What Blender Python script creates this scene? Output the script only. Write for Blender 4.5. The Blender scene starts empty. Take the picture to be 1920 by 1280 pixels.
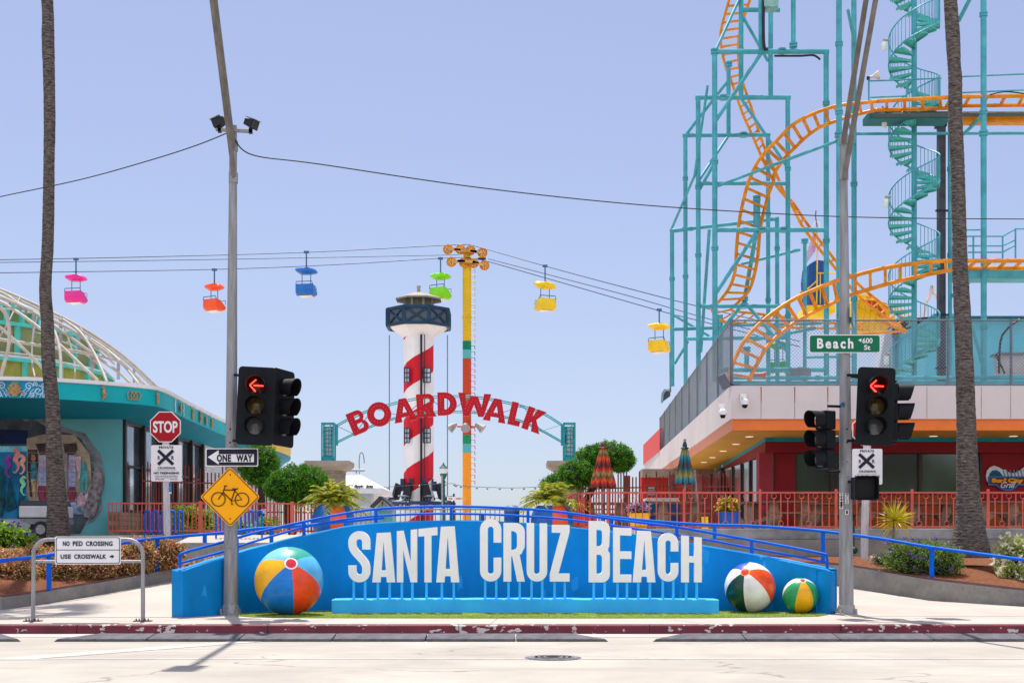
import bpy, math, random
from mathutils import Vector, Matrix
random.seed(7)
R = math.radians; PI = math.pi
C = bpy.context.scene.collection
sc = bpy.context.scene
# ---------------------------------------------------------------- camera, world, sun, exposure
F = 2400.0; HZ = 1012.0; EYE = 1.5
cd = bpy.data.cameras.new('camera'); cam = bpy.data.objects.new('camera', cd); C.objects.link(cam); sc.camera = cam
cam.location = (0, 0, EYE); cam.rotation_euler = (PI/2, 0, 0)
cd.sensor_width = 36; cd.lens = 36*F/1920; cd.shift_y = (HZ-640)/1920; cd.clip_start = .1; cd.clip_end = 8000
wd = bpy.data.worlds.new('World'); sc.world = wd; wd.use_nodes = True
nt = wd.node_tree; nt.nodes.clear()
out = nt.nodes.new('ShaderNodeOutputWorld'); bg = nt.nodes.new('ShaderNodeBackground'); sky = nt.nodes.new('ShaderNodeTexSky')
sky.sky_type = 'NISHITA'; sky.sun_disc = False
SX, SY, SZ = -.10, .405, 1.0
FILL_CLOUD = 4.2
SKYK = (2.7, 3.7, 5.2)
sky.sun_elevation = math.atan2(SZ, math.hypot(SX, SY)); sky.sun_rotation = math.atan2(SX, SY)
sky.air_density = 1.0; sky.dust_density = 0.6; sky.ozone_density = 2.2
# soft shoulder on the sky so that its bright horizon keeps its colour: c = s / (s/k + 1)
def vmath(op, a, b):
    n = nt.nodes.new('ShaderNodeVectorMath'); n.operation = op
    for i, v in enumerate((a, b)):
        if isinstance(v, tuple): n.inputs[i].default_value = v
        else: nt.links.new(v, n.inputs[i])
    return n.outputs[0]
pre = vmath('MULTIPLY', sky.outputs[0], (.84, .64, .67)); den = vmath('ADD', vmath('DIVIDE', pre, SKYK), (1, 1, 1)); comp = vmath('DIVIDE', pre, den)
bg.inputs[1].default_value = .15
# made-up bright cloud behind the camera, added to lift light on shaded fronts
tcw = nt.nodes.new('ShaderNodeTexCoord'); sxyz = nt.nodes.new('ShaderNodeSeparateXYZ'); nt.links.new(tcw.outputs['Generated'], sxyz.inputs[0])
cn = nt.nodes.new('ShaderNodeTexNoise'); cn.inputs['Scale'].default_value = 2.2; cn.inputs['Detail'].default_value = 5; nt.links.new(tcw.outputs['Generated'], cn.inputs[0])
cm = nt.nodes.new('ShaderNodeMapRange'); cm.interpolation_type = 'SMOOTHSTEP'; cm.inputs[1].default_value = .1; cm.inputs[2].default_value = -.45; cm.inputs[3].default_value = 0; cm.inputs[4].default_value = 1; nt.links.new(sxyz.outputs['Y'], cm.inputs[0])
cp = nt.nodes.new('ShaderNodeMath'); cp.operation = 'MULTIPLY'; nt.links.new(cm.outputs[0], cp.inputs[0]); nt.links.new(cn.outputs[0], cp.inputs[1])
cloud = vmath('MULTIPLY', (FILL_CLOUD*1.02, FILL_CLOUD, FILL_CLOUD*.98), (1, 1, 1)); cl2 = nt.nodes.new('ShaderNodeVectorMath'); cl2.operation = 'SCALE'; nt.links.new(cloud, cl2.inputs[0]); nt.links.new(cp.outputs[0], cl2.inputs['Scale'])
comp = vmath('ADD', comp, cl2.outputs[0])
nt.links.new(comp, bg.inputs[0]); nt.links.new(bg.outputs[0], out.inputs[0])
sl = bpy.data.lights.new('sun', 'SUN'); so = bpy.data.objects.new('sun', sl); C.objects.link(so)
sl.energy = 2.7; sl.angle = R(.5); sl.color = (1, .95, .88)
so.rotation_euler = Vector((SX, SY, SZ)).to_track_quat('Z', 'Y').to_euler(); so.location = (0, 0, 60)
sc.view_settings.view_transform = 'Standard'; sc.view_settings.look = 'None'; sc.view_settings.gamma = 1
sc.view_settings.exposure = 1.3
# ---------------------------------------------------------------- helpers
def P(px, py, D): return Vector(((px-960)/F*D, D, EYE+(HZ-py)/F*D))
def lin(c):
    if isinstance(c, str): c = [int(c[i:i+2], 16)/255 for i in (0, 2, 4)]; c = [x/12.92 if x <= .04045 else ((x+.055)/1.055)**2.4 for x in c]
    return tuple(c)
MATS = {}
def mat(name, col, rough=.6, metal=0, var=.12, scale=3, bump=0, bscale=40, col2=None, emit=None, spec=None, coat=0, grime=0, stretch=None, alpha=None):
    if name in MATS: return MATS[name]
    m = bpy.data.materials.new(name); m.use_nodes = True; t = m.node_tree; b = t.nodes['Principled BSDF']; N = t.nodes.new; L = t.links.new
    col = lin(col); c2 = lin(col2) if col2 else tuple(min(1, x*(1-var*1.6)) for x in col); c1 = tuple(min(1, x*(1+var)) for x in col) if not col2 else col
    tc = N('ShaderNodeTexCoord'); mp = N('ShaderNodeMapping'); L(tc.outputs['Object'], mp.inputs[0])
    if stretch: mp.inputs['Scale'].default_value = stretch
    nz = N('ShaderNodeTexNoise'); nz.inputs['Scale'].default_value = scale; nz.inputs['Detail'].default_value = 8; nz.inputs['Roughness'].default_value = .65
    L(mp.outputs[0], nz.inputs['Vector'])
    rp = N('ShaderNodeValToRGB'); rp.color_ramp.elements[0].position = .35; rp.color_ramp.elements[1].position = .66
    rp.color_ramp.elements[0].color = (*c2, 1); rp.color_ramp.elements[1].color = (*c1, 1); L(nz.outputs[0], rp.inputs[0])
    last = rp.outputs[0]
    if grime:
        n2 = N('ShaderNodeTexNoise'); n2.inputs['Scale'].default_value = scale*7; n2.inputs['Detail'].default_value = 10; n2.inputs['Roughness'].default_value = .75
        L(mp.outputs[0], n2.inputs['Vector']); r2 = N('ShaderNodeValToRGB'); r2.color_ramp.elements[0].position = .52; r2.color_ramp.elements[1].position = .78
        r2.color_ramp.elements[0].color = (0, 0, 0, 1); r2.color_ramp.elements[1].color = (grime, grime, grime, 1); L(n2.outputs[0], r2.inputs[0])
        mx = N('ShaderNodeMix'); mx.data_type = 'RGBA'; L(r2.outputs[0], mx.inputs[0]); L(last, mx.inputs[6]); mx.inputs[7].default_value = (*[x*.3+.015 for x in col], 1); last = mx.outputs[2]
    L(last, b.inputs['Base Color'])
    mr = N('ShaderNodeMapRange'); mr.inputs[3].default_value = max(.03, rough-.08); mr.inputs[4].default_value = min(1, rough+.12); L(nz.outputs[0], mr.inputs[0]); L(mr.outputs[0], b.inputs['Roughness'])
    b.inputs['Metallic'].default_value = metal
    b.inputs['Specular IOR Level'].default_value = .22 if spec is None else spec
    if coat: b.inputs['Coat Weight'].default_value = coat; b.inputs['Coat Roughness'].default_value = .08
    if bump:
        n3 = N('ShaderNodeTexNoise'); n3.inputs['Scale'].default_value = bscale; n3.inputs['Detail'].default_value = 6; L(mp.outputs[0], n3.inputs['Vector'])
        bp = N('ShaderNodeBump'); bp.inputs['Strength'].default_value = bump; bp.inputs['Distance'].default_value = .02; L(n3.outputs[0], bp.inputs['Height']); L(bp.outputs[0], b.inputs['Normal'])
    if emit: b.inputs['Emission Color'].default_value = (*lin(emit[0]), 1); b.inputs['Emission Strength'].default_value = emit[1]
    if alpha is not None: b.inputs['Alpha'].default_value = alpha
    MATS[name] = m; return m
def leafmat(name, cols, rough=.55, trans=.25):
    if name in MATS: return MATS[name]
    m = bpy.data.materials.new(name); m.use_nodes = True; t = m.node_tree; b = t.nodes['Principled BSDF']; N = t.nodes.new; L = t.links.new
    g = N('ShaderNodeNewGeometry'); rp = N('ShaderNodeValToRGB'); rp.color_ramp.interpolation = 'LINEAR'
    while len(rp.color_ramp.elements) < len(cols): rp.color_ramp.elements.new(.5)
    for i, c in enumerate(cols): rp.color_ramp.elements[i].position = i/(len(cols)-1); rp.color_ramp.elements[i].color = (*lin(c), 1)
    L(g.outputs['Random Per Island'], rp.inputs[0]); L(rp.outputs[0], b.inputs['Base Color']); b.inputs['Roughness'].default_value = rough
    b.inputs['Specular IOR Level'].default_value = .3
    tr = N('ShaderNodeBsdfTranslucent'); L(rp.outputs[0], tr.inputs[0]); ms = N('ShaderNodeMixShader'); ms.inputs[0].default_value = trans
    L(b.outputs[0], ms.inputs[1]); L(tr.outputs[0], ms.inputs[2]); L(ms.outputs[0], t.nodes['Material Output'].inputs[0])
    MATS[name] = m; return m
def woff(o):
    v = Vector((0, 0, 0))
    while o: v += o.location; o = o.parent
    return v
def props(o, label=None, cat=None, group=None, kind=None):
    if label: o['label'] = label
    if cat: o['category'] = cat
    if group: o['group'] = group
    if kind: o['kind'] = kind
    return o
def thing(name, label, cat, loc=(0, 0, 0), rz=0, group=None, rx=0):
    o = bpy.data.objects.new(name, None); o.empty_display_size = .2; C.objects.link(o); o.location = loc; o.rotation_euler = (rx, 0, rz)
    return props(o, label, cat, group)
class MB:
    def __init__(s): s.v = []; s.f = []; s.m = []; s.k = 0
    def add(s, vs, fs):
        n = len(s.v); s.v += [tuple(v) for v in vs]
        for f in fs: s.f.append([i+n for i in f]); s.m.append(s.k)
        return s
    def box(s, x0, x1, y0, y1, z0, z1):
        return s.add([(x, y, z) for z in (z0, z1) for y in (y0, y1) for x in (x0, x1)], [(0, 2, 3, 1), (4, 5, 7, 6), (0, 1, 5, 4), (2, 6, 7, 3), (0, 4, 6, 2), (1, 3, 7, 5)])
    def pbox(s, px0, px1, py0, py1, D, d):   # front-facing box given by photo px at depth D, d deep
        a = P(px0, py1, D); b = P(px1, py0, D); return s.box(a.x, b.x, D, D+d, a.z, b.z)
    def bar(s, p, q, w, h=None, up=(0, 0, 1)):
        p = Vector(p); q = Vector(q); h = h or w; d = (q-p).normalized(); u = Vector(up)
        if abs(d.dot(u)) > .98: u = Vector((0, 1, 0))
        a = d.cross(u).normalized()*w/2; b = a.cross(d).normalized()*h/2
        return s.add([p-a-b, p+a-b, p+a+b, p-a+b, q-a-b, q+a-b, q+a+b, q-a+b], [(3, 2, 1, 0), (4, 5, 6, 7), (0, 1, 5, 4), (1, 2, 6, 5), (2, 3, 7, 6), (3, 0, 4, 7)])
    def tube(s, pts, r, n=8, caps=True, closed=False):
        pts = [Vector(p) for p in pts]; k = len(pts); rs = r if isinstance(r, (list, tuple)) else [r]*k
        vs = []; prev = None
        for i, p in enumerate(pts):
            if closed: d = (pts[(i+1) % k]-pts[i-1]).normalized()
            else: d = (pts[min(i+1, k-1)]-pts[max(i-1, 0)]).normalized()
            if prev is None:
                a = Vector((0, 0, 1)) if abs(d.z) < .9 else Vector((0, 1, 0)); a = (a-d*a.dot(d)).normalized()
            else:
                a = prev-d*prev.dot(d); a = a.normalized() if a.length > 1e-6 else prev
            prev = a; b = d.cross(a)
            for j in range(n): t = 2*PI*j/n; vs.append(p+(a*math.cos(t)+b*math.sin(t))*rs[i])
        fs = []
        for i in range(k if closed else k-1):
            i2 = (i+1) % k
            for j in range(n): fs.append((i*n+j, i*n+(j+1) % n, i2*n+(j+1) % n, i2*n+j))
        if caps and not closed: fs.append(tuple(range(n))[::-1]); fs.append(tuple((k-1)*n+j for j in range(n)))
        return s.add(vs, fs)
    def prism(s, poly, y0, y1):      # polygon in XZ
        n = len(poly); vs = [(x, y0, z) for x, z in poly]+[(x, y1, z) for x, z in poly]
        A = sum(poly[i][0]*poly[(i+1) % n][1]-poly[(i+1) % n][0]*poly[i][1] for i in range(n))
        fs = [tuple(range(n)), tuple(range(2*n-1, n-1, -1))]+[(i, i+n, (i+1) % n+n, (i+1) % n) for i in range(n)]
        if A < 0: fs = [f[::-1] for f in fs]
        return s.add(vs, fs)
    def pprism(s, pts, D, d): return s.prism([(P(x, y, D).x, P(x, y, D).z) for x, y in pts], D, D+d)
    def slab(s, poly, z0, z1):       # polygon in XY
        n = len(poly); vs = [(x, y, z0) for x, y in poly]+[(x, y, z1) for x, y in poly]
        A = sum(poly[i][0]*poly[(i+1) % n][1]-poly[(i+1) % n][0]*poly[i][1] for i in range(n))
        fs = [tuple(range(n))[::-1], tuple(range(n, 2*n))]+[(i, (i+1) % n, (i+1) % n+n, i+n) for i in range(n)]
        if A < 0: fs = [f[::-1] for f in fs]
        return s.add(vs, fs)
    def lathe(s, prof, c=(0, 0, 0), n=24, a0=0, a1=2*PI, sx=1, sy=1):
        c = Vector(c); full = abs(a1-a0-2*PI) < 1e-6; m = n if full else n+1; vs = []
        for r, z in prof:
            for j in range(m): t = a0+(a1-a0)*j/n; vs.append((c.x+r*math.cos(t)*sx, c.y+r*math.sin(t)*sy, c.z+z))
        fs = []
        for i in range(len(prof)-1):
            for j in range(n): j2 = (j+1) % m; fs.append((i*m+j, i*m+j2, (i+1)*m+j2, (i+1)*m+j))
        if full:
            if prof[0][0] > 1e-4: fs.append(tuple(range(m))[::-1])
            if prof[-1][0] > 1e-4: fs.append(tuple((len(prof)-1)*m+j for j in range(m)))
        return s.add(vs, fs)
    def ball(s, c, r, n=16, sx=1, sy=1, sz=1):
        return s.lathe([(max(1e-5, r*math.cos(t)), r*math.sin(t)*sz) for t in [(-90+180*i/(n//2))*PI/180 for i in range(n//2+1)]], c, n, sx=sx, sy=sy)
    def disc(s, c, r, axis='y', d=.02, n=20, r2=None):
        a = Vector(c); e = Vector((0, d, 0)) if axis == 'y' else Vector((0, 0, d)) if axis == 'z' else Vector((d, 0, 0))
        return s.tube([a, a+e], [r, r2 if r2 is not None else r], n)
    def strip(s, rows):              # grid of rows of points
        k = len(rows[0]); vs = [p for r in rows for p in r]; fs = []
        for i in range(len(rows)-1):
            for j in range(k-1): fs.append((i*k+j, i*k+j+1, (i+1)*k+j+1, (i+1)*k+j))
        return s.add(vs, fs)
    def build(s, name, m, parent=None, label=None, cat=None, group=None, kind=None, local=False, smooth=None, bevel=0, xf=None):
        me = bpy.data.meshes.new(name); vs = s.v
        if xf is not None: vs = [xf @ Vector(v) for v in vs]
        o = bpy.data.objects.new(name, me); C.objects.link(o)
        if parent:
            o.parent = parent
            if not local: w = woff(parent); vs = [(v[0]-w.x, v[1]-w.y, v[2]-w.z) for v in vs]
        elif not local and kind is None:
            xs = [v[0] for v in vs]; ys = [v[1] for v in vs]; b = Vector(((min(xs)+max(xs))/2, (min(ys)+max(ys))/2, min(v[2] for v in vs)))
            o.location = b; vs = [(v[0]-b.x, v[1]-b.y, v[2]-b.z) for v in vs]
        me.from_pydata([tuple(v) for v in vs], [], s.f)
        for q in (m if isinstance(m, (list, tuple)) else [m]): me.materials.append(q)
        if max(s.m, default=0) > 0: me.polygons.foreach_set('material_index', s.m)
        me.update()
        if smooth is not None:
            me.polygons.foreach_set('use_smooth', [True]*len(me.polygons))
            try: me.set_sharp_from_angle(angle=R(smooth))
            except Exception: pass
        if bevel:
            bv = o.modifiers.new('bevel', 'BEVEL'); bv.width = bevel; bv.segments = 2; bv.limit_method = 'ANGLE'; bv.harden_normals = False
        return props(o, label, cat, group, kind)
def tagm(o, label, cat, group=None): return props(o, label, cat, group)
def copytree(o, parent=None):
    c = o.copy(); C.objects.link(c)
    if parent: c.parent = parent
    for ch in [x for x in bpy.data.objects if x.parent == o]: copytree(ch, c)
    return c
def interp(tab, x):
    if x <= tab[0][0]: return tab[0][1]
    for (a, u), (b, v) in zip(tab, tab[1:]):
        if x <= b: return u+(v-u)*(x-a)/(b-a)
    return tab[-1][1]
def smoothpath(pts, n=6):
    pts = [Vector(p) for p in pts]; o = []
    for i in range(len(pts)-1):
        p0 = pts[max(i-1, 0)]; p1 = pts[i]; p2 = pts[i+1]; p3 = pts[min(i+2, len(pts)-1)]
        for j in range(n):
            t = j/n; o.append(.5*((2*p1)+(-p0+p2)*t+(2*p0-5*p1+4*p2-p3)*t*t+(-p0+3*p1-3*p2+p3)*t**3))
    o.append(pts[-1]); return o
def arc(cx, cy, r, a0, a1, n=12, ry=None):
    ry = r if ry is None else ry; return [(cx+r*math.cos(R(a0+(a1-a0)*i/n)), cy+ry*math.sin(R(a0+(a1-a0)*i/n))) for i in range(n+1)]
def bez(p0, p1, p2, p3, n=12): return [tuple((1-t)**3*a+3*(1-t)**2*t*b+3*(1-t)*t*t*c+t**3*d for a, b, c, d in zip(p0, p1, p2, p3)) for t in [i/n for i in range(n+1)]]
def stroke(path, t):                 # closed outline round a centreline
    pts = [Vector((*p, 0)) for p in path]; pp = [pts[0]]
    for p in pts[1:]:
        if (p-pp[-1]).length > 1e-5: pp.append(p)
    Lf = []; Rt = []
    for i, p in enumerate(pp):
        d = (pp[min(i+1, len(pp)-1)]-pp[max(i-1, 0)]).normalized(); nrm = Vector((-d.y, d.x, 0))*t/2; Lf.append(p+nrm); Rt.append(p-nrm)
    return [(v.x, v.y) for v in Lf+Rt[::-1]]
def flat_mesh(loops, depth, name='glyph', offset=0):
    cu = bpy.data.curves.new(name, 'CURVE'); cu.dimensions = '2D'; cu.fill_mode = 'BOTH'; cu.extrude = depth/2
    for lp in loops:
        sp = cu.splines.new('POLY'); sp.points.add(len(lp)-1)
        for i, (x, y) in enumerate(lp): sp.points[i].co = (x, y, 0, 1)
        sp.use_cyclic_u = True
    return curve_to_mesh(cu)
def curve_to_mesh(cu):
    o = bpy.data.objects.new('tmp', cu); C.objects.link(o); dg = bpy.context.evaluated_depsgraph_get(); dg.update()
    me = bpy.data.meshes.new_from_object(o.evaluated_get(dg)); bpy.data.objects.remove(o)
    vs = [v.co.copy() for v in me.vertices]; fs = [tuple(p.vertices) for p in me.polygons]; bpy.data.meshes.remove(me); bpy.data.curves.remove(cu)
    return vs, fs
def glyph_into(mb, loops, depth, fn):  # fn maps Vector(x,y,z) local -> world
    vs, fs = flat_mesh(loops, depth); mb.add([fn(v) for v in vs], fs)
def text_into(mb, body, x0, x1, z0, z1, y, depth=.004, bold=0, space=1, slant=0, xf=None):
    cu = bpy.data.curves.new('t', 'FONT'); cu.body = body; cu.size = 1; cu.extrude = .01; cu.offset = bold; cu.space_character = space; cu.shear = slant; cu.resolution_u = 4
    vs, fs = curve_to_mesh(cu)
    ax = min(v.x for v in vs); bx = max(v.x for v in vs); ay = min(v.y for v in vs); by = max(v.y for v in vs)
    o = [Vector((x0+(v.x-ax)/(bx-ax)*(x1-x0), y+(-depth if v.z > 0 else 0), z0+(v.y-ay)/(by-ay)*(z1-z0))) for v in vs]
    if xf is not None: o = [xf @ v for v in o]
    mb.add(o, fs); return mb
def ptext(mb, body, px0, px1, py0, py1, D, **k):
    a = P(px0, py1, D); b = P(px1, py0, D); return text_into(mb, body, a.x, b.x, a.z, b.z, D, **k)
def leaves(mb, c, rad, n, size, flat=False, shell=.55, bias=0, asp=1.8):   # little leaf quads through an ellipsoid
    c = Vector(c)
    for _ in range(n):
        while True:
            d = Vector((random.gauss(0, 1), random.gauss(0, 1), random.gauss(0, 1)))
            if d.length > .1: break
        d.normalize(); r = shell+(1-shell)*random.random()**.6
        p = c+Vector((d.x*rad[0], d.y*rad[1], d.z*rad[2]))*r
        leaf(mb, p, size*random.uniform(.6, 1.3), d, asp)
def leaf(mb, p, s, d, asp=1.8):
    u = Vector((random.gauss(0, 1), random.gauss(0, 1), random.gauss(0, 1))).normalized(); u = (u+d*.8).normalized()
    w = u.cross(Vector((random.gauss(0, 1), random.gauss(0, 1), random.gauss(0, 1)))).normalized()
    L = u*s*asp/2; W = w*s/2
    mb.add([p-L, p+W, p+L, p-W], [(0, 1, 2, 3)])
# ---------------------------------------------------------------- palette
M_conc = mat('pale_concrete', (.52, .47, .41), .85, var=.10, scale=.6, bump=.15, bscale=60, grime=.25)
M_walk = mat('sidewalk_concrete', (.42, .37, .32), .85, var=.07, scale=.5, bump=.1, bscale=80, grime=.12)
M_wallc = mat('weathered_concrete', (.30, .28, .25), .9, var=.25, scale=1.3, bump=.3, bscale=30, grime=.7, col2=(.19, .18, .165))
M_blue = mat('wall_blue_paint', (.0, .235, .60), .6, spec=.15, var=.14, scale=.9, bump=.12, bscale=25, grime=.16, stretch=(1, 1, .45))
M_benchblue = mat('light_blue_paint', (.045, .47, .95), .55, var=.08, scale=1.5, grime=.12)
M_rail = mat('rail_blue', (.0, .115, .62), .5, var=.1, scale=4, spec=.12)
M_white = mat('letter_white', (.88, .85, .83), .5, var=.03, scale=2)
M_galv = mat('galvanised_steel', (.30, .30, .31), .45, metal=.35, var=.15, scale=3, grime=.25, stretch=(6, 6, 1))
M_pole = mat('grey_pole_paint', (.28, .275, .28), .5, metal=.2, var=.18, scale=2, grime=.3, stretch=(8, 8, .8))
M_black = mat('black_signal_paint', (.005, .006, .009), .6, spec=.2, var=.3, scale=6, grime=.2)
M_blackr = mat('black_rubber', (.10, .095, .105), .75, var=.25, scale=5, bump=.2, bscale=80, grime=.3)
M_signw = mat('sign_white', (.76, .74, .74), .45, var=.04, scale=3)
M_ink = mat('sign_black', (.012, .015, .03), .5, var=.1)
M_teal = mat('coaster_teal', (.07, .36, .42), .4, var=.16, scale=1.5, grime=.3)
M_orange = mat('track_orange', (.76, .26, .008), .4, var=.2, scale=2, grime=.35)
M_salmon = mat('salmon_fence', (.60, .12, .08), .5, var=.12, scale=3, grime=.15)
M_rust = mat('dark_red_fence', (.22, .05, .04), .6, var=.2, scale=4)
M_dark = mat('dark_metal', (.02, .02, .025), .5, var=.2)
M_glass = mat('dark_window_glass', (.03, .045, .055), .06, var=.3, scale=.5, spec=.9)
# ================================================================ GROUND, ROAD, KERB, RAMP
M_road = mat('road_surface', (.40, .365, .315), .9, var=.11, scale=.5, bump=.35, bscale=120, grime=.10)
def bumpy_cracks():
    m = M_road; t = m.node_tree; N = t.nodes.new; L = t.links.new; b = t.nodes['Principled BSDF']
    src = b.inputs['Base Color'].links[0].from_socket
    tc = N('ShaderNodeTexCoord'); mp = N('ShaderNodeMapping'); mp.inputs['Scale'].default_value = (.11, .22, 1); L(tc.outputs['Object'], mp.inputs[0])
    w = N('ShaderNodeTexNoise'); w.inputs['Scale'].default_value = 2; w.inputs['Detail'].default_value = 6; L(mp.outputs[0], w.inputs[0])
    ad = N('ShaderNodeMix'); ad.data_type = 'RGBA'; ad.blend_type = 'ADD'; ad.inputs[0].default_value = .5; L(mp.outputs[0], ad.inputs[6]); L(w.outputs[1], ad.inputs[7])
    v = N('ShaderNodeTexVoronoi'); v.feature = 'DISTANCE_TO_EDGE'; v.inputs['Scale'].default_value = 1.2; L(ad.outputs[2], v.inputs['Vector'])
    r = N('ShaderNodeMapRange'); r.inputs[1].default_value = 0; r.inputs[2].default_value = .005; r.inputs[3].default_value = .75; r.inputs[4].default_value = 0; L(v.outputs['Distance'], r.inputs[0])
    sp = N('ShaderNodeTexNoise'); sp.inputs['Scale'].default_value = 120; L(tc.outputs['Object'], sp.inputs[0])
    r2 = N('ShaderNodeMapRange'); r2.inputs[1].default_value = .5; r2.inputs[2].default_value = .72; r2.inputs[3].default_value = 0; r2.inputs[4].default_value = .6; L(sp.outputs[0], r2.inputs[0])
    m1 = N('ShaderNodeMix'); m1.data_type = 'RGBA'; L(r.outputs[0], m1.inputs[0]); L(src, m1.inputs[6]); m1.inputs[7].default_value = (.16, .13, .11, 1)
    m2 = N('ShaderNodeMix'); m2.data_type = 'RGBA'; L(r2.outputs[0], m2.inputs[0]); L(m1.outputs[2], m2.inputs[6]); m2.inputs[7].default_value = (.30, .27, .24, 1)
    L(m2.outputs[2], b.inputs['Base Color'])
bumpy_cracks()
M_ground = mat('packed_ground', (.35, .31, .27), .95, var=.1, scale=.1)
MB().box(-900, 900, -300, 130, -.6, -.03).build('ground', M_ground, kind='structure')
M_sea = mat('sea_water', (.05, .12, .16), .25, var=.2, scale=.05, bump=.3, bscale=.6)
MB().box(-4000, 4000, 130, 6000, -3, -.35).build('sea', M_sea, kind='structure')
MB().box(-60, 60, -16, 20.45, -.3, 0).build('road', M_road, kind='structure')
MB().box(-60, 60, 19.75, 20.45, .001, .006).build('gutter', mat('gutter_concrete', (.42, .39, .355), .85, var=.1, scale=1.2, grime=.3, stretch=(.3, 1, 1)), kind='structure')
# kerb with chipped dark red paint
mk = mat('chipped_red_kerb', (.135, .02, .032), .55, var=.2, scale=2, bump=.3, bscale=60)
def chips(m, scale, th, col, stretch):
    t = m.node_tree; N = t.nodes.new; L = t.links.new; b = t.nodes['Principled BSDF']; src = b.inputs['Base Color'].links[0].from_socket
    tc = N('ShaderNodeTexCoord'); mp = N('ShaderNodeMapping'); mp.inputs['Scale'].default_value = stretch; L(tc.outputs['Object'], mp.inputs[0])
    n = N('ShaderNodeTexNoise'); n.inputs['Scale'].default_value = scale; n.inputs['Detail'].default_value = 5; n.inputs['Roughness'].default_value = .55; L(mp.outputs[0], n.inputs[0])
    n2 = N('ShaderNodeTexNoise'); n2.inputs['Scale'].default_value = scale*.12; n2.inputs['Detail'].default_value = 2; L(mp.outputs[0], n2.inputs[0])
    ad = N('ShaderNodeMath'); ad.operation = 'MULTIPLY_ADD'; L(n2.outputs[0], ad.inputs[0]); ad.inputs[1].default_value = .55; L(n.outputs[0], ad.inputs[2])
    r = N('ShaderNodeMapRange'); r.inputs[1].default_value = th; r.inputs[2].default_value = th+.012; L(ad.outputs[0], r.inputs[0])
    mx = N('ShaderNodeMix'); mx.data_type = 'RGBA'; L(r.outputs[0], mx.inputs[0]); L(src, mx.inputs[6]); mx.inputs[7].default_value = (*col, 1); L(mx.outputs[2], b.inputs['Base Color'])
chips(mk, 6.5, .893, (.42, .38, .36), (1, 1, 1.6))
chips(M_road, 1.1, .86, (.345, .315, .27), (.10, 1.5, 1))
k = MB(); xs = [-40]+[-13.05+i*3.05 for i in range(10)]+[40]
for a, b_ in zip(xs, xs[1:]):
    y0 = 20.45; k.strip([[(x, y0-.02, 0), (x, y0, .125), (x, y0+.025, .148), (x, y0+.16, .152)] for x in (b_-.006, a+.006)])
    k.strip([[(x, y0+.16, .152), (x, y0+.17, -.1)] for x in (b_-.006, a+.006)])
k.box(-40, 40, 20.47, 20.6, -.1, .12)
k.build('kerb', mk, kind='structure', smooth=50)
def rampz(x): return interp([(-9.7, .15), (-8.8, .32), (-7.7, .57), (-4, 1.05), (-2, 1.25), (2, 1.25), (4, 1.0), (7.73, .40), (8.87, .21), (10.36, .15)], x)
rearpts = [(-40, 23.2), (-12, 23.4), (-9.72, 24.3), (-9.4, 25.2), (-8.8, 27), (-7.7, 29), (-6, 30), (-3, 30.6), (0, 30.8), (3, 30.6), (6, 29.9), (7.73, 29), (8.87, 27.3), (10.36, 25.9), (12, 25.4), (40, 25.2)]
def reary(x): return interp(rearpts, x)
WALL = [(322, 22.5), (343, 22.3), (400, 22.9), (450, 23.5), (500, 24), (560, 24.4), (620, 24.6), (705, 24.8), (800, 24.9), (960, 25), (1060, 24.95), (1150, 24.9), (1300, 24.7), (1400, 24.45), (1450, 24.25), (1530, 23.6), (1557, 23.35), (1566, 23.55)]
WTOP = [(322, 1067), (343, 1071), (400, 1052), (445, 1039), (480, 1028), (570, 1003), (649, 985), (705, 979), (761, 976.6), (840, 974.7), (912, 975), (990, 980), (1060, 986), (1129, 993), (1200, 1001), (1316, 1021), (1409, 1037), (1549, 1066), (1557, 1069), (1566, 1070)]
wallxy = [(P(x, 0, d).x, d) for x, d in WALL]
def wally(x): return interp(wallxy, x)
sw = MB(); sw.box(-40, 40, 20.63, 26.5, -.2, .15)
sw.build('sidewalk', M_walk, kind='structure')
j = MB()                                                # tooled joints
for x0, x1 in [(-6.15, -5.3), (-3.45, -3.05), (-.35, -.25), (3.1, 2.55), (6.6, 5.6), (-9.6, -8.8), (9.4, 8.6)]: j.add([(x0, 20.64, .1535), (x0+.012, 20.64, .1535), (x1+.012, 22.2, .1535), (x1, 22.2, .1535)], [(0, 1, 2, 3)])
j.box(-13, -5.95, 22.36, 22.375, .15, .153)
j.build('sidewalk_joints', mat('joint_dark', (.2, .17, .14), .9), kind='structure')  # joints drawn as flat strips in a darker concrete tone
rows = []
for x in [-13, -12, -11, -10, -9.4, -8.8, -8.2, -7.7, -7, -6.6, -6.2, -5.95]: rows.append([(x, 22.4+(reary(x)-22.4)*t, .154+(rampz(x)-.15)*t**1.3) for t in [i/8 for i in range(9)]])
rr = MB().strip([r[::-1] for r in rows])
rows = []
for x in [5.93, 6.2, 6.6, 7, 7.73, 8.3, 8.87, 9.6, 10.36, 11, 12, 14]: rows.append([(x, 22.6+(reary(x)-22.6)*t, .154+(rampz(x)-.15)*t**1.3) for t in [i/8 for i in range(9)]])
rr.strip([r[::-1] for r in rows])
rows = []
for i in range(25):
    x = -5.92+i*11.84/24; y0 = wally(x)+.2; rows.append([(x, y0+(reary(x)-y0)*t, .15+(rampz(x)-.15)*(.75+.25*t)) for t in (0, .5, 1)])
rr.strip([r[::-1] for r in rows]); rr.build('ramp_path', M_walk, kind='structure', smooth=30)
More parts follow.
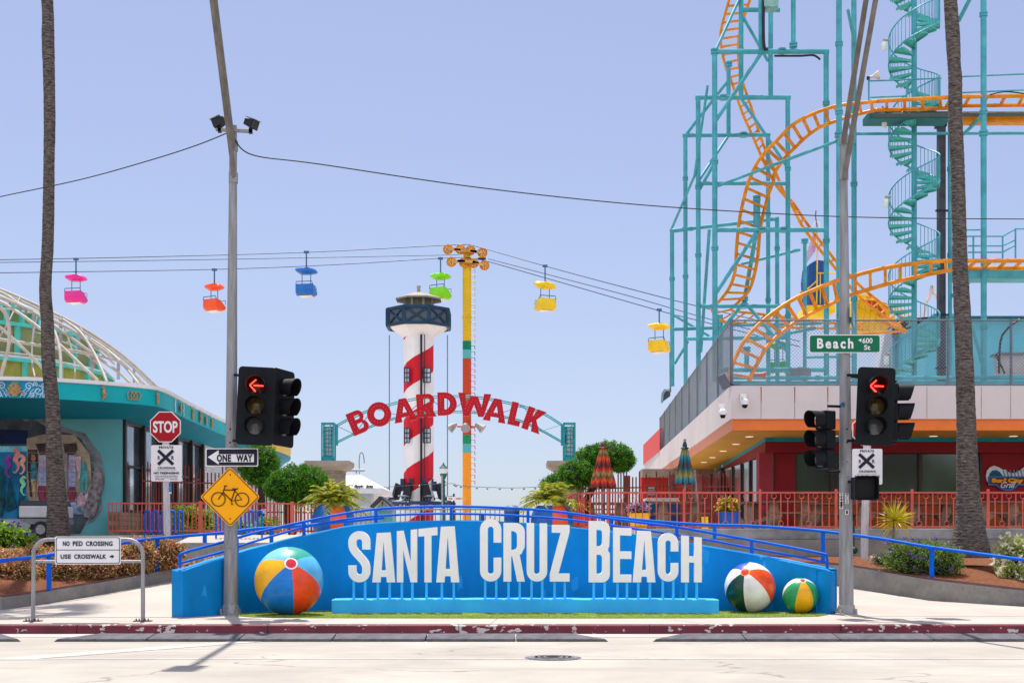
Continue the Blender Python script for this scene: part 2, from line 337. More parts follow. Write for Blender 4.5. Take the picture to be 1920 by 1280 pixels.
# plaza sheet and beds
pl = MB(); pl.box(-60, 60, 33.0, 128, 1.0, 1.63); pl.build('plaza_pavement', M_conc, kind='structure')
pf = MB(); pf.add([(-8.2, 31.1, 1.42), (3.2, 31.1, 1.42), (3.2, 33, 1.634), (-8.2, 33, 1.634), (-8.2, 31.1, .5), (3.2, 31.1, .5)], [(0, 1, 2, 3), (4, 5, 1, 0)])
pf.build('plaza_apron', M_walk, kind='structure')
M_soil = mat('bark_mulch', (.26, .085, .03), .95, var=.35, scale=14, bump=1, bscale=90, col2=(.10, .04, .02))
def bed(name, xs, y1, z1):
    rows = []
    for x in xs: rows.append([(x, reary(x)+.06+(y1-reary(x))*t, ctop(x)-.02+(z1(x)-ctop(x))*t**.8+(.04*math.sin(x*7+t*9) if 0 < t < 1 else 0)) for t in [i/7 for i in range(8)]])
    return MB().strip([r[::-1] for r in rows]).build(name, M_soil, kind='structure', smooth=60)
def ctop(x): return interp([(-40, .38), (-12, .38), (-9.72, .41), (-9.4, .45), (-8.8, .59), (-7.7, .84), (-7.2, .95), (7.2, .95), (7.73, .895), (8.87, .66), (10.36, .475), (12, .4), (40, .38)], x)
bed('planting_bed', [-30, -20, -14, -12, -10.8, -9.72, -9.4, -8.8, -8.2, -7.7, -7.3], 33, lambda x: 1.5)
bed('planting_bed', [5.5, 6, 6.8, 7.73, 8.3, 8.87, 9.6, 10.36, 12, 16, 26], 31.8, lambda x: 1.12)
def lowwall(name, xs, label):
    o = thing(name, label, 'wall', (xs[0], reary(xs[0]), .15)); mb = MB(); cap = MB()
    for a, b_ in zip(xs, xs[1:]):
        ya, yb = reary(a), reary(b_); za, zb = ctop(a), ctop(b_)
        mb.add([(a, ya, -.1), (b_, yb, -.1), (b_, yb, zb), (a, ya, za), (a, ya+.2, za), (b_, yb+.2, zb)], [(0, 1, 2, 3), (3, 2, 5, 4)])
        cap.add([(a, ya+.2, za), (b_, yb+.2, zb), (b_, yb+.2, zb+.05), (a, ya+.2, za+.05), (a, ya+.26, za+.05), (b_, yb+.26, zb+.05)], [(0, 1, 2, 3), (3, 2, 5, 4)])
    mb.build('wall_body', M_wallc, o, smooth=25); cap.build('edging_strip', mat('mauve_edging', (.20, .10, .10), .8), o, smooth=25)
fine = lambda a, b_, n: [a+(b_-a)*i/n for i in range(n+1)]
lowwall('concrete_planter_wall', [-30]+fine(-12.5, -6.9, 24), 'low concrete planter wall curving up beside the pavement under the rust coloured hedges')
lowwall('concrete_planter_wall', fine(5.5, 12, 26)+[26], 'low stained concrete planter wall beside the pavement under the big palm and lavender bush')
# retaining walls
rw = MB(); xs = fine(-7.5, 3, 20)
for a, b_ in zip(xs, xs[1:]): rw.add([(a, reary(a), .2), (b_, reary(b_), .2), (b_, reary(b_), 1.44), (a, reary(a), 1.44), (a, reary(a)+.7, 1.44), (b_, reary(b_)+.7, 1.44)], [(0, 1, 2, 3), (3, 2, 5, 4)])
rw.build('retaining_wall', M_wallc, label='dark concrete retaining wall behind the ramp, under the sunlit slab and bike racks', cat='wall', smooth=25)
M_wallb = mat('water_stained_concrete', (.36, .36, .35), .9, var=.3, scale=.9, bump=.3, bscale=25, grime=.8, col2=(.17, .17, .16))
o = thing('terrace_wall', 'stepped stained concrete wall below the pink railing of the restaurant terrace', 'wall', (8, 31.9, 1))
MB().box(3.2, 30, 31.9, 32.5, .3, 1.52).build('lower_wall', M_wallc, o)
b2 = MB(); b2.box(3.2, 30, 32.1, 33.2, 1.521, 1.79); b2.build('upper_kerb', M_wallb, o, bevel=.02)
MB().box(3.2, 60, 33.2, 75, 1.631, 1.78).build('terrace_floor', M_conc, kind='structure')
# road lines
M_line = mat('road_line_paint', (.46, .43, .39), .8, var=.12, scale=3, grime=.5)
ln = MB(); ln.add([(-16, 15.6, .004), (-16, 15.48, .004), (-5.2, 16.1, .004), (60, 16.1, .004), (60, 16.2, .004), (-5.2, 16.2, .004)], [(1, 2, 5, 0), (2, 3, 4, 5)])
ln.add([(-6.6, 16.15, .0045), (-6.0, 16.15, .0045), (-3.6, 19.0, .0045), (-4.1, 19.0, .0045)], [(0, 1, 2, 3)])
ln.build('lane_line', M_line, kind='structure')
# manhole
mh = thing('manhole_cover', 'round grey iron manhole cover in the road surface', 'manhole cover', P(1037, 1233, 1.5/221*F)); yc = 1.5/221*F; xc = P(1037, 0, yc).x
MB().lathe([(.36, 0), (.36, .008), (.33, .01)], (xc, yc, 0), 40).build('rim', mat('worn_iron', (.14, .13, .14), .6, metal=.4, var=.2, scale=20), mh, smooth=30)
c = MB().lathe([(.32, .003), (.32, .014), (1e-4, .014)], (xc, yc, 0), 40)
for r in (.1, .17, .24): c.lathe([(r, .014), (r, .018), (r+.03, .018), (r+.03, .014)], (xc, yc, 0), 40)
c.build('lid', mat('worn_iron_light', (.20, .19, .20), .55, metal=.4, var=.3, scale=15, grime=.4), mh, smooth=30)
# rubber lane dividers
ords = ['first', 'second', 'third', 'fourth', 'fifth', 'sixth', 'seventh']
def divider(a, b_, l0, l1, label, name='lane_divider'):
    y0, y1 = 18.9, 19.55; mb = MB(); xa = P(a, 0, 19.2).x+.008; xb = P(b_, 0, 19.2).x-.008; h = .075
    ia = .35 if l0 else 0; ib = .35 if l1 else 0
    mb.add([(xa, y0, .001), (xb, y0, .001), (xa+ia*.15, y0+.015, .045), (xb-ib*.15, y0+.015, .045), (xa+ia*1.5, y1-.14, .09), (xb-ib*1.5, y1-.14, .09), (xa+ia*1.2, y1, .001), (xb-ib*1.2, y1, .001)],
           [(0, 1, 3, 2), (2, 3, 5, 4), (4, 5, 7, 6), (0, 2, 4, 6), (1, 7, 5, 3)])
    mb.build(name, M_blackr, label=label, cat='lane divider', group='rubber lane dividers along the kerb', bevel=.012)
divider(-160, 55, 0, 1, 'broken tapered black rubber divider piece at the left edge of the road')
e = [112, 285, 455, 628, 800, 967, 1140]
for i in range(6): divider(e[i], e[i+1], i == 0, i == 5, f'black rubber divider block, {ords[i]} from the left in the long run'+('' if i else ', with tapered end'))
e = [1218, 1393, 1567, 1740, 1915, 2090]
for i in range(5): divider(e[i], e[i+1], i == 0, 0, f'black rubber divider block, {ords[i]} from the gap in the right hand run'+('' if i else ', with pointed end'))
# ================================================================ BLUE WALL
bw = thing('blue_wall', 'long curved blue painted wall behind the big white letters', 'wall', (0, 25, .15)); mb = MB()
n = len(WALL); xs = []
for i in range(n-1):
    for s in range(4): t = s/4; xs.append((WALL[i][0]+(WALL[i+1][0]-WALL[i][0])*t, WALL[i][1]+(WALL[i+1][1]-WALL[i][1])*t))
xs.append(WALL[-1]); fr = [P(x, interp(WTOP, x), d) for x, d in xs]
rows = []
for i, p in enumerate(fr):
    d = (fr[min(i+1, len(fr)-1)]-fr[max(i-1, 0)]); d.z = 0; d.normalize(); nn = Vector((-d.y, d.x, 0))*.3
    if i == 0: nn = Vector((.02, .35, 0))
    if i == len(fr)-1: nn = Vector((-.02, .35, 0))
    q = p+nn; rows.append([(p.x, p.y, .0), (p.x, p.y, p.z-.02), (p.x+nn.x*.06, p.y+nn.y*.06, p.z), (q.x-nn.x*.06, q.y-nn.y*.06, p.z), (q.x, q.y, p.z-.02), (q.x, q.y, 0)])
mb.strip([r for r in rows[::-1]]); mb.add(rows[0], [tuple(range(6))]); mb.add(rows[-1], [tuple(range(6))[::-1]])
mb.build('wall_body', M_blue, bw, smooth=35)
# bench and letters
ls = thing('letter_sign', 'white block letters SANTA CRUZ BEACH on a light blue plinth', 'sign', (0, 23.6, .15))
bp = [(622, 23.5), (760, 23.68), (985, 23.75), (1200, 23.68), (1348, 23.5)]; rows = []
for i in range(33):
    x = 622+i*726/32; d = interp(bp, x); z = .41+.004*math.sin(i*1.7); X = P(x, 0, d).x; rows.append([(X, d, .1), (X, d, z-.015), (X, d+.015, z), (X, d+.5, z), (X, d+.5, .1)])
mb = MB().strip(rows[::-1]); mb.add(rows[0], [tuple(range(5))]); mb.add(rows[-1], [tuple(range(5))[::-1]]); mb.build('plinth', M_benchblue, ls, smooth=35)
def G_S(w, h, t): r = w/2-t/2; p = [(w-t/2, h*.64), (w-t/2, h-t/2-r)]+arc(w/2, h-t/2-r, r, 0, 180)+[(t/2, h*.74)]+bez((t/2, h*.74), (t/2, h*.56), (w-t/2, h*.46), (w-t/2, h*.27))+[(w-t/2, t/2+r)]+arc(w/2, t/2+r, r, 0, -180)+[(t/2, h*.33)]; return [stroke(p, t)]
def G_C(w, h, t): r = w/2-t/2; return [stroke([(w-t/2, h*.62), (w-t/2, h-t/2-r)]+arc(w/2, h-t/2-r, r, 0, 180)+[(t/2, t/2+r)]+arc(w/2, t/2+r, r, 180, 360)+[(w-t/2, h*.38)], t)]
def G_U(w, h, t): r = w/2-t/2; return [stroke([(t/2, h), (t/2, t/2+r)]+arc(w/2, t/2+r, r, 180, 360)+[(w-t/2, h)], t)]
def G_A(w, h, t, a=.30): # a: half width of top
    c = w/2; tp = w*a; bh = h*.24; bt = h*.13; st = t*.98
    def inx(y): return st+(c-tp)*(y/h)   # inner left edge
    apy = h*.80
    sl = lambda y: st+(c-st-.001)*(y/apy)
    return [[(0, 0), (st, 0), (sl(bh-bt), bh-bt), (w-sl(bh-bt), bh-bt), (w-st, 0), (w, 0), (c+tp, h), (c-tp, h)], [(sl(bh), bh), (w-sl(bh), bh), (c+.002, apy), (c-.002, apy)]]
def G_N(w, h, t): t = t*.86; return [[(0, 0), (t, 0), (t, h*.62), (w-t*1.02, 0), (w, 0), (w, h), (w-t, h), (w-t, h*.36), (t*1.02, h), (0, h)]]
def G_T(w, h, t): c = w/2; b_ = h*.145; return [[(c-t/2, 0), (c+t/2, 0), (c+t/2, h-b_), (w, h-b_), (w, h), (0, h), (0, h-b_), (c-t/2, h-b_)]]
def G_E(w, h, t): b_ = h*.14; m = h*.5; return [[(0, 0), (w, 0), (w, b_), (t, b_), (t, m-b_/2), (w, m-b_/2), (w, m+b_/2), (t, m+b_/2), (t, h-b_), (w, h-b_), (w, h), (0, h)]]
def G_H(w, h, t): b_ = h*.14; m = h*.5; return [[(0, 0), (t, 0), (t, m-b_/2), (w-t, m-b_/2), (w-t, 0), (w, 0), (w, h), (w-t, h), (w-t, m+b_/2), (t, m+b_/2), (t, h), (0, h)]]
def G_Z(w, h, t): b_ = h*.14; return [[(0, 0), (w, 0), (w, b_), (w*.44, b_), (w, h-b_*.9), (w, h), (w*.1, h), (w*.1, h-b_), (w*.55, h-b_), (0, b_*.9)]]
def G_B(w, h, t):
    b_ = h*.14; r = w*.38; m = h*.52; ri = max(.01, r-t*.6)
    o = [(0, 0), (w-r, 0)]+arc(w-r, r, r, -90, 0, 8)+[(w, m-h*.08)]+arc(w-h*.05, m-h*.06, h*.05, 0, 60, 4)+[(w-h*.03, m+h*.02)]+[(w-.01*h, m+h*.07)]+arc(w-r, h-r, r, 0, 90, 8)+[(0, h)]
    iw = w-t
    def hole(y0, y1, k): q = min(ri, (y1-y0)/2*.95); return [(t, y0), (iw-q*k, y0)]+arc(iw-q*k, y0+q, q*k, -90, 0, 5, ry=q)+arc(iw-q*k, y1-q, q*k, 0, 90, 5, ry=q)+[(t, y1)]
    return [o, hole(b_, m-b_/2, .8), hole(m+b_/2, h-b_, .8)]
def G_R(w, h, t):
    b_ = h*.14; r = w*.42; m = h*.47; iw = w-t; q = w*.2
    o = [(0, 0), (t, 0), (t, m-b_*.3), (t*1.12, m-b_*.3), (w-t*.98, 0), (w, 0), (w*.76, m-b_*.1), (w*.86, m+.01*h)]+arc(w-r, m+r, r, -40, 0, 4)+arc(w-r, h-r, r, 0, 90, 8)+[(0, h)]
    return [o, [(t, m+b_*.5), (iw-q, m+b_*.5)]+arc(iw-q, m+b_*.5+q, q, -90, 0, 4)+arc(iw-q, h-b_-q, q, 0, 90, 4)+[(t, h-b_)]]
LET = [('S', 653, 694, 995, 995), ('A', 698, 740.5, 999, 997), ('N', 744, 782, 995, 991.5), ('T', 784.5, 820, 991, 987.5), ('A', 818, 861, 987, 985.5), ('C', 900, 940, 972, 972), ('R', 944, 984, 979.5, 980), ('U', 987.5, 1026, 979.5, 980.5), ('Z', 1031, 1068, 983, 983.5),
       ('B', 1104, 1143.5, 976, 976), ('E', 1150, 1184, 988, 989.5), ('A', 1187, 1229, 993.5, 995.5), ('C', 1234, 1272, 998.5, 998.5), ('H', 1278, 1316, 1003, 1007)]
LF = dict(S=G_S, A=G_A, N=G_N, T=G_T, C=G_C, R=G_R, U=G_U, Z=G_Z, B=G_B, E=G_E, H=G_H)
for i, (ch, x0, x1, yl, yr) in enumerate(LET):
    D = interp(bp, (x0+x1)/2)+.1; yb = 1091 if ch in 'SNTEBHA' else 1089.5
    a = P(x0, yb, D); w = (x1-x0)/F*D; hm = (yb-(yl+yr)/2)/F*D; hl = (yb-yl)/F*D; hr = (yb-yr)/F*D; t = w*.365
    mb = MB()
    glyph_into(mb, LF[ch](w, hm, t), .09, lambda v: Vector((a.x+v.x, D+.045-v.z, a.z+v.y*(hl+(hr-hl)*v.x/w)/hm)))
    L = mb.build('letter', M_white, ls)
    for fx in (.24, .76) if ch not in 'T' else (.42,):
        px = a.x+w*fx; q = MB().box(px-.022, px+.022, D+.02, D+.06, .405, a.z+.12); q.build('leg', M_benchblue, L)
# turf
M_turf = mat('turf_backing', (.20, .26, .05), .95, var=.25, scale=8, bump=.8, bscale=150)
poly = [(-4.9, 22.75), (-4.5, 22.35), (-3.5, 22.15), (0, 22.05), (3, 22.1), (4.5, 22.35), (5.4, 22.6), (5.7, 23.1)]
tf = thing('turf', None, None); tf['kind'] = 'stuff'
wl = [(x, y+.05) for x, y in wallxy if -5.2 < x < 5.75][::-1]
MB().slab(poly+wl, .1505, .158).build('turf_backing', M_turf, tf)
g = MB(); rnd = random.Random(3)
for _ in range(16000):
    x = rnd.uniform(-4.9, 5.7); ym = interp(poly, x); y = ym+rnd.random()**1.5*1.6 if ym < 30 else 23
    if y > wally(x)-.03: continue
    h = rnd.uniform(.012, .028); dx = rnd.uniform(-.01, .01); a = rnd.random()*PI; u = math.cos(a)*.004; v = math.sin(a)*.004
    g.add([(x-u, y-v, .156), (x+u, y+v, .156), (x+dx, y+rnd.uniform(-.01, .01), .156+h)], [(0, 1, 2)])
g.build('grass_blades', leafmat('turf_blades', ['5c7c1c', '8cac34', 'b4c850'], .8), tf)
# beach balls
chips(M_blue, 2.6, .92, (.015, .31, .72), (1, 1, .4))
def beachball(px, py, D, r, off, cols, pole, capc, ringc, label):
    c = P(px, py, D); c.z = .156+r*.985; o = thing('beach_ball', label, 'beach ball', (c.x, c.y, .156), group='oversized beach balls on the turf')
    e3 = Vector((pole[0], -math.sqrt(1-pole[0]**2-pole[1]**2), pole[1])); e1 = Vector((0, 0, -1)); e1 = (e1-e3*e1.dot(e3)).normalized(); e2 = e3.cross(e1)
    mb = MB(); n = 72; k = 36
    f = lambda th, ph, rr: c+(e3*math.cos(th)+(e1*math.cos(ph)+e2*math.sin(ph))*math.sin(th))*rr
    for i in range(k):
        for jn in range(n):
            a0, a1 = PI*i/k, PI*(i+1)/k; p0, p1 = 2*PI*jn/n+R(off), 2*PI*(jn+1)/n+R(off); mb.k = jn*6//n; q = len(mb.v)
            mb.add([f(a0, p0, r), f(a1, p0, r), f(a1, p1, r), f(a0, p1, r)], [(0, 1, 2, 3)])
    o1 = mb.build('shell', [mat('gloss_'+x, x, .35, var=.14, scale=2.5, coat=.3, grime=.18) for x in cols], o)
    import bmesh
    bm = bmesh.new(); bm.from_mesh(o1.data); bmesh.ops.remove_doubles(bm, verts=bm.verts, dist=1e-5); bm.to_mesh(o1.data); bm.free(); o1.data.polygons.foreach_set('use_smooth', [True]*len(o1.data.polygons))
    for nm, a_, rr, cc in (('ring', .19, r*1.004, ringc), ('cap', .145, r*1.012, capc)):
        q = MB(); q.add([f(0, 0, rr)]+[f(a_*s/3, 2*PI*jn/28, rr) for s in (1, 2, 3) for jn in range(28)]+[f(a_*1.03, 2*PI*jn/28, r*.99) for jn in range(28)],
            [(0, 1+jn, 1+(jn+1) % 28) for jn in range(28)]+[(1+s*28+jn, 1+(s+1)*28+jn, 1+(s+1)*28+(jn+1) % 28, 1+s*28+(jn+1) % 28) for s in range(3) for jn in range(28)])
        q.build(nm, mat('gloss_'+cc, cc, .3, var=.05, coat=.5), o, smooth=60)
beachball(542, 1088, 23.1, .617, 5, ['f04a1c', '58b4e6', '2f9a86', '7cc4ea', 'fdb40c', '0f78c8'], (.2, .53), 'd8102c', 'f4eeee', 'largest beach ball with yellow, blue and orange panels beside the bike sign pole')
beachball(1406, 1100, 23.9, .468, 0, ['e8e4e0', 'f0500f', 'ece8e4', '2848a8', 'ece8e4', '0c4434'], (-.32, .64), 'd01830', 'f0a020', 'middle sized beach ball with white, orange and dark green panels')
beachball(1501, 1118, 23.6, .327, -28, ['f8b010', '2a9a5c', 'e8e6e0', '2a9a5c', 'e8e6e0', '2a9a5c'], (0, .87), 'b02838', 'e8e0e0', 'smallest beach ball, green with a yellow panel')
# ================================================================ BLUE HANDRAILS
def railpath(pts, name, label, posts, r=.027, low=None, pw=.06):
    o = thing(name, label, 'handrail', (P(*pts[0]).x, pts[0][2], .15)); 
    MB().tube(smoothpath([P(*p) for p in pts], 5), r, 10).build('top_rail', M_rail, o, smooth=50)
    if low: MB().tube(smoothpath([P(*p) for p in low], 5), r*.85, 8).build('lower_rail', M_rail, o, smooth=50)
    for x, y0, y1, D in posts:
        a = P(x, y0, D); b_ = P(x, y1, D); q = MB().box(a.x-pw/2, a.x+pw/2, D-pw/2, D+pw/2, b_.z, a.z); q.build('post', M_rail, o)
def WD(x): return interp(WALL, x)+.15
fr = [(337.5, 1064), (337.5, 1046), (345, 1035.5), (420, 1015), (480, 998), (570, 977.5), (640, 963.5), (705, 954), (775, 950), (846, 949), (920, 950.5), (990, 954), (1060, 960.5), (1129, 970), (1200, 979), (1269, 987.5), (1340, 1000), (1409, 1012), (1480, 1025), (1540, 1037), (1550, 1042), (1551, 1065)]
lo = [(338, 1055), (420, 1033), (480, 1013.5), (570, 988), (640, 974.5), (705, 967), (775, 963.5), (840, 962.5), (920, 964), (990, 967.5), (1060, 973), (1129, 982), (1200, 992), (1269, 1002), (1340, 1014), (1409, 1027), (1480, 1040), (1550, 1054)]
railpath([(x, y, WD(x)) for x, y in fr], 'blue_handrail', 'blue double pipe handrail mounted along the top of the blue wall', [(x, interp(fr[2:-2], x), interp(WTOP, x)+1, WD(x)) for x in (444, 570, 705, 846, 990, 1129, 1269, 1409)], low=[(x, y, WD(x)) for x, y in lo])
rl = [(-500, 1082, 23.5), (-180, 1078, 23.6), (-60, 1060, 23.8), (0, 1051, 24.4), (92, 1040, 25.7), (228, 1018, 27.7), (292, 1009, 28.6), (420, 998, 29.8), (480, 990.6, 30.1), (566, 985, 30.4), (649, 977, 30.6), (720, 970, 30.8)]
railpath(rl, 'blue_handrail', 'blue pipe handrail rising in front of the rust coloured hedges and bike racks', [(92, 1040, 1106, 25.7), (295, 1010, 1074, 28.7), (509, 989, 1020, 30.2), (384, 1001, 1030, 29.5), (648, 977, 1000, 30.6)], r=.036, pw=.08)
r2 = [(1120, 966, 30.8), (1226, 976.6, 30.6), (1320, 983, 30.4), (1400, 985, 30.2), (1466, 989, 30.0), (1540, 995, 29.6), (1655, 1010, 28.5), (1747, 1025.5, 27.5), (1920, 1049, 26.1), (2100, 1075, 25.6), (2500, 1078, 25.5)]
railpath(r2, 'blue_handrail', 'blue pipe handrail descending in front of the terrace wall and lavender bush', [(1147, 969, 1010, 30.7), (1340, 983, 1010, 30.3), (1543, 996, 1066, 29.6), (1747, 1026, 1086, 27.5), (1985, 1058, 1120, 25.9), (2240, 1076, 1125, 25.6)], r=.036, pw=.08)
# ================================================================ SIGNAL POLES
def sigpole(pb, pt, ytop, yb, D, label, side):
    o = thing('signal_pole', label, 'pole', (P(pb, 0, D).x, D, .15)); a = P(pb, yb, D); t = P(pt, ytop, D); a.z = .15
    k = 14; MB().tube([a+(t-a)*(i/k) for i in range(k+1)], [.132-.068*i/k for i in range(k+1)], 16).build('shaft', M_pole, o, smooth=50)
    f = MB(); f.lathe([(.21, 0), (.21, .03), (.17, .04), (.155, .16), (.13, .2)], (a.x, a.y, .15), 8)
    for i in range(4): an = PI/4+i*PI/2; f.tube([(a.x+.2*math.cos(an), a.y+.2*math.sin(an), .15), (a.x+.2*math.cos(an), a.y+.2*math.sin(an), .27)], .018, 6)
    f.build('base_flange', M_galv, o)
    for i, z in enumerate((1012-960, 1012-998)): pass
    for py in (992, 1024) if side < 0 else (866, 892):
        c = P(pb+(pt-pb)*(yb-py)/(yb-ytop), py, D); rr = .132-.068*(yb-py)/(yb-ytop)+.006
        MB().tube([c-Vector((0, 0, .012)), c+Vector((0, 0, .012))], rr, 16).ball((c.x, c.y-rr-.005, c.z), .022, 8).build('band_clamp', M_galv, o)
    for py in (805, 830): c = P(pb+(pt-pb)*(yb-py)/(yb-ytop), py, D); MB().disc((c.x, c.y-.108, c.z), .018, d=.02, n=10).build('bolt', M_dark, o)
    return o
lp = sigpole(432, 437.5, 236, 1153, 23.1, 'tall grey signal pole carrying the bicycle warning sign and floodlights', -1)
# mast arms left
endL = Vector((-5.08, 20.3, 12.5))
MB().tube([P(437.5, 330, 23.0), P(437.5, 318, 22.95), endL], [.05, .045, .03], 10).build('mast_arm', mat('brown_arm_paint', (.17, .15, .13), .5, var=.2, scale=3), lp, smooth=50)
MB().tube([P(436.5, 275, 23.0), P(435.5, 262, 22.95), endL+Vector((.02, .1, .35))], [.05, .045, .03], 10).build('mast_arm', MATS['brown_arm_paint'], lp, smooth=50)
MB().box(endL.x-.2, endL.x+.2, endL.y-.6, endL.y+.1, endL.z-.02, endL.z+.12).build('luminaire', M_galv, lp, bevel=.04)
for py in (274, 334): c = P(437.5, py, 23.1); MB().tube([c-Vector((0, 0, .09)), c+Vector((0, 0, .09))], .085, 12).build('collar', M_galv, lp)
ca = P(405, 243, 22.95); cb = P(473, 247, 22.95); MB().bar(ca, cb, .06, .05).build('crossarm', M_galv, lp)
def flood(px, py, dirx, label):
    c = P(px, py, 22.95); o = thing('floodlight', label, 'floodlight', c, group='floodlights on the signal pole')
    X = Matrix.Translation(c) @ Matrix.Rotation(R(dirx), 4, 'Z') @ Matrix.Rotation(R(25), 4, 'X')
    X = Matrix.Rotation(R(dirx), 4, 'Z') @ Matrix.Rotation(R(22), 4, 'X')
    b_ = MB(); b_.add([(-.09, .16, -.07), (.09, .16, -.07), (.09, .16, .08), (-.09, .16, .08), (-.15, -.15, -.12), (.15, -.15, -.12), (.15, -.15, .12), (-.15, -.15, .12)], [(0, 1, 2, 3), (4, 7, 6, 5), (0, 4, 5, 1), (1, 5, 6, 2), (2, 6, 7, 3), (3, 7, 4, 0)])
    X = X @ Matrix.Scale(.68, 4); b_.build('lamp_housing', M_dark, o, local=True, xf=X); MB().box(-.13, .13, -.17, -.151, -.1, .1).build('lamp_glass', M_glass, o, local=True, xf=X)
    MB().box(-.16, .16, -.19, .1, .121, .14).build('visor', M_galv, o, local=True, xf=X)
    MB().box(-.03, .03, -.03, .03, -.18, -.08).build('bracket', M_dark, o, local=True)
flood(412, 230, -100, 'black floodlight on the crossarm, nearer the leaning arms'); flood(470, 232, 65, 'black floodlight on the crossarm, away from the leaning arms')
rp = sigpole(1587, 1581.5, 252, 1155, 23.1, 'tall grey signal pole carrying the green street name sign', 1)
endR = Vector((6.2, 20.3, 12.5))
MB().tube([P(1584, 334, 23.0), P(1585, 320, 22.95), endR], [.052, .05, .04], 10).build('mast_arm', MATS['brown_arm_paint'], rp, smooth=50)
MB().tube([P(1582, 268, 23.0), P(1583, 255, 22.95), endR+Vector((-.1, .1, .45))], [.052, .05, .04], 10).build('mast_arm', MATS['brown_arm_paint'], rp, smooth=50)
MB().box(endR.x-.18, endR.x+.18, endR.y-.75, endR.y+.1, endR.z-.02, endR.z+.2).build('luminaire', M_galv, rp, bevel=.04)
for py in (262, 328): c = P(1582, py, 23.1); MB().tube([c-Vector((0, 0, .09)), c+Vector((0, 0, .09))], .085, 12).build('collar', M_galv, rp)
dec = MB(); txt = MB()
for px, s, sz in ((1577.5, '7221B', 5.6), (1588, '72 1', 8)):
    n = len(s); y0 = 925
    for i, chh in enumerate(s):
        if chh == ' ': continue
        yy = y0+i*sz*.98+(1 if s[0:3] == '72 ' else 0)*i*2.4; dec.pbox(px-3.2, px+3.2, yy-.7, yy+sz+.7, 22.975, .003); ptext(txt, chh, px-1.8, px+1.8, yy+.5, yy+sz-.5, 22.972, depth=.002, bold=.02)
dec.build('number_sticker', M_signw, rp); txt.build('lettering', M_ink, rp)
MB().disc(P(1580, 758, 22.99), .04, d=.01).build('round_sticker', mat('sticker_blue', (.02, .12, .25), .5), rp)
# ---------------------------------------------------------------- traffic heads
def rrect(w, h, r, n=5): return arc(w/2-r, h/2-r, r, 0, 90, n)+arc(-w/2+r, h/2-r, r, 90, 180, n)+arc(-w/2+r, -h/2+r, r, 180, 270, n)+arc(w/2-r, -h/2+r, r, 270, 360, n)
M_lensr = mat('red_lens_dark', (.06, .006, .004), .25, coat=.3); M_lensy = mat('amber_lens_unlit', (.11, .07, .02), .25, var=.4, scale=8, coat=.4); M_lensg = mat('green_lens_unlit', (.09, .095, .10), .22, var=.2, scale=8, coat=.4)
M_arrow = mat('lit_red_arrow', (.8, .02, .01), .4, emit=((1, .03, .015), 3.2))
def head(px, py, D, rz, plate, lit, label, tilt=0, s=1.0, arm=None):
    c = P(px, py, D); o = thing('traffic_light', label, 'traffic light', c, group='traffic light heads')
    X = Matrix.Rotation(R(rz), 4, 'Z') @ Matrix.Rotation(R(tilt), 4, 'Y') @ Matrix.Scale(s, 4)
    b_ = MB()
    for i in (-1, 0, 1): b_.prism([(x, z+i*.355) for x, z in rrect(.33, .345, .04)], 0, .2)
    b_.build('housing', M_black, o, local=True, xf=X, bevel=.01)
    if plate: MB().prism(rrect(.66, 1.38, .07), -.012, -.002).build('backplate', M_black, o, local=True, xf=X)
    for i, m in ((1, M_lensr), (0, M_lensy), (-1, M_lensg)):
        z = i*.355; l = MB(); l.add([(0, -.055, z)]+[(r_*math.cos(a), -.055+d, z+r_*math.sin(a)) for r_, d in ((.07, .008), (.145, .04)) for a in [2*PI*q/24 for q in range(24)]],
            [(0, 1+(q+1) % 24, 1+q) for q in range(24)]+[(1+q, 1+(q+1) % 24, 25+(q+1) % 24, 25+q) for q in range(24)])
        L = l.build('lens', m, o, local=True, xf=X, smooth=60)
        # tunnel visor open at the bottom
        v = MB(); a0, a1 = -50, 230; K = 26; ring = []
        for r_ in (.168, .16):
            for y_ in (-.0, -1): ring.append([(r_*math.cos(R(a0+(a1-a0)*q/K)), (-.02 if y_ == 0 else -.21-.10*(math.sin(R(a0+(a1-a0)*q/K))*.5+.5)), z+r_*math.sin(R(a0+(a1-a0)*q/K))) for q in range(K+1)])
        v.strip([ring[0], ring[1], ring[3], ring[2]]); v.build('visor', M_black, o, local=True, xf=X, smooth=40)
        if lit and i == 1:
            a = MB(); y_ = -.062
            for p, q in (((-.115, 0), (-.01, .105)), ((-.115, 0), (-.01, -.105)), ((-.045, 0), (.12, 0))):
                a.bar((p[0], y_, z+p[1]), (q[0], y_, z+q[1]), .02, .006, up=(0, 1, 0))
            a.build('arrow', M_arrow, L, local=True, xf=X)
    if arm:
        for (x0, y0), (x1, y1) in arm: MB().tube([P(x0, y0, 23.1)-c, P(x1, y1, D+.1)-c], .024, 8).build('mounting_arm', M_black, o, local=True)
    return o
head(480, 761, 22.6, 3, True, True, 'traffic light with lit red arrow beside the bicycle sign pole', tilt=2.5, arm=[((437, 702), (455, 704)), ((434, 826), (450, 826))])
head(531, 765, 23.0, 66, True, False, 'side facing unlit traffic light with three visors pointing at the red boardwalk letters', tilt=2, arm=[((437, 703), (520, 706)), ((434, 826), (520, 822))])
head(1641, 762, 22.6, -2, True, True, 'traffic light with lit red arrow beside the pole with the green street sign', tilt=2.3, arm=[((1583, 703), (1612, 703)), ((1583, 826), (1610, 826))])
head(1682, 773, 23.4, 80, False, False, 'traffic light mostly hidden behind the lit one, its visors showing in front of the palm', arm=[((1583, 704), (1680, 715)), ((1583, 827), (1680, 830))])
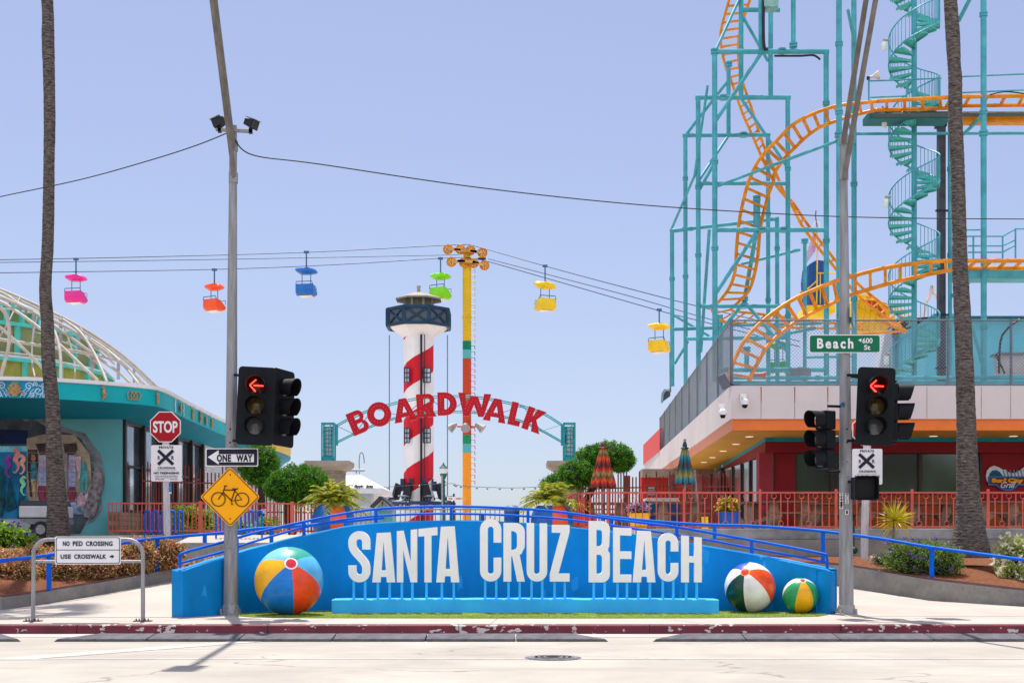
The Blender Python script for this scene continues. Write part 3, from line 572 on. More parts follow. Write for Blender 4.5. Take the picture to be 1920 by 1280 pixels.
head(1540, 824, 22.9, -62, False, False, 'slender unlit traffic light without backplate, its visors turned away from the right palm', s=.98, arm=[((1583, 762), (1552, 761)), ((1583, 883), (1548, 885))])
o = thing('pedestrian_signal', 'black square pedestrian signal box in front of the railroad crossing sign', 'pedestrian signal', P(1621, 937, 22.7)); c = P(1621, 915, 22.7)
MB().box(c.x-.2, c.x+.2, c.y, c.y+.2, c.z-.2, c.z+.2).build('housing', M_black, o, bevel=.02)
v = MB(); q = .2; ring = []
for s_, y_ in ((.2, 0), (.215, -.16), (.2, -.16), (.185, 0)): ring.append([(c.x+x*s_/.2, c.y+y_, c.z+z*s_/.2) for x, z in rrect(.4, .4, .05)])
for rg in ring: rg.append(rg[0])
v.strip(ring); v.build('visor', M_black, o, smooth=40)
MB().box(c.x-.18, c.x+.18, c.y-.012, c.y-.003, c.z-.18, c.z+.18).build('screen', mat('blank_signal_screen', (.006, .006, .008), .5), o)
MB().tube([c+Vector((-.18, .1, .12)), P(1587, 903, 23.1)], .025, 8).build('mounting_arm', M_black, o)
# ---------------------------------------------------------------- signs
def plate_r(x0, x1, z0, z1, r, y0, y1, mb): cx, cz = (x0+x1)/2, (z0+z1)/2; mb.prism([(cx+x, cz+z) for x, z in rrect(x1-x0, z1-z0, r)], y0, y1); return mb
def pp(mb, px0, px1, py0, py1, r, D, d=.01): a = P(px0, py1, D); b_ = P(px1, py0, D); return plate_r(a.x, b_.x, a.z, b_.z, r, D, D+d, mb)
# one way
o = thing('one_way_sign', 'black and white one way arrow sign above the bicycle sign', 'traffic sign', P(435, 873, 22.9))
pp(MB(), 385.5, 484, 840, 874, .03, 22.9).build('sign_plate', M_signw, o); pp(MB(), 387.3, 482.2, 841.8, 872.2, .025, 22.894, .005).build('face', M_ink, o)
a = MB(); a.pprism([(389.5, 856.5), (410, 843.5), (410, 851), (476, 851), (476, 866), (410, 866), (410, 870.5)], 22.889, .004); a.build('arrow', M_signw, o)
ptext(MB(), 'ONE', 406.5, 433, 851.6, 865.4, 22.886, depth=.003, bold=.045, space=1.1).build('lettering', M_ink, o); ptext(MB(), 'WAY', 443, 473.5, 851.6, 865.4, 22.886, depth=.003, bold=.045, space=1.1).build('lettering', M_ink, o)
# bike
M_yel = mat('sign_yellow', (.95, .40, .004), .6, spec=.2, var=.05, scale=2)
o = thing('bicycle_sign', 'yellow diamond warning sign with black bicycle symbol', 'traffic sign', P(431.5, 986, 22.9)); cx, cy, h = 431.5, 931, 56.5
def diam(hh, D, d, mb, hole=None):
    c = P(cx, cy, D); s = hh/F*D*2**.5; l = [((x-z)/2**.5, (x+z)/2**.5) for x, z in rrect(s, s, .05)]; loops = [l]
    if hole: s2 = hole/F*D*2**.5; loops.append([((x-z)/2**.5, (x+z)/2**.5) for x, z in rrect(s2, s2, .035)])
    glyph_into(mb, loops, d, lambda v: Vector((c.x+v.x, D-v.z, c.z+v.y))); return mb
diam(h, 22.9, .012, MB()).build('sign_plate', M_yel, o); diam(h-2.3, 22.89, .004, MB(), h-4.2).build('border', M_ink, o)
b_ = MB(); D = 22.885; q = lambda x, y: P(180+x/5.3333, 820+y/5.3333, D)
def ln2(p, w): b_.tube([q(*u) for u in p], w/5.3333/F*D/2, 6)
for (wx, wy) in ((1223, 616), (1460, 620)):
    b_.tube([q(wx+68*math.cos(t), wy+68*math.sin(t)) for t in [2*PI*i/36 for i in range(36)]], .0085, 6, closed=True)
for p, w in ((((1225, 612), (1262, 560), (1290, 490), (1280, 482), (1310, 482)), 9), (((1275, 522), (1395, 525)), 10), (((1270, 545), (1355, 630)), 11), (((1395, 510), (1352, 632)), 10), (((1390, 530), (1458, 618)), 7), (((1352, 632), (1458, 620)), 7), (((1365, 508), (1395, 516), (1420, 508)), 12), (((1352, 632), (1360, 665)), 8), (((1350, 668), (1370, 668)), 7)): ln2(p, w)
b_.disc(q(1352, 630), .013, d=.004); b_.disc(q(1223, 614), .01, d=.004); b_.build('bicycle_symbol', M_ink, o)
for py in (889.5, 972): MB().disc(P(431.5, py, 22.885), .013, d=.012, n=10).build('bolt', M_dark, o)
# street name sign
o = thing('street_name_sign', 'green street name sign reading Beach St on the signal pole', 'street sign', P(1584, 661, 22.95))
M_green = mat('sign_green', (.0, .14, .065), .4, var=.05)
pp(MB(), 1517, 1651, 627, 661.5, .04, 22.95).build('sign_plate', M_signw, o); pp(MB(), 1518.7, 1649.3, 628.7, 659.8, .035, 22.944, .005).build('face', M_green, o)
t = MB(); ptext(t, 'Beach', 1532, 1600, 634, 653.5, 22.94, depth=.004, bold=.035, space=1.35); ptext(t, '600', 1617, 1636, 633.5, 643.5, 22.94, depth=.004, bold=.02); ptext(t, 'St', 1620, 1632, 646.5, 656, 22.94, depth=.004, bold=.02)
t.pprism([(1609, 637.5), (1615, 634), (1615, 641)], 22.936, .004); t.build('lettering', M_signw, o)
o = thing('street_name_sign', 'teal edged street sign seen from the side just above the Beach sign', 'street sign', P(1597, 615, 23.3))
X = Matrix.Rotation(R(72), 4, 'Z'); s_ = MB(); s_.prism(rrect(.75, .3, .03), -.005, .005); s_.build('sign_plate', mat('street_sign_teal', (.03, .25, .28), .4), o, local=True, xf=Matrix.Translation((.02, 0, .18)) @ X)
MB().prism(rrect(.7, .25, .03), -.012, -.008).build('face', mat('street_sign_pale', (.25, .5, .55), .5, var=.4, scale=6), o, local=True, xf=Matrix.Translation((.02, 0, .18)) @ X)
MB().box(-.12, .0, -.02, .02, .1, .2).build('bracket', M_galv, o, local=True)
# rail crossing posts
def oct_(r): return [(r*math.cos(R(22.5+45*i))/math.cos(R(22.5)), r*math.sin(R(22.5+45*i))/math.cos(R(22.5))) for i in range(8)]
def stop(px, py, D, label, pxr=28.8):
    o = thing('stop_sign', label, 'stop sign', P(px, py+29, D), group='stop signs on rail crossing posts'); c = P(px, py, D); r = pxr/F*D
    MB().prism([(c.x+x, c.z+z) for x, z in oct_(r)], D, D+.01).build('sign_plate', M_signw, o)
    MB().prism([(c.x+x, c.z+z) for x, z in oct_(r*.94)], D-.006, D-.001).build('face', mat('stop_red', (.36, .002, .010), .4, var=.05), o)
    ptext(MB(), 'STOP', px-23, px+23, py-11, py+11, D-.01, depth=.004, bold=.03).build('lettering', M_signw, o)
def rr(x0, x1, y0, y1, D, label):
    o = thing('rail_crossing_sign', label, 'traffic sign', P((x0+x1)/2, y1, D), group='private rail crossing signs'); w = x1-x0; f = lambda u: x0+u*w; g = lambda v: y0+v*(y1-y0)
    pp(MB(), x0, x1, y0, y1, .04, D).build('sign_plate', M_signw, o)
    t = MB(); e = D-.005; ptext(t, 'PRIVATE', f(.26), f(.72), g(.03), g(.095), e, bold=.03, space=1.2); ptext(t, 'R', f(.22), f(.3), g(.3), g(.4), e, bold=.02); ptext(t, 'R', f(.66), f(.75), g(.3), g(.4), e, bold=.02)
    cx = f(.475); cyy = g(.34); k = .245*w
    t.bar(P(cx-k, cyy-k*.93, e-.002), P(cx+k, cyy+k*.93, e-.002), .075, .004, up=(0, 1, 0)); t.bar(P(cx-k, cyy+k*.93, e-.006), P(cx+k, cyy-k*.93, e-.006), .075, .004, up=(0, 1, 0))
    ptext(t, 'CROSSING', f(.22), f(.78), g(.6), g(.66), e, bold=.03, space=1.2); t.pbox(f(.17), f(.82), g(.695), g(.703), e, .003)
    ptext(t, 'NO TRESPASSING', f(.09), f(.91), g(.74), g(.8), e, bold=.03)
    ptext(t, 'RIGHT TO PASS BY PERMISSION', f(.14), f(.86), g(.835), g(.86), e); ptext(t, 'SUBJECT TO CONTROL OF OWNER', f(.13), f(.87), g(.885), g(.91), e); ptext(t, 'SECTION 1008', f(.14), f(.42), g(.93), g(.955), e); ptext(t, 'CIVIL CODE', f(.62), f(.86), g(.93), g(.955), e)
    t.build('lettering', M_ink, o)
def wpost(px0, py0, px1, py1, D, w, label):
    a = P(px0, py0, D); b_ = P(px1, py1, D); o = thing('sign_post', label, 'post', (b_.x, b_.y, b_.z), group='white wooden posts of the rail crossing signs')
    k = 8; MB().tube([a+(b_-a)*(i/k) for i in range(k+1)], w/2, 8).build('shaft', mat('peeling_white_wood', (.62, .59, .59), .8, var=.15, scale=4, bump=.4, grime=.7, stretch=(3, 3, .5)), o, smooth=20)
stop(310, 800, 30.9, 'red stop sign above the rail crossing sign, in front of the teal building'); rr(283, 341, 834, 902, 30.9, 'white private railroad crossing sign under the stop sign by the teal building')
wpost(310, 775, 313.5, 1008, 31, .17, 'white wooden post holding the fully visible stop sign')
st = thing('blue_sticker_plate', 'small blue and white tag nailed on the wooden post under the rail sign', 'tag', P(319, 925, 30.8)); MB().pbox(316.5, 321.5, 904, 922, 30.85, .01).build('tag_plate', mat('tag_blue', (.05, .2, .45), .5, var=.4, scale=30), st); MB().pbox(316.5, 321.5, 922.3, 925, 30.85, .01).build('tag_foot', M_signw, st)
stop(1627, 806, 30.9, 'red stop sign almost wholly hidden behind the traffic light with the street sign pole'); rr(1598, 1654.5, 841, 908, 30.9, 'white private railroad crossing sign partly covered by the black pedestrian signal')
wpost(1627, 790, 1620, 1058, 31, .19, 'white wooden post standing in the mulch beside the yellow spiky plant')
g_ = MB(); o = thing('green_pipe', 'short dark green pipe with a knob against the concrete wall behind the signal pole', 'pipe', P(1601, 1034, 31)); MB().tube([P(1600, 985, 31.2), P(1600, 1030, 31.2)], .035, 8).build('pipe_body', mat('dark_green_paint', (.02, .08, .06), .5), o, smooth=50); MB().ball(P(1602, 1031, 31.1), .09, 10).build('knob', MATS['dark_green_paint'], o, smooth=60)
# barrier with sign
D = 21.3; o = thing('sign_barrier', 'grey pipe barrier with white no pedestrian crossing sign at the kerb', 'barrier', P(165, 1163, D)); a = P(62, 1165, D); b_ = P(268, 1165, D); z1 = P(0, 1011, D).z; r = .26
pts = [(a.x, D, .16), (a.x+.01, D, z1-r)]+[(a.x+r-r*math.cos(R(t)), D, z1-r+r*math.sin(R(t))) for t in range(15, 91, 15)]+[(b_.x-r+r*math.sin(R(t)), D, z1-r+r*math.cos(R(t))) for t in range(0, 91, 15)]+[(b_.x, D, .16)]
MB().tube(pts, .034, 10).build('frame', M_galv, o, smooth=50); MB().tube([P(63, 1052, D), P(267, 1052, D)], .026, 8).build('crossbar', M_galv, o, smooth=50)
for x in (a.x, b_.x):
    q = MB().box(x-.14, x+.14, D-.08, D+.08, .151, .165)
    for dx in (-.1, -.05, .05, .1): q.tube([(x+dx, D-.04, .16), (x+dx, D-.04, .2)], .01, 6)
    q.build('base_plate', M_dark, o)
s_ = pp(MB(), 103, 226.5, 1005, 1057.5, .03, D-.06, .012).build('sign_plate', M_signw, o)
t = MB(); e = D-.065
loops = lambda w, h: [rrect(w, h, .035), rrect(w-.02, h-.02, .03)]; cc = P(164.7, 1031.2, e); glyph_into(t, loops(1.06, .435), .003, lambda v: Vector((cc.x+v.x, e-v.z, cc.z+v.y)))
t.pbox(105, 225, 1029.8, 1031, e, .003)
for s__, x0, x1, y0, y1 in (('NO', 118, 130.5, 1014, 1023), ('PED', 136.5, 155, 1014, 1023), ('CROSSING', 161, 211, 1014, 1023), ('USE', 113.5, 133, 1038.5, 1047), ('CROSSWALK', 139, 199, 1038.5, 1047)): ptext(t, s__, x0, x1, y0, y1, e, bold=.03, space=1.1)
t.pprism([(206, 1041), (210, 1041), (209, 1038.5), (214.5, 1042.5), (209, 1046.8), (210, 1044.2), (206, 1044.2)], e, .003); t.build('lettering', mat('sign_navy', (.01, .03, .08), .5), s_)
# overhead cables
def cable(pts, label, r=.012, name='overhead_cable'): MB().tube(smoothpath([P(*p) for p in pts], 8), r, 5).build(name, M_dark, label=label, cat='cable')
cable([(-60, 384, 30), (0, 369, 28), (150, 337, 26), (280, 301, 24.5), (370, 272, 23.5), (434, 246, 23.0)], 'black wire running from the floodlight pole off to the left edge', .011)
cable([(440, 262, 23.0), (475, 291, 23.2), (600, 308, 24), (900, 352, 26), (1200, 384, 28), (1500, 403, 30), (1700, 409, 31), (1960, 411, 32.5)], 'black wire running from the floodlight pole across the sky to the right', .0125)
# ================================================================ LEFT TEAL BUILDING
def shade(h, **k): return mat('paint_'+h, h, k.pop('rough', .6), **k)
M_tealwall = mat('teal_stucco', (.12, .38, .40), .85, var=.08, scale=.8, bump=.2, bscale=90, grime=.1)
M_fascia = mat('turquoise_fascia', (.0, .42, .45), .5, var=.10, scale=.5)
M_soffit = mat('teal_soffit', (.0, .26, .38), .6, var=.1, scale=.6)
M_lip = mat('white_roof_edge', (.80, .76, .76), .6, var=.04, scale=1, grime=.1)
lb = thing('boardwalk_pavilion', 'teal building with a curved turquoise canopy decorated with brass shells', 'building', (-12, 36, 1.6))
can = [(-24, 30.9), (-16, 31.2)]+[(P(x, 0, d).x, d) for x, d in ((0, 31.5), (100, 31.8), (200, 32.5), (270, 33.2), (300, 33.8), (322, 35), (345, 36.7), (380, 39.4), (420, 42.8), (470, 46.5), (520, 50.5), (540, 53), (545, 55), (535, 58))]+[(-12, 61)]
cs = [(v.x, v.y) for v in smoothpath([(x, y, 0) for x, y in can], 5)]
def ncan(i, d):
    a = Vector(cs[max(i-1, 0)]); b_ = Vector(cs[min(i+1, len(cs)-1)]); t = (b_-a).normalized(); return (cs[i][0]-t.y*d*-1, cs[i][1]+t.x*d*-1)
def cstrip(prof, name, m, i0=0, i1=None, parent=lb):
    rows = []
    for i in range(i0, (i1 or len(cs))): rows.append([(*ncan(i, d), z) for d, z in prof])
    return MB().strip(rows).build(name, m, parent, smooth=40)
wy = 34.3
def inner(i): x, y = cs[i]; return (min(x, -10.5) if y > wy+.3 else min(x, -10.5), max(y, wy) if y < wy+3 else y)
ny = next(i for i, p in enumerate(cs) if p[1] > 47)
cstrip([(0, 5.0), (0, 5.42)], 'fascia', M_fascia, 0, ny+1)
cstrip([(0, 5.0), (0, 5.42)], 'fascia', mat('orange_fascia', (.80, .42, .05), .5, var=.2, scale=.5, col2=(.78, .62, .12)), ny)
cstrip([(.0, 5.42), (.05, 5.43), (.05, 5.52), (-.35, 5.53), (-3, 5.45)], 'roof_edge', M_lip)
rows = []
for i, (x, y) in enumerate(cs):
    ix = -10.5; iy = y
    if y < wy+.4 or x < -10.5: ix = min(x, -10.5); iy = wy
    rows.append([(x, y, 5.0), (ix, max(iy, wy), 4.74)])
MB().strip([r[::-1] for r in rows]).build('soffit', M_soffit, lb, smooth=30)
MB().add([(-24, 34, 5.44), (-10.7, 34, 5.44), (-10.7, 60, 5.44), (-24, 60, 5.44)], [(0, 1, 2, 3)]).build('roof', M_conc, lb)
MB().box(-24, -10.5, wy, wy+.25, 1.5, 4.8).build('wall', M_tealwall, lb)
M_wbrick = mat('white_brick', (.72, .72, .74), .7, var=.06, scale=2)
def brick(m, col2, sx, sy, mort=.02, axis='X'):
    t = m.node_tree; N = t.nodes.new; L = t.links.new; b = t.nodes['Principled BSDF']; src = b.inputs['Base Color'].links[0].from_socket
    tc = N('ShaderNodeTexCoord'); sp = N('ShaderNodeSeparateXYZ'); cb = N('ShaderNodeCombineXYZ'); L(tc.outputs['Object'], sp.inputs[0]); L(sp.outputs[axis], cb.inputs[0]); L(sp.outputs['Z'], cb.inputs[1])
    br = N('ShaderNodeTexBrick'); br.inputs['Scale'].default_value = 1; br.inputs['Brick Width'].default_value = sx; br.inputs['Row Height'].default_value = sy; br.inputs['Mortar Size'].default_value = mort; br.inputs['Mortar Smooth'].default_value = .1
    L(cb.outputs[0], br.inputs[0]); L(src, br.inputs[1]); 
    hs = N('ShaderNodeHueSaturation'); hs.inputs['Value'].default_value = .8; L(src, hs.inputs['Color']); L(hs.outputs[0], br.inputs[2]); br.inputs[3].default_value = (*col2, 1); L(br.outputs[0], b.inputs['Base Color'])
    bp = N('ShaderNodeBump'); bp.inputs['Strength'].default_value = .6; bp.inputs['Distance'].default_value = .01; bp.invert = True; L(br.outputs['Fac'], bp.inputs['Height']); L(bp.outputs[0], b.inputs['Normal'])
brick(M_wbrick, (.45, .45, .47), .4, .1, .012, 'Y')
MB().box(-10.75, -10.5, 43.4, 58, 1.5, 4.8).build('side_wall', M_wbrick, lb)
M_tanb = mat('tan_block', (.30, .24, .18), .9, var=.2, scale=3); brick(M_tanb, (.16, .13, .1), .4, .14, .012, 'Y')
MB().box(-10.72, -10.46, 34.0, 43.4, 1.5, 2.25).build('base_course', M_tanb, lb)
MB().box(-10.62, -10.58, 34.56, 43.4, 2.25, 4.74).build('window_glass', mat('reflective_glass', (.30, .36, .42), .05, metal=.8, var=.4, scale=.6), lb)
fm = MB()
for y in (34.6, 36.4, 38.2, 40, 41.8, 43.35): fm.box(-10.6, -10.42, y-.07, y+.07, 2.25, 4.74)
fm.box(-10.6, -10.5, 34.6, 43.4, 3.5, 3.56).box(-10.6, -10.48, 34.6, 43.4, 2.25, 2.33).box(-10.6, -10.48, 34.6, 43.4, 4.66, 4.74); fm.build('window_frame', mat('bronze_frame', (.035, .03, .03), .4, metal=.4), lb)
MB().box(-10.9, -10.64, 34.6, 43.4, 2.2, 2.75).build('window_blind', mat('dark_interior', (.02, .022, .025), .8), lb)
# brass ornaments on the fascia
M_brass = mat('brass_ornament', (.45, .30, .15), .45, metal=.3, var=.3, scale=20)
def at_can(px):   # point and outward frame on the fascia at photo px
    best = min(range(1, len(cs)-1), key=lambda i: abs(960+cs[i][0]/cs[i][1]*F-px) if cs[i][1] < 50 else 1e9)
    for i in (best-1, best):
        p0 = 960+cs[i][0]/cs[i][1]*F; p1 = 960+cs[i+1][0]/cs[i+1][1]*F
        if min(p0, p1) <= px <= max(p0, p1): best = i; break
    p0 = 960+cs[best][0]/cs[best][1]*F; p1 = 960+cs[best+1][0]/cs[best+1][1]*F; t = max(0, min(1, (px-p0)/(p1-p0)))
    a = Vector(cs[best]); b_ = Vector(cs[best+1]); q = a+(b_-a)*t; d = (b_-a).normalized(); M = Matrix(((d.x, -d.y, 0, q.x+d.y*.012), (d.y, d.x, 0, q.y-d.x*.012), (0, 0, 1, 5.21), (0, 0, 0, 1))); return M
def orn(px, fn, name='ornament', m=None):
    q = MB(); fn(q); M = at_can(px); q.v = [tuple(M @ Vector(v)) for v in q.v]; q.build(name, m or M_brass, lb)
def shell(q):
    for i in range(9): a = R(20+17.5*i); q.tube([(0, -.02, -.15), (.19*math.cos(a), -.035, -.15+.33*math.sin(a)*.95)], [.02, .035], 6)
    q.box(-.07, .07, -.04, .0, -.17, -.12)
def horse(q): q.tube([(-.06, -.02, .13), (-.01, -.02, .16), (.02, -.03, .11), (.0, -.03, .04), (.03, -.04, -.02), (.02, -.03, -.1), (-.02, -.02, -.16), (-.05, -.02, -.14)], [.015, .04, .04, .04, .06, .04, .02, .015], 8)
def rings(q):
    for x in (-.1, 0, .1): q.tube([(x+.085*math.cos(t), -.02, .105*math.sin(t)) for t in [2*PI*i/18 for i in range(18)]], .015, 6, closed=True)
def stick(q): q.tube([(0, -.02, .15), (.01, -.03, .08), (0, -.03, -.02), (.01, -.03, -.1), (0, -.02, -.16)], [.03, .05, .035, .05, .02], 8)
def oval(q): q.lathe([(1e-4, -.05), (.09, -.03), (.12, 0)], (0, 0, 0), 16); q.v = [(x, -.05-z if True else y, y*1.3) for x, y, z in q.v]
orn(28, shell, 'shell_ornament'); orn(193, horse, 'seahorse_ornament'); orn(250, rings, 'ring_ornament'); orn(293, stick, 'stick_ornament'); orn(336, oval, 'shell_ornament'); orn(359, stick, 'stick_ornament'); orn(373, horse, 'seahorse_ornament'); orn(384, oval, 'shell_ornament'); orn(395, stick, 'stick_ornament')
def scroll(sgn):
    def f(q):
        rnd = random.Random(5)
        for (cx, cz, r0, s, a0) in ((-.12, .08, .1, 1, 0), (.1, -.02, .13, -1, 90), (-.05, -.12, .07, 1, 200), (.22, .12, .06, -1, 20), (.25, -.13, .07, 1, 120), (-.25, -.08, .07, -1, 0), (.02, .14, .06, 1, 300)):
            pts = [(sgn*(cx+r0*(1-i/26)*math.cos(R(a0+s*i*22))), -.006, cz+r0*(1-i/26)*math.sin(R(a0+s*i*22))) for i in range(24)]; q.tube(pts, .012, 4)
        for i in range(7): q.tube(bez((sgn*(-.3+i*.08), -.006), (sgn*(-.2+i*.08), -.006), (0, 0), (0, 0), 1) if False else [(sgn*(-.32+i*.09), -.006, -.19), (sgn*(-.26+i*.09), -.006, -.05), (sgn*(-.18+i*.09), -.006, .02)], .008, 4)
    return f
for px, s in ((64, 1), (-6, -1)): 
    M = at_can(px); b_ = MB().box(-.33, .33, -.004, .01, -.2, .2); b_.v = [tuple(M @ Vector(v)) for v in b_.v]; b_.build('scroll_panel', mat('panel_blue', (.0, .24, .42), .5, var=.2, scale=3), lb)
    orn(px, scroll(s), 'scrollwork', mat('scroll_white', (.55, .72, .80), .6))
orn(327, lambda q: (q.tube([(0+.03*math.sin(i), -.01, -.18+i*.04) for i in range(10)], .02, 4)), 'scrollwork', mat('scroll_white', (.55, .72, .80), .6)); orn(343, lambda q: q.tube([(0+.03*math.sin(i*1.3), -.01, -.18+i*.04) for i in range(10)], .02, 4), 'scrollwork', mat('scroll_white', (.55, .72, .80), .6))
# painted mural (flat paint layers on the wall)
mu = thing('wall_mural', 'painted undersea mural with broken rock frame on the teal wall behind the palm', 'mural', (-13, wy, 1.7)); Ly = [wy-.004]
def paint(name, polys, m, dz=.004):
    Ly[0] -= dz
    for p in polys: MB().pprism(p, Ly[0], .003).build(name, m, mu)
ML = lambda n, c, **k: mat(n, c, .7, **k)
paint('rock_frame', [[(-190, 745), (0, 757), (12, 755), (20, 764), (38, 764), (52, 778), (66, 772), (80, 784), (100, 790), (120, 800), (140, 806), (160, 812), (172, 830), (188, 850), (196, 880), (197, 905), (190, 930), (192, 955), (178, 975), (160, 985), (150, 970), (130, 1003), (-190, 1003)]], ML('mural_rock', '8a9498', var=.3, scale=2.2, col2='4c555a'))
paint('rock_shadow', [[(-190, 770), (0, 776), (22, 770), (46, 790), (70, 790), (95, 805), (130, 812), (152, 822), (168, 850), (180, 890), (184, 925), (172, 960), (150, 1000), (-190, 1003)]], ML('mural_rock_dark', '565e64', var=.5, scale=1.5, col2='2c3238'))
paint('dark_window_strip', [[(-190, 800), (52, 806), (52, 832), (-190, 832)]], ML('mural_navy', '102248', var=.2))
paint('sea_scene', [[(-190, 838), (52, 838), (60, 1000), (-190, 1003)]], ML('mural_sea', '2f9cd0', var=.5, scale=.5, col2='0e4a6c', stretch=(.5, 1, 2)))
paint('sea_surface', [[(-190, 836), (52, 836), (52, 846), (-190, 850)]], ML('mural_surf', '7fd0e8', var=.3, scale=3))
paint('shipwreck_wall', [[(50, 822), (80, 814), (140, 815), (168, 850), (172, 900), (168, 945), (150, 962), (60, 945), (50, 930)]], ML('mural_sand', 'bca88c', var=.4, scale=1.6, col2='7d7064'))
paint('arch_opening', [[(66, 832), (92, 828), (94, 845), (86, 860), (74, 850)], [(118, 832), (143, 828), (146, 842), (135, 860), (122, 850)], [(52, 842), (70, 842), (72, 870), (66, 935), (56, 930), (52, 880)]], ML('mural_brown', '4d3b36', var=.4, scale=4))
paint('figure_coat', [[(58, 868), (66, 866), (70, 880), (69, 898), (57, 898)]], ML('mural_coat', '3c7c8c', var=.4, scale=9)); paint('figure_legs', [[(58, 898), (68, 898), (66, 934), (61, 934)]], ML('mural_tan', 'b89c78', var=.4, scale=9)); paint('figure_head', [[(59, 852), (65, 852), (67, 860), (63, 867), (58, 862)]], ML('mural_face', '9c6c54', var=.4, scale=12)); paint('painted_ledge', [[(60, 945), (168, 945), (160, 964), (62, 962)]], ML('mural_ledge', '7c94a8', var=.5, scale=5))
paint('column', [[(73, 853), (87, 853), (88, 942), (72, 942)], [(129, 853), (141, 853), (143, 945), (128, 945)]], ML('mural_column', '6b7fa6', var=.6, scale=6, col2='b9b7cc'))
paint('column_edge', [[(90, 850), (93, 850), (95, 940), (92, 940)], [(123, 850), (126, 850), (125, 940), (122, 940)]], ML('mural_lilac', '9c8db4', var=.2))
paint('barrel', [[(72, 910), (88, 910), (91, 925), (87, 938), (73, 938), (70, 925)], [(129, 912), (141, 912), (143, 926), (140, 941), (130, 941), (127, 926)]], ML('mural_maroon', '8a3c50', var=.5, scale=12, stretch=(4, 1, .3)))
paint('coral_fan', [[(150, 868), (158, 862), (164, 880), (166, 905), (160, 925), (152, 925), (148, 900)]], ML('mural_jade', '4f9c9c', var=.4, scale=8, stretch=(3, 1, .5)))
paint('pink_coral', [[(143, 935), (152, 922), (158, 930), (165, 918), (166, 940), (156, 950), (146, 948)], [(141, 856), (152, 855), (150, 895), (146, 900)]], ML('mural_pink', 'c9a3ae', var=.3, scale=10))
paint('pale_rubble', [[(176, 882), (186, 872), (192, 890), (193, 915), (184, 940), (178, 965), (168, 972), (158, 968), (154, 955), (164, 930), (172, 905)]], ML('mural_rubble', '9a8f8f', var=.8, scale=9, col2='4a4448'))
paint('column_ring', [[(72, y), (89, y), (89, y+1.8), (72, y+1.8)] for y in (852, 862, 872)]+[[(128, y), (143, y), (143, y+1.8), (128, y+1.8)] for y in (852, 862, 872)], ML('mural_rings', 'c88c8c', var=.3)); paint('tile_line', [[(50, y), (176, y), (176, y+.8), (50, y+.8)] for y in (830, 848, 866, 884, 902, 920, 938)], ML('mural_lines', '9c9088', var=.2))
paint('seaweed', [[(0, 870), (4, 880), (10, 940), (0, 990)], [(16, 890), (22, 910), (30, 950), (12, 960)], [(38, 905), (44, 930), (50, 980), (30, 985)]], ML('mural_weed', '0e4f5c', var=.4, scale=6))
sh = MB()
Ly[0] -= .006
def seahorse(px, py, s, m, flip=1):
    q = MB(); f = lambda x, y: P(px+flip*x*s, py+y*s, Ly[0]); pts = [(-14, -30), (-5, -36), (2, -30), (0, -18), (-6, -8), (2, 4), (4, 16), (-2, 28), (-8, 32), (-12, 27)]
    q.tube(smoothpath([f(*p) for p in pts], 4), [s/F*34*w for w in [2, 2.4, 4, 5, 6, 5.5, 5, 5, 6, 7.5, 9, 9, 9, 8, 8, 7.5, 7, 6.5, 6, 6, 5.5, 5, 4.6, 4.2, 4, 3.6, 3.2, 3, 2.8, 2.6, 2.4, 2.2, 2, 1.8, 1.6, 1.4, 1.3]], 6)
    w = woff(mu); q.v = [(v[0], Ly[0]+(v[1]-Ly[0])*.03, v[2]) for v in q.v]; q.build('painted_seahorse', m, mu)
seahorse(32, 866, .62, ML('mural_coralpink', 'd98a86', var=.2)); seahorse(43, 872, .5, ML('mural_peach', 'e8a890', var=.2)); seahorse(14, 876, .55, ML('mural_purple', '8c3f9a', var=.3), -1); seahorse(42, 912, .5, ML('mural_green', '8fd6a8', var=.3), -1)
# ---------------------------------------------------------------- lattice roof and green drum
dr = thing('green_drum_building', 'tiered round green and aqua building with white rims under the lattice arches', 'building', (-20, 44, 1.6)); c0 = (-20.3, 46, 0)
M_gg = mat('olive_green_panel', (.20, .23, .09), .6, var=.15, scale=.8); M_aqua = mat('aqua_trim', (.08, .48, .40), .5, var=.08)
for r_, z0, z1 in ((3.0, 8.85, 9.6), (5.1, 7.6, 8.6), (5.6, 6.0, 7.35)):
    dz = .15; MB().lathe([(r_, z0), (r_, z1)], c0, 64).build('drum_wall', M_gg if z0 > 6.5 else mat('yellow_green_panel', (.30, .29, .06), .6, var=.15), dr, smooth=40)
    MB().lathe([(r_+.05, z1), (r_+.15, z1), (r_+.15, z1+.12), (r_, z1+.14)], c0, 64).build('aqua_rim', M_aqua, dr, smooth=30)
    MB().lathe([(r_+.3, z0-.3), (r_+.42, z0-.28), (r_+.42, z0-.02), (r_, z0)], c0, 64).build('white_rim', M_lip, dr, smooth=30)
    for i in range(26):
        a = 2*PI*i/26
        if math.sin(a) < .3: MB().bar((c0[0]+(r_+.04)*math.cos(a), c0[1]+(r_+.04)*math.sin(a), z0), (c0[0]+(r_+.04)*math.cos(a), c0[1]+(r_+.04)*math.sin(a), z1), .16).build('mullion', M_aqua, dr)
MB().lathe([(6.9, 4.0), (6.9, 6)], c0, 48).build('drum_base', M_gg, dr, smooth=40)
la = thing('lattice_dome', 'white pipe lattice dome arching over the green drum building', 'roof structure', (-15, 39, 5.4))
M_lat = mat('cream_pipe', (.40, .365, .32), .5, var=.12, scale=3, grime=.2)
Z = lambda x, y, D: P(x/4, 500+y/4, D)
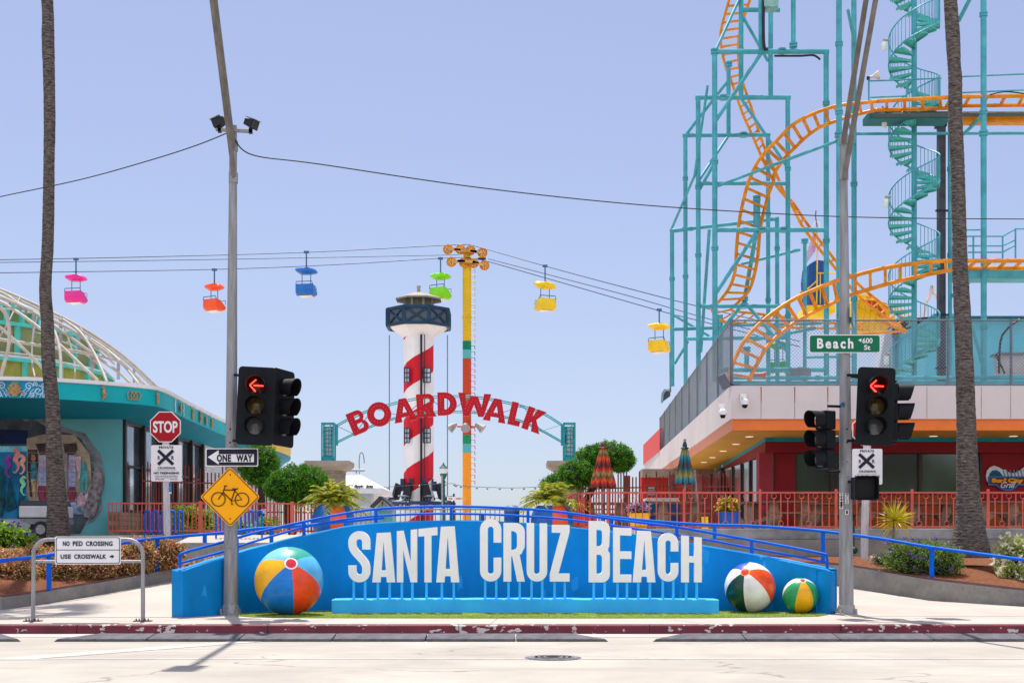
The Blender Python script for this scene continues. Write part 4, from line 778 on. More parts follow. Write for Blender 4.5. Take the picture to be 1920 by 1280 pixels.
def lat(pts, D, w, name='arch_pipe', sm=True):
    p = [Z(*q, D if not isinstance(D, tuple) else D[0]+(D[1]-D[0])*i/(len(pts)-1)) for i, q in enumerate(pts)]; MB().tube(smoothpath(p, 4) if sm else p, w/4/F*39/2*1.12, 8).build(name, M_lat, la, smooth=50)
ou = [(-700, -60), (-400, 20), (-200, 95), (0, 170), (150, 232), (300, 300), (450, 370), (600, 450), (760, 550), (900, 650), (1020, 752), (1110, 840), (1180, 905)]
lat(ou, 40.5, 22); lat([(x-4, y+20) for x, y in ou], 40, 14); lat([(x-30, y+42) for x, y in ou], 39, 20); lat([(x-14, y+60) for x, y in ou[:-1]], 41.5, 12)
lat([(-400, 80), (0, 262), (130, 340), (250, 425), (420, 560), (560, 690), (730, 850)], (39.5, 37.5), 22); lat([(-300, 90), (0, 190), (120, 262), (260, 345), (460, 480), (640, 610), (780, 715), (900, 800), (975, 870)], (40, 38.5), 20)
lat([(-300, 230), (0, 455), (150, 590), (300, 740), (345, 810)], 37.5, 20); lat([(0, 300), (40, 350), (65, 430), (70, 520), (60, 620), (30, 730), (5, 830)], 37, 24)
lat([(250, 340), (330, 390), (400, 470), (440, 580), (455, 700), (455, 840)], (39, 37), 22); lat([(470, 395), (600, 490), (690, 620), (750, 740), (800, 860)], (39.5, 37.5), 20); lat([(680, 540), (800, 620), (900, 710), (980, 800), (1040, 880)], (39.5, 38), 18); lat([(900, 700), (960, 760), (1040, 880)], 38.5, 16)
lat([(0, 545), (300, 590), (480, 620), (600, 640), (700, 660)], (38, 40), 22, 'ring_pipe'); lat([(700, 655), (860, 700), (910, 715)], (39, 39.5), 16, 'ring_pipe'); lat([(0, 310), (250, 350), (400, 395)], 42, 12, 'ring_pipe'); lat([(0, 430), (300, 500), (560, 600)], 43, 10, 'ring_pipe'); lat([(300, 300), (560, 460), (850, 700)], 43, 10, 'ring_pipe'); lat([(0, 235), (200, 300), (420, 400), (650, 560), (860, 730)], 40.6, 11); lat([(150, 232), (60, 420), (-60, 620)], (40, 38), 12); lat([(300, 300), (250, 500), (240, 700), (260, 820)], (40, 38.4), 12); lat([(450, 370), (520, 560), (560, 720), (560, 830)], (40.4, 39), 12); lat([(600, 450), (690, 600), (730, 720)], (40.4, 39.4), 10); lat([(0, 640), (200, 660), (420, 700), (640, 780)], 38.6, 10, 'ring_pipe'); lat([(500, 560), (700, 700), (850, 840)], 41, 12, 'ring_pipe')
pst = mat('grey_post', (.30, .29, .30), .6, var=.2)
for x, y0, y1 in ((75, 240, 300), (152, 285, 335), (252, 340, 530), (455, 395, 570), (592, 480, 625), (672, 535, 655), (690, 650, 800), (888, 720, 845), (1005, 770, 870), (1040, 830, 880), (195, 300, 390)): MB().bar(Z(x, y0, 40), Z(x, y1, 40), .08 if y1-y0 > 100 else .06).build('post', pst, la)
# ================================================================ MIDDLE: arch, pillars
M_cap = mat('pillar_cap', (.38, .33, .27), .85, var=.1, scale=2, grime=.3); M_pb = mat('tan_brick', (.36, .29, .22), .9, var=.2, scale=4); brick(M_pb, (.2, .17, .14), .46, .14, .012, 'X')
DA = 40
def pillar(px, label):
    c = P(px, 0, DA); o = thing('stone_pillar', label, 'pillar', (c.x, DA+.45, 1.63), group='pillars of the boardwalk arch'); h = .45
    MB().box(c.x-h, c.x+h, DA, DA+.9, 1.6, P(0, 879, DA).z).build('shaft', M_pb, o)
    z0 = P(0, 882, DA).z; z1 = P(0, 864, DA).z; q = MB(); s = [(h+.02, z0), (h+.22, z0+.13), (h+.24, z0+.2), (h+.24, z1)]; rws = [[(c.x+a*r_, DA+.45+b_*r_, z) for r_, z in s] for a, b_ in ((-1, -1), (1, -1), (1, 1), (-1, 1), (-1, -1))]
    q.strip(rws); q.add([(c.x+a*(h+.24), DA+.45+b_*(h+.24), z1) for a, b_ in ((-1, -1), (1, -1), (1, 1), (-1, 1))], [(0, 1, 2, 3)]); q.build('cap', M_cap, o)
    return o
pillar(614.5, 'tan brick pillar with stone cap beside the round clipped trees, near the ice cream kiosk'); pillar(1067, 'tan brick pillar mostly hidden behind the clipped tree next to the red closed umbrella')
ar = thing('boardwalk_arch', 'teal truss arch carrying red letters reading BOARDWALK', 'arch sign', (-2, DA, 4))
M_at = mat('arch_teal', (.02, .34, .38), .45, var=.12, scale=3)
def lantern(x0, x1, xs):
    yt, yb = 793, 862; a = P(x0, yb, DA+.2); b_ = P(x1, yt, DA+.2); d = .42; fm = MB(); w = .045
    for x in (a.x, b_.x):
        for y in (DA+.2, DA+.2+d): fm.bar((x, y, a.z), (x, y, b_.z), w)
    for z in (a.z, b_.z):
        for y in (DA+.2, DA+.2+d): fm.bar((a.x, y, z), (b_.x, y, z), w)
        for x in (a.x, b_.x): fm.bar((x, DA+.2, z), (x, DA+.2+d, z), w)
    for i in range(4): s = (b_.z-a.z)/4; fm.bar((a.x if i % 2 else b_.x, DA+.19, a.z+i*s), (b_.x if i % 2 else a.x, DA+.19, a.z+(i+1)*s), .018)
    fm.box(a.x, b_.x, DA+.2, DA+.2+d, a.z, a.z+.12); fm.build('lantern_frame', M_at, ar)
    c = ((a.x+b_.x)/2, DA+.2+d/2, a.z+.14); MB().lathe([(.12, 0), (.12, b_.z-a.z-.22)], c, 16).build('lantern_glass', mat('lantern_white', (.60, .62, .64), .5, var=.1), ar, smooth=40)
    cg = MB()
    for i in range(8): z = (b_.z-a.z-.24)*i/7; cg.tube([(c[0]+.15*math.cos(t), c[1]+.15*math.sin(t), c[2]+z) for t in [2*PI*j/16 for j in range(16)]], .014, 5, closed=True)
    for j in range(8): t = 2*PI*j/8+.2; cg.tube([(c[0]+.15*math.cos(t), c[1]+.15*math.sin(t), c[2]), (c[0]+.15*math.cos(t), c[1]+.15*math.sin(t), c[2]+(b_.z-a.z-.24))], .011, 4)
    cg.build('lantern_cage', M_at, ar); q = MB(); q.box(P(xs[0], 0, DA).x, P(xs[1], 0, DA).x, DA+.25, DA+.5, P(0, 833, DA).z, P(0, 794, DA).z); q.build('bracket_panel', M_at, ar)
lantern(603.5, 625, (625.5, 630)); lantern(1057.5, 1078, (1052.5, 1057))
top = [(629, 797), (660, 781), (700, 765), (757, 750), (800, 743), (842, 741), (884, 742), (925, 747.5), (980, 760), (1020, 774), (1054, 795)]
bot = [(629, 832), (665, 814), (705, 797), (757, 781), (800, 775), (842, 773), (884, 774), (925, 779), (975, 790), (1015, 808), (1054, 830)]
for k, (pts, dy) in enumerate(((top, 0), (top, 3.5), (bot, 0), (bot, -3))): MB().tube(smoothpath([P(x, y+dy, DA+.3+(.25 if dy else 0)) for x, y in pts], 4), .018, 6).build('truss_chord', M_at, ar)
br_ = MB()
for i in range(len(top)-1): br_.tube([P(*(top[i] if i % 2 == 0 else bot[i]), DA+.3), P(*(bot[i+1] if i % 2 == 0 else top[i+1]), DA+.3)], .012, 5)
br_.build('truss_bracing', M_at, ar)
M_red = mat('arch_letter_red', (.50, .004, .016), .45, var=.06, scale=4); M_reds = mat('arch_letter_edge', (.25, .006, .015), .5); M_bulb = mat('bulb_glass', (.62, .42, .34), .4)
def H_B(w, h, t): b_ = h*.19; m = h*.52; r = h*.25; r2 = h*.27; return [[(0, 0), (w-r2, 0)]+arc(w-r2, r2, r2, -90, 80, 8, ry=m/2+.01*h)+[(w*.84, m+.02*h)]+arc(w*.93-r, h-r, r, -50, 90, 8, ry=r)+[(0, h)], [(t, b_), (w-r2, b_)]+arc(w-r2, (b_+m-b_*.4)/2, .07*h, -90, 90, 5, ry=(m-b_*1.4)/2)+[(t, m-b_*.4)], [(t, m+b_*.5), (w*.62, m+b_*.5)]+arc(w*.62, (m+b_*.5+h-b_)/2, .06*h, -90, 90, 5, ry=(h-m-b_*1.5)/2)+[(t, h-b_)]]
def H_O(w, h, t): return [arc(w/2, h/2, w/2, 0, 345, 23, ry=h/2), arc(w/2, h/2, w/2-t*.95, 0, 345, 23, ry=h/2-t*.95)]
def H_A(w, h, t): c = w/2; return [[(0, 0), (t*1.1, 0), (w*.32, h*.2), (w*.68, h*.2), (w-t*1.1, 0), (w, 0), (w*.66, h), (w*.34, h)], [(w*.40, h*.39), (w*.60, h*.39), (w*.5, h*.7)]]
def H_R(w, h, t): m = h*.46; r = h*.27; return [[(0, 0), (t, 0), (t, h*.32), (w-t*1.3, 0), (w, 0), (w*.74, m-.03*h)]+arc(w*.93-r, h-r, r, -55, 90, 9)+[(0, h)], [(t, m+.04*h), (w*.6, m+.04*h)]+arc(w*.6, (m+.04*h+h*.81)/2, .08*h, -90, 90, 5, ry=(h*.77-m)/2)+[(t, h*.81)]]
def H_D(w, h, t): r = w*.62; return [[(0, 0), (w-r, 0)]+arc(w-r, h/2, r, -90, 90, 14, ry=h/2)+[(0, h)], [(t, t*.85), (w-r, t*.85)]+arc(w-r, h/2, r-t, -90, 90, 12, ry=h/2-t*.85)+[(t, h-t*.85)]]
def H_W(w, h, t): return [[(w*.20, 0), (w*.36, 0), (w*.5, h*.52), (w*.64, 0), (w*.80, 0), (w, h), (w-t*1.05, h), (w*.73, h*.42), (w*.61, h*.86), (w*.39, h*.86), (w*.27, h*.42), (t*1.05, h), (0, h)]]
def H_L(w, h, t): return [[(0, 0), (w, 0), (w, h*.22), (t, h*.22), (t, h), (0, h)]]
def H_K(w, h, t): return [[(0, 0), (t, 0), (t, h*.33), (t*1.2, h*.40), (w-t*1.3, 0), (w, 0), (w*.60, h*.55), (w*.97, h), (w-t*1.45, h), (t, h*.60), (t, h), (0, h)]]
BW = [('B', 671.5, 791, 33, 22.5, H_B), ('O', 711, 776.5, 45, 16, H_O), ('A', 758, 768.5, 43, 10, H_A), ('R', 799.5, 760, 36, 4, H_R), ('D', 838.5, 757, 36, 1, H_D), ('W', 889, 759, 62, -3, H_W), ('A', 930, 769, 43, -10, H_A), ('L', 967, 776, 23, -13, H_L), ('K', 1001.5, 787.5, 36, -20, H_K)]
PX = DA/F
for ch, px, py, w, rot, fn in BW:
    w = w*PX; h = 43*PX if ch != 'O' else 45.5*PX; c = P(px, py, DA); t = h*.295; loops = fn(w, h, t); ca, sa = math.cos(R(rot)), math.sin(R(rot))
    fm = lambda v, dy=0: Vector((c.x+(v[0]-w/2)*ca-(v[1]-h/2)*sa, DA+dy-(v[2] if len(v) > 2 else 0), c.z+(v[0]-w/2)*sa+(v[1]-h/2)*ca))
    mb = MB(); glyph_into(mb, loops, .14, lambda v: fm(v)); L = mb.build('letter', M_red, ar)
    q = MB()
    # bulbs run along the middle of the strokes: points inset from the outer loop
    lp = loops[0]; per = []
    for i in range(len(lp)):
        a = Vector(lp[i]); b_ = Vector(lp[(i+1) % len(lp)]); n_ = max(1, int((b_-a).length/.03))
        for k_ in range(n_): per.append((a+(b_-a)*k_/n_, (b_-a).normalized()))
    A = sum(lp[i][0]*lp[(i+1) % len(lp)][1]-lp[(i+1) % len(lp)][0]*lp[i][1] for i in range(len(lp))); sg = 1 if A > 0 else -1
    used = []
    for p, d in per:
        u = p+Vector((-d.y, d.x))*sg*t*.5
        def inside(u, L_):
            r_ = False
            for i in range(len(L_)):
                x1, y1 = L_[i]; x2, y2 = L_[(i+1) % len(L_)]
                if (y1 > u.y) != (y2 > u.y) and u.x < (x2-x1)*(u.y-y1)/(y2-y1)+x1: r_ = not r_
            return r_
        def dist(u, L_): return min((u-(Vector(L_[i])+(Vector(L_[(i+1) % len(L_)])-Vector(L_[i]))*max(0, min(1, (u-Vector(L_[i])).dot(Vector(L_[(i+1) % len(L_)])-Vector(L_[i]))/max(1e-9, (Vector(L_[(i+1) % len(L_)])-Vector(L_[i])).length_squared))))).length for i in range(len(L_)))
        if inside(u, lp) and not any(inside(u, H) for H in loops[1:]) and dist(u, lp) > t*.3 and all((u-v).length > .075 for v in used): used.append(u)
    for u in used: q.ball(fm((u.x, u.y, .072)), .0095, 6)
    q.build('light_bulbs', M_bulb, L)
# ================================================================ LIGHTHOUSE DROP RIDE
DL = 75; lh = thing('lighthouse_ride', 'red and white striped lighthouse drop tower with black seats at its foot', 'amusement ride', P(785, 990, DL)); cx = P(785, 0, DL).x; cy = DL; s = DL/F
M_lw = mat('lighthouse_white', (.78, .75, .75), .5, var=.04, scale=.5, grime=.08); M_lr = mat('lighthouse_red', (.60, .006, .02), .45, var=.06, scale=.6); M_navy = mat('lighthouse_navy', (.012, .045, .085), .45, var=.2)
zb = 1.6; zt = P(0, 632, DL).z; r = 28.5*s; N = 12; mb = MB(); H = zt-zb; a_off = PI/N
# stripes climb like a screw: cut each side panel along slanted lines
def side(j): a = a_off+2*PI*j/N; return Vector((cx+r*math.cos(a), cy+r*math.sin(a), 0))
band = P(0, 700, DL).z-P(0, 757, DL).z; rise = 2*band*1.1
import itertools
bnd = 49.5*s
def zl(kk, j): return P(0, 743, DL).z+(kk-21)*bnd+(j-5.5)*2*bnd/N
for j in range(N):
    a, b_ = side(j), side(j+1)
    # panel polygon in (u,z) clipped by stripe lines z = zl(k, u)
    ks = range(-4, 40)
    for k_ in ks:
        l0, l1 = zl(k_, j), zl(k_, j+1); u0, u1 = zl(k_+1, j), zl(k_+1, j+1)
        q = [(0, l0), (1, l1), (1, u1), (0, u0)]
        for lim, up in ((zb, False), (zt, True)):
            o_ = []
            for i in range(len(q)):
                p1, p2 = q[i], q[(i+1) % len(q)]; in1 = p1[1] <= lim if up else p1[1] >= lim; in2 = p2[1] <= lim if up else p2[1] >= lim
                if in1: o_.append(p1)
                if in1 != in2: t = (lim-p1[1])/(p2[1]-p1[1]); o_.append((p1[0]+(p2[0]-p1[0])*t, lim))
            q = o_
            if len(q) < 3: break
        if len(q) >= 3: mb.k = k_ % 2; mb.add([(a.x+(b_.x-a.x)*u, a.y+(b_.y-a.y)*u, z) for u, z in q], [tuple(range(len(q)))])
mb.build('tower', [M_lw, M_lr], lh)
def ringz(name, prof, m, n=8, off=PI/8, smooth=None): return MB().lathe(prof, (cx, cy, 0), n, a0=off, a1=off+2*PI).build(name, m, lh, smooth=smooth)
Y = lambda y: P(0, y, DL).z
R8 = 61*s
ringz('gallery_underside', [(r*.98, Y(634)), (R8*.98, Y(612)), (R8*.98, Y(611))], M_lw, N if False else 8)
ringz('gallery_panel', [(R8*.97, Y(613)), (R8*.97, Y(586)), (R8*.5, Y(586))], mat('gallery_grey', (.10, .12, .15), .6, var=.1))
fm = MB()
for j in range(8):
    a = PI/8+j*PI/4; b_ = a+PI/4; A0 = Vector((cx+R8*math.cos(a), cy+R8*math.sin(a), 0)); B0 = Vector((cx+R8*math.cos(b_), cy+R8*math.sin(b_), 0)); z0, z1 = Vector((0, 0, Y(614))), Vector((0, 0, Y(584)))
    fm.bar(A0+z0, B0+z0, .16); fm.bar(A0+z1, B0+z1, .16); fm.bar(A0+z0, A0+z1, .2); fm.bar(A0+z0, B0+z1, .11); fm.bar(A0+z1*1, B0+z0, .1)
fm.build('gallery_railing', M_navy, lh)
ringz('lantern_room', [(27*s, Y(584)), (27*s, Y(556))], mat('lantern_olive', (.16, .15, .10), .4, var=.2)); fm = MB()
for j in range(8): a = PI/8+j*PI/4; fm.bar((cx+27.5*s*math.cos(a), cy+27.5*s*math.sin(a), Y(584)), (cx+27.5*s*math.cos(a), cy+27.5*s*math.sin(a), Y(556)), .13)
fm.build('lantern_mullions', M_cap, lh)
ringz('lantern_roof', [(27*s, Y(562)), (45*s, Y(564)), (45*s, Y(561)), (14*s, Y(550)), (3*s, Y(548)), (1e-3, Y(548))], mat('tan_roof', (.32, .285, .235), .7, var=.08))
MB().lathe([(2.2*s, Y(549)), (4*s, Y(548)), (3*s, Y(546)), (3.8*s, Y(544)), (2.5*s, Y(542)), (3.4*s, Y(540.5)), (4.2*s, Y(538)), (3.2*s, Y(535.5)), (1e-3, Y(534.5))], (cx, cy, 0), 12).build('finial', mat('finial_grey', (.35, .34, .32), .5), lh, smooth=50)
for px, yy in ((763, 703), (800.5, 703), (763, 816), (800.5, 816), (764, 934), (801, 934)):
    w_ = 4.5 if px < 780 else 6.5; wn = MB(); gl = MB()
    for u in (-1, 0, 1): wn.bar(P(px+u*w_, yy-13.5, DL-r-.03), P(px+u*w_, yy+13.5, DL-r-.03), .05)
    for u in (-1, -.33, .33, 1): wn.bar(P(px-w_, yy+u*13.5, DL-r-.03), P(px+w_, yy+u*13.5, DL-r-.03), .05)
    gl.pbox(px-w_, px+w_, yy-13.5, yy+13.5, DL-r+.0, .35); wq = wn.build('window', M_navy, lh); gl.build('pane', mat('pale_pane', (.66, .68, .72), .2), wq)
MB().tube([(cx+.22, cy-r-.12, zb), (cx+.22, cy-r-.12, zt)], .07, 6).build('guide_rail', M_dark, lh); MB().tube([(cx+.42, cy-r-.1, zb), (cx+.42, cy-r-.1, zt)], .03, 6).build('guide_cable', M_dark, lh)
for px, dd in ((730, 0), (839, 0)): MB().tube([P(px, 628, DL+dd), P(px, 960, DL+dd)], .035, 6).build('guide_cable', mat('cable_teal', (.12, .25, .33), .5), lh)
# ring of seats
sr = MB(); st_ = MB(); lg = MB()
for j in range(8):
    a = -PI/2+(j+.5)*PI/4; d = Vector((math.cos(a), math.sin(a), 0)); t = Vector((-d.y, d.x, 0)); b0 = Vector((cx, cy, Y(936)))
    for k_ in (0,):
        c = b0+d*(r+.5)
        st_ = MB(); st_.add([c-t*.22+Vector((0, 0, 0)), c+t*.22, c+t*.18+Vector((0, 0, .8))-d*.25, c-t*.18+Vector((0, 0, .8))-d*.25, c-t*.3+d*.25, c+t*.3+d*.25, c+t*.12-d*.0+Vector((0, 0, .95)), c-t*.12+Vector((0, 0, .95))], [(0, 3, 2, 1), (4, 5, 6, 7), (0, 1, 5, 4), (2, 3, 7, 6), (1, 2, 6, 5), (3, 0, 4, 7)]); st_.build('seat', mat('seat_black', (.018, .018, .022), .5), lh, smooth=30)
        lg.tube([c+d*.1, c+d*.55+Vector((0, 0, -.05)), c+d*.7+Vector((0, 0, -.35)), c+d*1.0+Vector((0, 0, -.4))], .05, 6); lg.tube([c+t*.2+d*.1+Vector((0, 0, .1)), c+t*.2+d*.8+Vector((0, 0, .15)), c-t*.2+d*.8+Vector((0, 0, .15)), c-t*.2+d*.1+Vector((0, 0, .1))], .035, 6)
    sr.tube([b0+d*(r+.1)+Vector((0, 0, .9)), b0+d*(r+.5)+Vector((0, 0, .3)), b0+d*(r+1.3)+Vector((0, 0, -.3))], .09, 6)
    sr.box(*(lambda c: (c.x-.1, c.x+.1, c.y-.1, c.y+.1, c.z+.5, c.z+1.2))(b0+d*(r+.12)))
sr.tube([(cx+(r+1.2)*math.cos(t), cy+(r+1.2)*math.sin(t), Y(944)) for t in [2*PI*i/24 for i in range(24)]], .1, 6, closed=True)
sr.build('seat_carrier', mat('carrier_navy', (.03, .05, .11), .5), lh); lg.build('restraint_bars', mat('restraint_grey', (.30, .31, .36), .4, metal=.4), lh)
# ================================================================ SKYRIDE
DS = 80; s = DS/F; sk = thing('skyride_tower', 'tall round mast in yellow, green, teal, red and orange bands with cable wheels on top', 'ride tower', P(875, 990, DS))
cols = [(1100, 849, (.90, .33, .02)), (849, 832, (.10, .46, .45)), (832, 815, (.01, .28, .12)), (815, 672, (.55, .06, .015)), (672, 656, (.10, .46, .45)), (656, 639.5, (.0, .20, .12)), (639.5, 483, (.72, .44, .01))]; cx = P(875.5, 0, DS).x
for i, (y0, y1, c) in enumerate(cols): z0 = max(1.6, P(0, y0, DS).z); MB().lathe([(8.1*s, z0), (8.1*s, P(0, y1, DS).z)], (cx, DS, 0), 24).build('mast_section', mat(f'mast_band{i}', c, .45, var=.06, scale=1, grime=.1), sk, smooth=40)
MB().lathe([(9.2*s, 0), (9.2*s, .12)], (cx, DS, P(0, 596, DS).z), 24).build('flange', MATS['mast_band6'], sk)
rg = [MB() for _ in range(3)]
for i in range(43):
    y_ = 505+i*11.0
    if 775 < y_ < 800 or y_ > 905: continue
    z = P(0, y_, DS).z; x0 = cx+7.5*s; x1 = cx+14.5*s; rg[0 if y_ < 640 else 1 if y_ < 673 else 2].tube([(x0, DS, z), (x1, DS, z), (x1+.02, DS, z-.22)], .03, 5)
for q, c in zip(rg, ('mast_band6', 'mast_band5', 'mast_band3')): q.build('ladder_rungs', MATS[c], sk)
q = MB()
for i, (px, py) in enumerate(((869.5, 800), (880, 799), (890, 800))): q.lathe([(.3*s*25, 0), (.04, .42)], P(px-3 if i == 0 else px, py+3, DS-.35 if i == 1 else DS), 12)
MB().tube([P(857, 799, DS), P(893, 799, DS)], .06, 6).build('lamp_arm', MATS['mast_band3'], sk)
for i, (px, dx, dy) in enumerate(((860, -.45, 0), (873.5, 0, -.45), (888, .45, 0))):
    c = P(px, 797, DS-.6 if i == 1 else DS-.2); a = c+Vector((dx*.3, 0, .1)); MB().tube([a, a+Vector((dx, dy-.1, -.35))], [.1, .3], 12).build('lamp_shade', mat('lamp_grey', (.36, .33, .31), .5), sk, smooth=40)
M_wh = mat('wheel_orange', (.62, .23, .02), .5, var=.2, scale=3, grime=.3)
def wheel(px, py): 
    c = P(px, py, DS-.35); w = MB(); R_ = 8.3*s; w.tube([(c.x+R_*math.cos(t), c.y, c.z+R_*math.sin(t)) for t in [2*PI*i/20 for i in range(20)]], .045, 6, closed=True)
    lo_ = [arc(0, 0, R_, 0, 345, 23)]+[arc(R_*.55*math.cos(R(60*k_)), R_*.55*math.sin(R(60*k_)), R_*.13, 0, 300, 5) for k_ in range(6)]
    glyph_into(w, lo_, .06, lambda v: Vector((c.x+v.x, c.y-v.z, c.z+v.y))); w.disc((c.x, c.y-.08, c.z), .1, d=.16); w.build('cable_wheel', M_wh, sk, smooth=40)
for p in ((840, 467.5), (863.5, 468), (882, 469.5), (904.5, 474), (846.5, 491), (870, 492), (888, 493.5), (908.5, 497.5)): wheel(*p)
b_ = MB()
for p, q in (((840, 467), (864, 467.5)), ((882, 470), (905, 474)), ((852, 468), (894, 472)), ((847, 491), (872, 489)), ((886, 491), (908, 497)), ((858, 489), (898, 492))): b_.bar(P(*p, DS-.5), P(*q, DS-.5), .1, .16)
b_.build('rocker_arms', mat('arm_tan', (.60, .32, .08), .5, var=.2), sk); b_ = MB().box(cx-.22, cx+.22, DS-.2, DS+.2, P(0, 486, DS).z, P(0, 468, DS).z); b_.build('mast_head', MATS['mast_band6'], sk)
MB().pbox(896, 911, 483, 486, DS-.3, .2).build('junction_box', M_dark, sk)
def scable(pts, label, r=.028): MB().tube(smoothpath([P(*p) for p in pts], 6), r, 5).build('skyride_cable', mat('sky_cable', (.03, .06, .12), .5), label=label, cat='cable', group='skyride cables')
scable([(-300, 490, 78), (0, 487, 79), (300, 481, 79), (575, 473, 79.5), (840, 459.5, 79.7), (870, 459, 79.7)], 'topmost skyride cable left of the yellow mast')
scable([(-300, 495, 86), (0, 492, 86), (300, 488, 86), (640, 482, 86), (860, 477.5, 86)], 'middle skyride cable left of the yellow mast, no chairs hanging')
scable([(-300, 516, 79), (0, 511.5, 79), (400, 505, 79.5), (640, 495.5, 79.5), (846, 483, 79.7), (885, 485, 79.7)], 'lowest skyride cable left of the yellow mast, carrying the orange and green chairs')
scable([(870, 459, 79.7), (893, 462, 79.7), (1023, 499, 78), (1160, 536, 77), (1320, 577, 77), (1500, 618, 76)], 'topmost skyride cable right of the yellow mast, carrying the yellow chair in open sky')
scable([(915, 485, 86), (1023, 513.5, 85), (1180, 555, 84), (1330, 598, 84), (1500, 640, 83)], 'middle skyride cable right of the yellow mast')
scable([(885, 485, 79.7), (910, 489, 79.7), (1040, 526, 79), (1235, 582, 78), (1330, 606, 78), (1500, 650, 78)], 'lowest skyride cable right of the yellow mast')
def chair(px, yg, yroof, yseat, col, rz, label, D=79.5, sc_=1.0, whitein=False):
    s = D/F*sc_; c = P(px, yg, D); o = thing('skyride_chair', label, 'chairlift seat', c, group='skyride chairs'); zr = (yg-yroof)*D/F; zs = (yg-yseat)*D/F; Rz = Matrix.Rotation(R(rz), 4, 'Z')
    m = mat('chair_'+col, col, .4, var=.06, coat=.4); mst = mat('chair_frame', (.05, .12, .22), .5)
    MB().tube([(0, 0, .05), (0, 0, zr)], .045, 6).build('hanger', mst, o, local=True); MB().box(-.15, .15, -.06, .06, -.06, .08).build('cable_grip', mst, o, local=True)
    c_ = MB(); c_.lathe([(1e-3, -.24), (.35, -.21), (.6, -.09), (.66, 0), (.57, .12), (.3, .2), (1e-3, .22)], (0, 0, zr), 20, sx=.72, sy=1.12); c_.v = [(x, y, z+.1*(y/.7)**3) for x, y, z in c_.v]; c_.build('roof', m, o, local=True, smooth=60, xf=Rz)
    for y_ in (-.28, .28): MB().tube([(0, y_*.6, zr), (-.0, y_, zr-.15), (.0, y_, zs+.1), (.05, y_, zs-.3)], .025, 6).build('side_pole', mst, o, local=True, xf=Rz)
    t = MB(); prof = []; n = 14   # tub shell: back and belly, open to the front (+x)
    for wv in (-.57, -.5, 0, .5, .57):
        k_ = 1 if abs(wv) < .55 else .86; prof.append([(x*k_, wv, zs+z*k_) for x, z in [(-.42, .36), (-.47, .1), (-.42, -.22), (-.2, -.36), (.15, -.36), (.42, -.25), (.48, -.1)]])
    t.strip(prof); t.strip([[(x*.93, y_*.93, zs+(z-zs)*.9+.02) for x, y_, z in r_] for r_ in prof]); 
    for sgn in (-1, 1):
        pr = [(x*.87, sgn*.57, zs+z*.87) for x, z in [(-.42, .36), (-.47, .1), (-.42, -.22), (-.2, -.36), (.15, -.36), (.42, -.25), (.48, -.1)]]; t.add(pr+[(-.1, sgn*.57, zs+.3)], [(0, 1, 2, 3, 4, 5, 6, 7)])
    t.build('seat_tub', m, o, local=True, smooth=50, xf=Rz)
    MB().box(-.3, .3, -.42, .42, zs-.385, zs-.335).build('seat_base', mat('chair_pale', (.75, .68, .62), .5), o, local=True, xf=Rz)
    MB().tube([(-.4, -.55, zs+.3), (-.45, -.5, zs+.5), (-.45, .5, zs+.5), (-.4, .55, zs+.3)], .025, 6).build('safety_bar', mst, o, local=True, xf=Rz)
    MB().tube([(.45, -.5, zs+.1), (.5, -.45, zs+.35), (.5, .45, zs+.35), (.45, .5, zs+.1)], .02, 6).build('safety_bar', mst, o, local=True, xf=Rz)
chair(142.5, 486, 521, 558, 'e0208c', 80, 'pink skyride chair hanging on the topmost cable at the far left')
chair(402, 506, 538, 573, 'f0501a', 60, 'red orange skyride chair beside the left signal pole', whitein=True)
chair(574.5, 473, 508, 545, '0f64b4', 80, 'blue skyride chair hanging in open sky left of the lighthouse')
chair(826, 485, 518, 551, '7fd80c', 60, 'lime green skyride chair just behind the lighthouse roof')
chair(1022, 499, 535, 572, 'e8c408', 110, 'yellow skyride chair in open sky right of the yellow mast', D=78)
chair(1236, 581, 612, 650, 'f0c010', 60, 'yellow skyride chair beside the coaster frame, lower than the other yellow one', D=78)
chair(1460, 620, 648, 690, '0c9038', 60, 'dark green skyride chair seen through the coaster supports and mesh fence', D=84)
# ================================================================ FENCES AND SMALL THINGS OF THE PLAZA
def fence(name, label, pts, ztop, zbot, m, pitch, r=.014, vary=0, rails=(0.08, .8), posts=None, postw=.09, cat='fence', kinds=None, rail_r=.02):
    o = thing(name, label, cat, (pts[0][0], pts[0][1], zbot if not callable(zbot) else zbot(0))); seg = []; tot = 0
    pk = MB(); rl_ = MB(); ps = []
    rnd = random.Random(len(label))
    for (x0, y0), (x1, y1) in zip(pts, pts[1:]):
        L_ = math.hypot(x1-x0, y1-y0); n = max(1, int(L_/pitch))
        for i in range(n):
            t = i/n; x = x0+(x1-x0)*t; y = y0+(y1-y0)*t; h = ztop+(rnd.choice([-1, 0, .6, 1])*vary); pk.tube([(x, y, zbot+.05), (x, y, h)], r, 4)
        for rz_ in rails: z = zbot+(ztop-zbot)*rz_; rl_.bar((x0, y0, z), (x1, y1, z), rail_r*2)
    pk.build('pickets', m, o); rl_.build('rails', m, o)
    for x, y in posts or []: MB().box(x-postw/2, x+postw/2, y-postw/2, y+postw/2, zbot-.1, ztop+.04).build('post', m, o)
    return o
q = lambda px, D: (P(px, 0, D).x, D)
fence('low_red_fence', 'low salmon red picket fence with upright bars beneath the pavilion windows and clipped trees', [q(203, 33.3), q(376, 33.2), q(548, 33.6), q(600, 34.5), q(618, 36)], P(0, 942, 33.3).z, 1.66, M_salmon, .11, posts=[q(376, 33.2), q(548, 33.6)], rails=(.1, .98), r=.016)
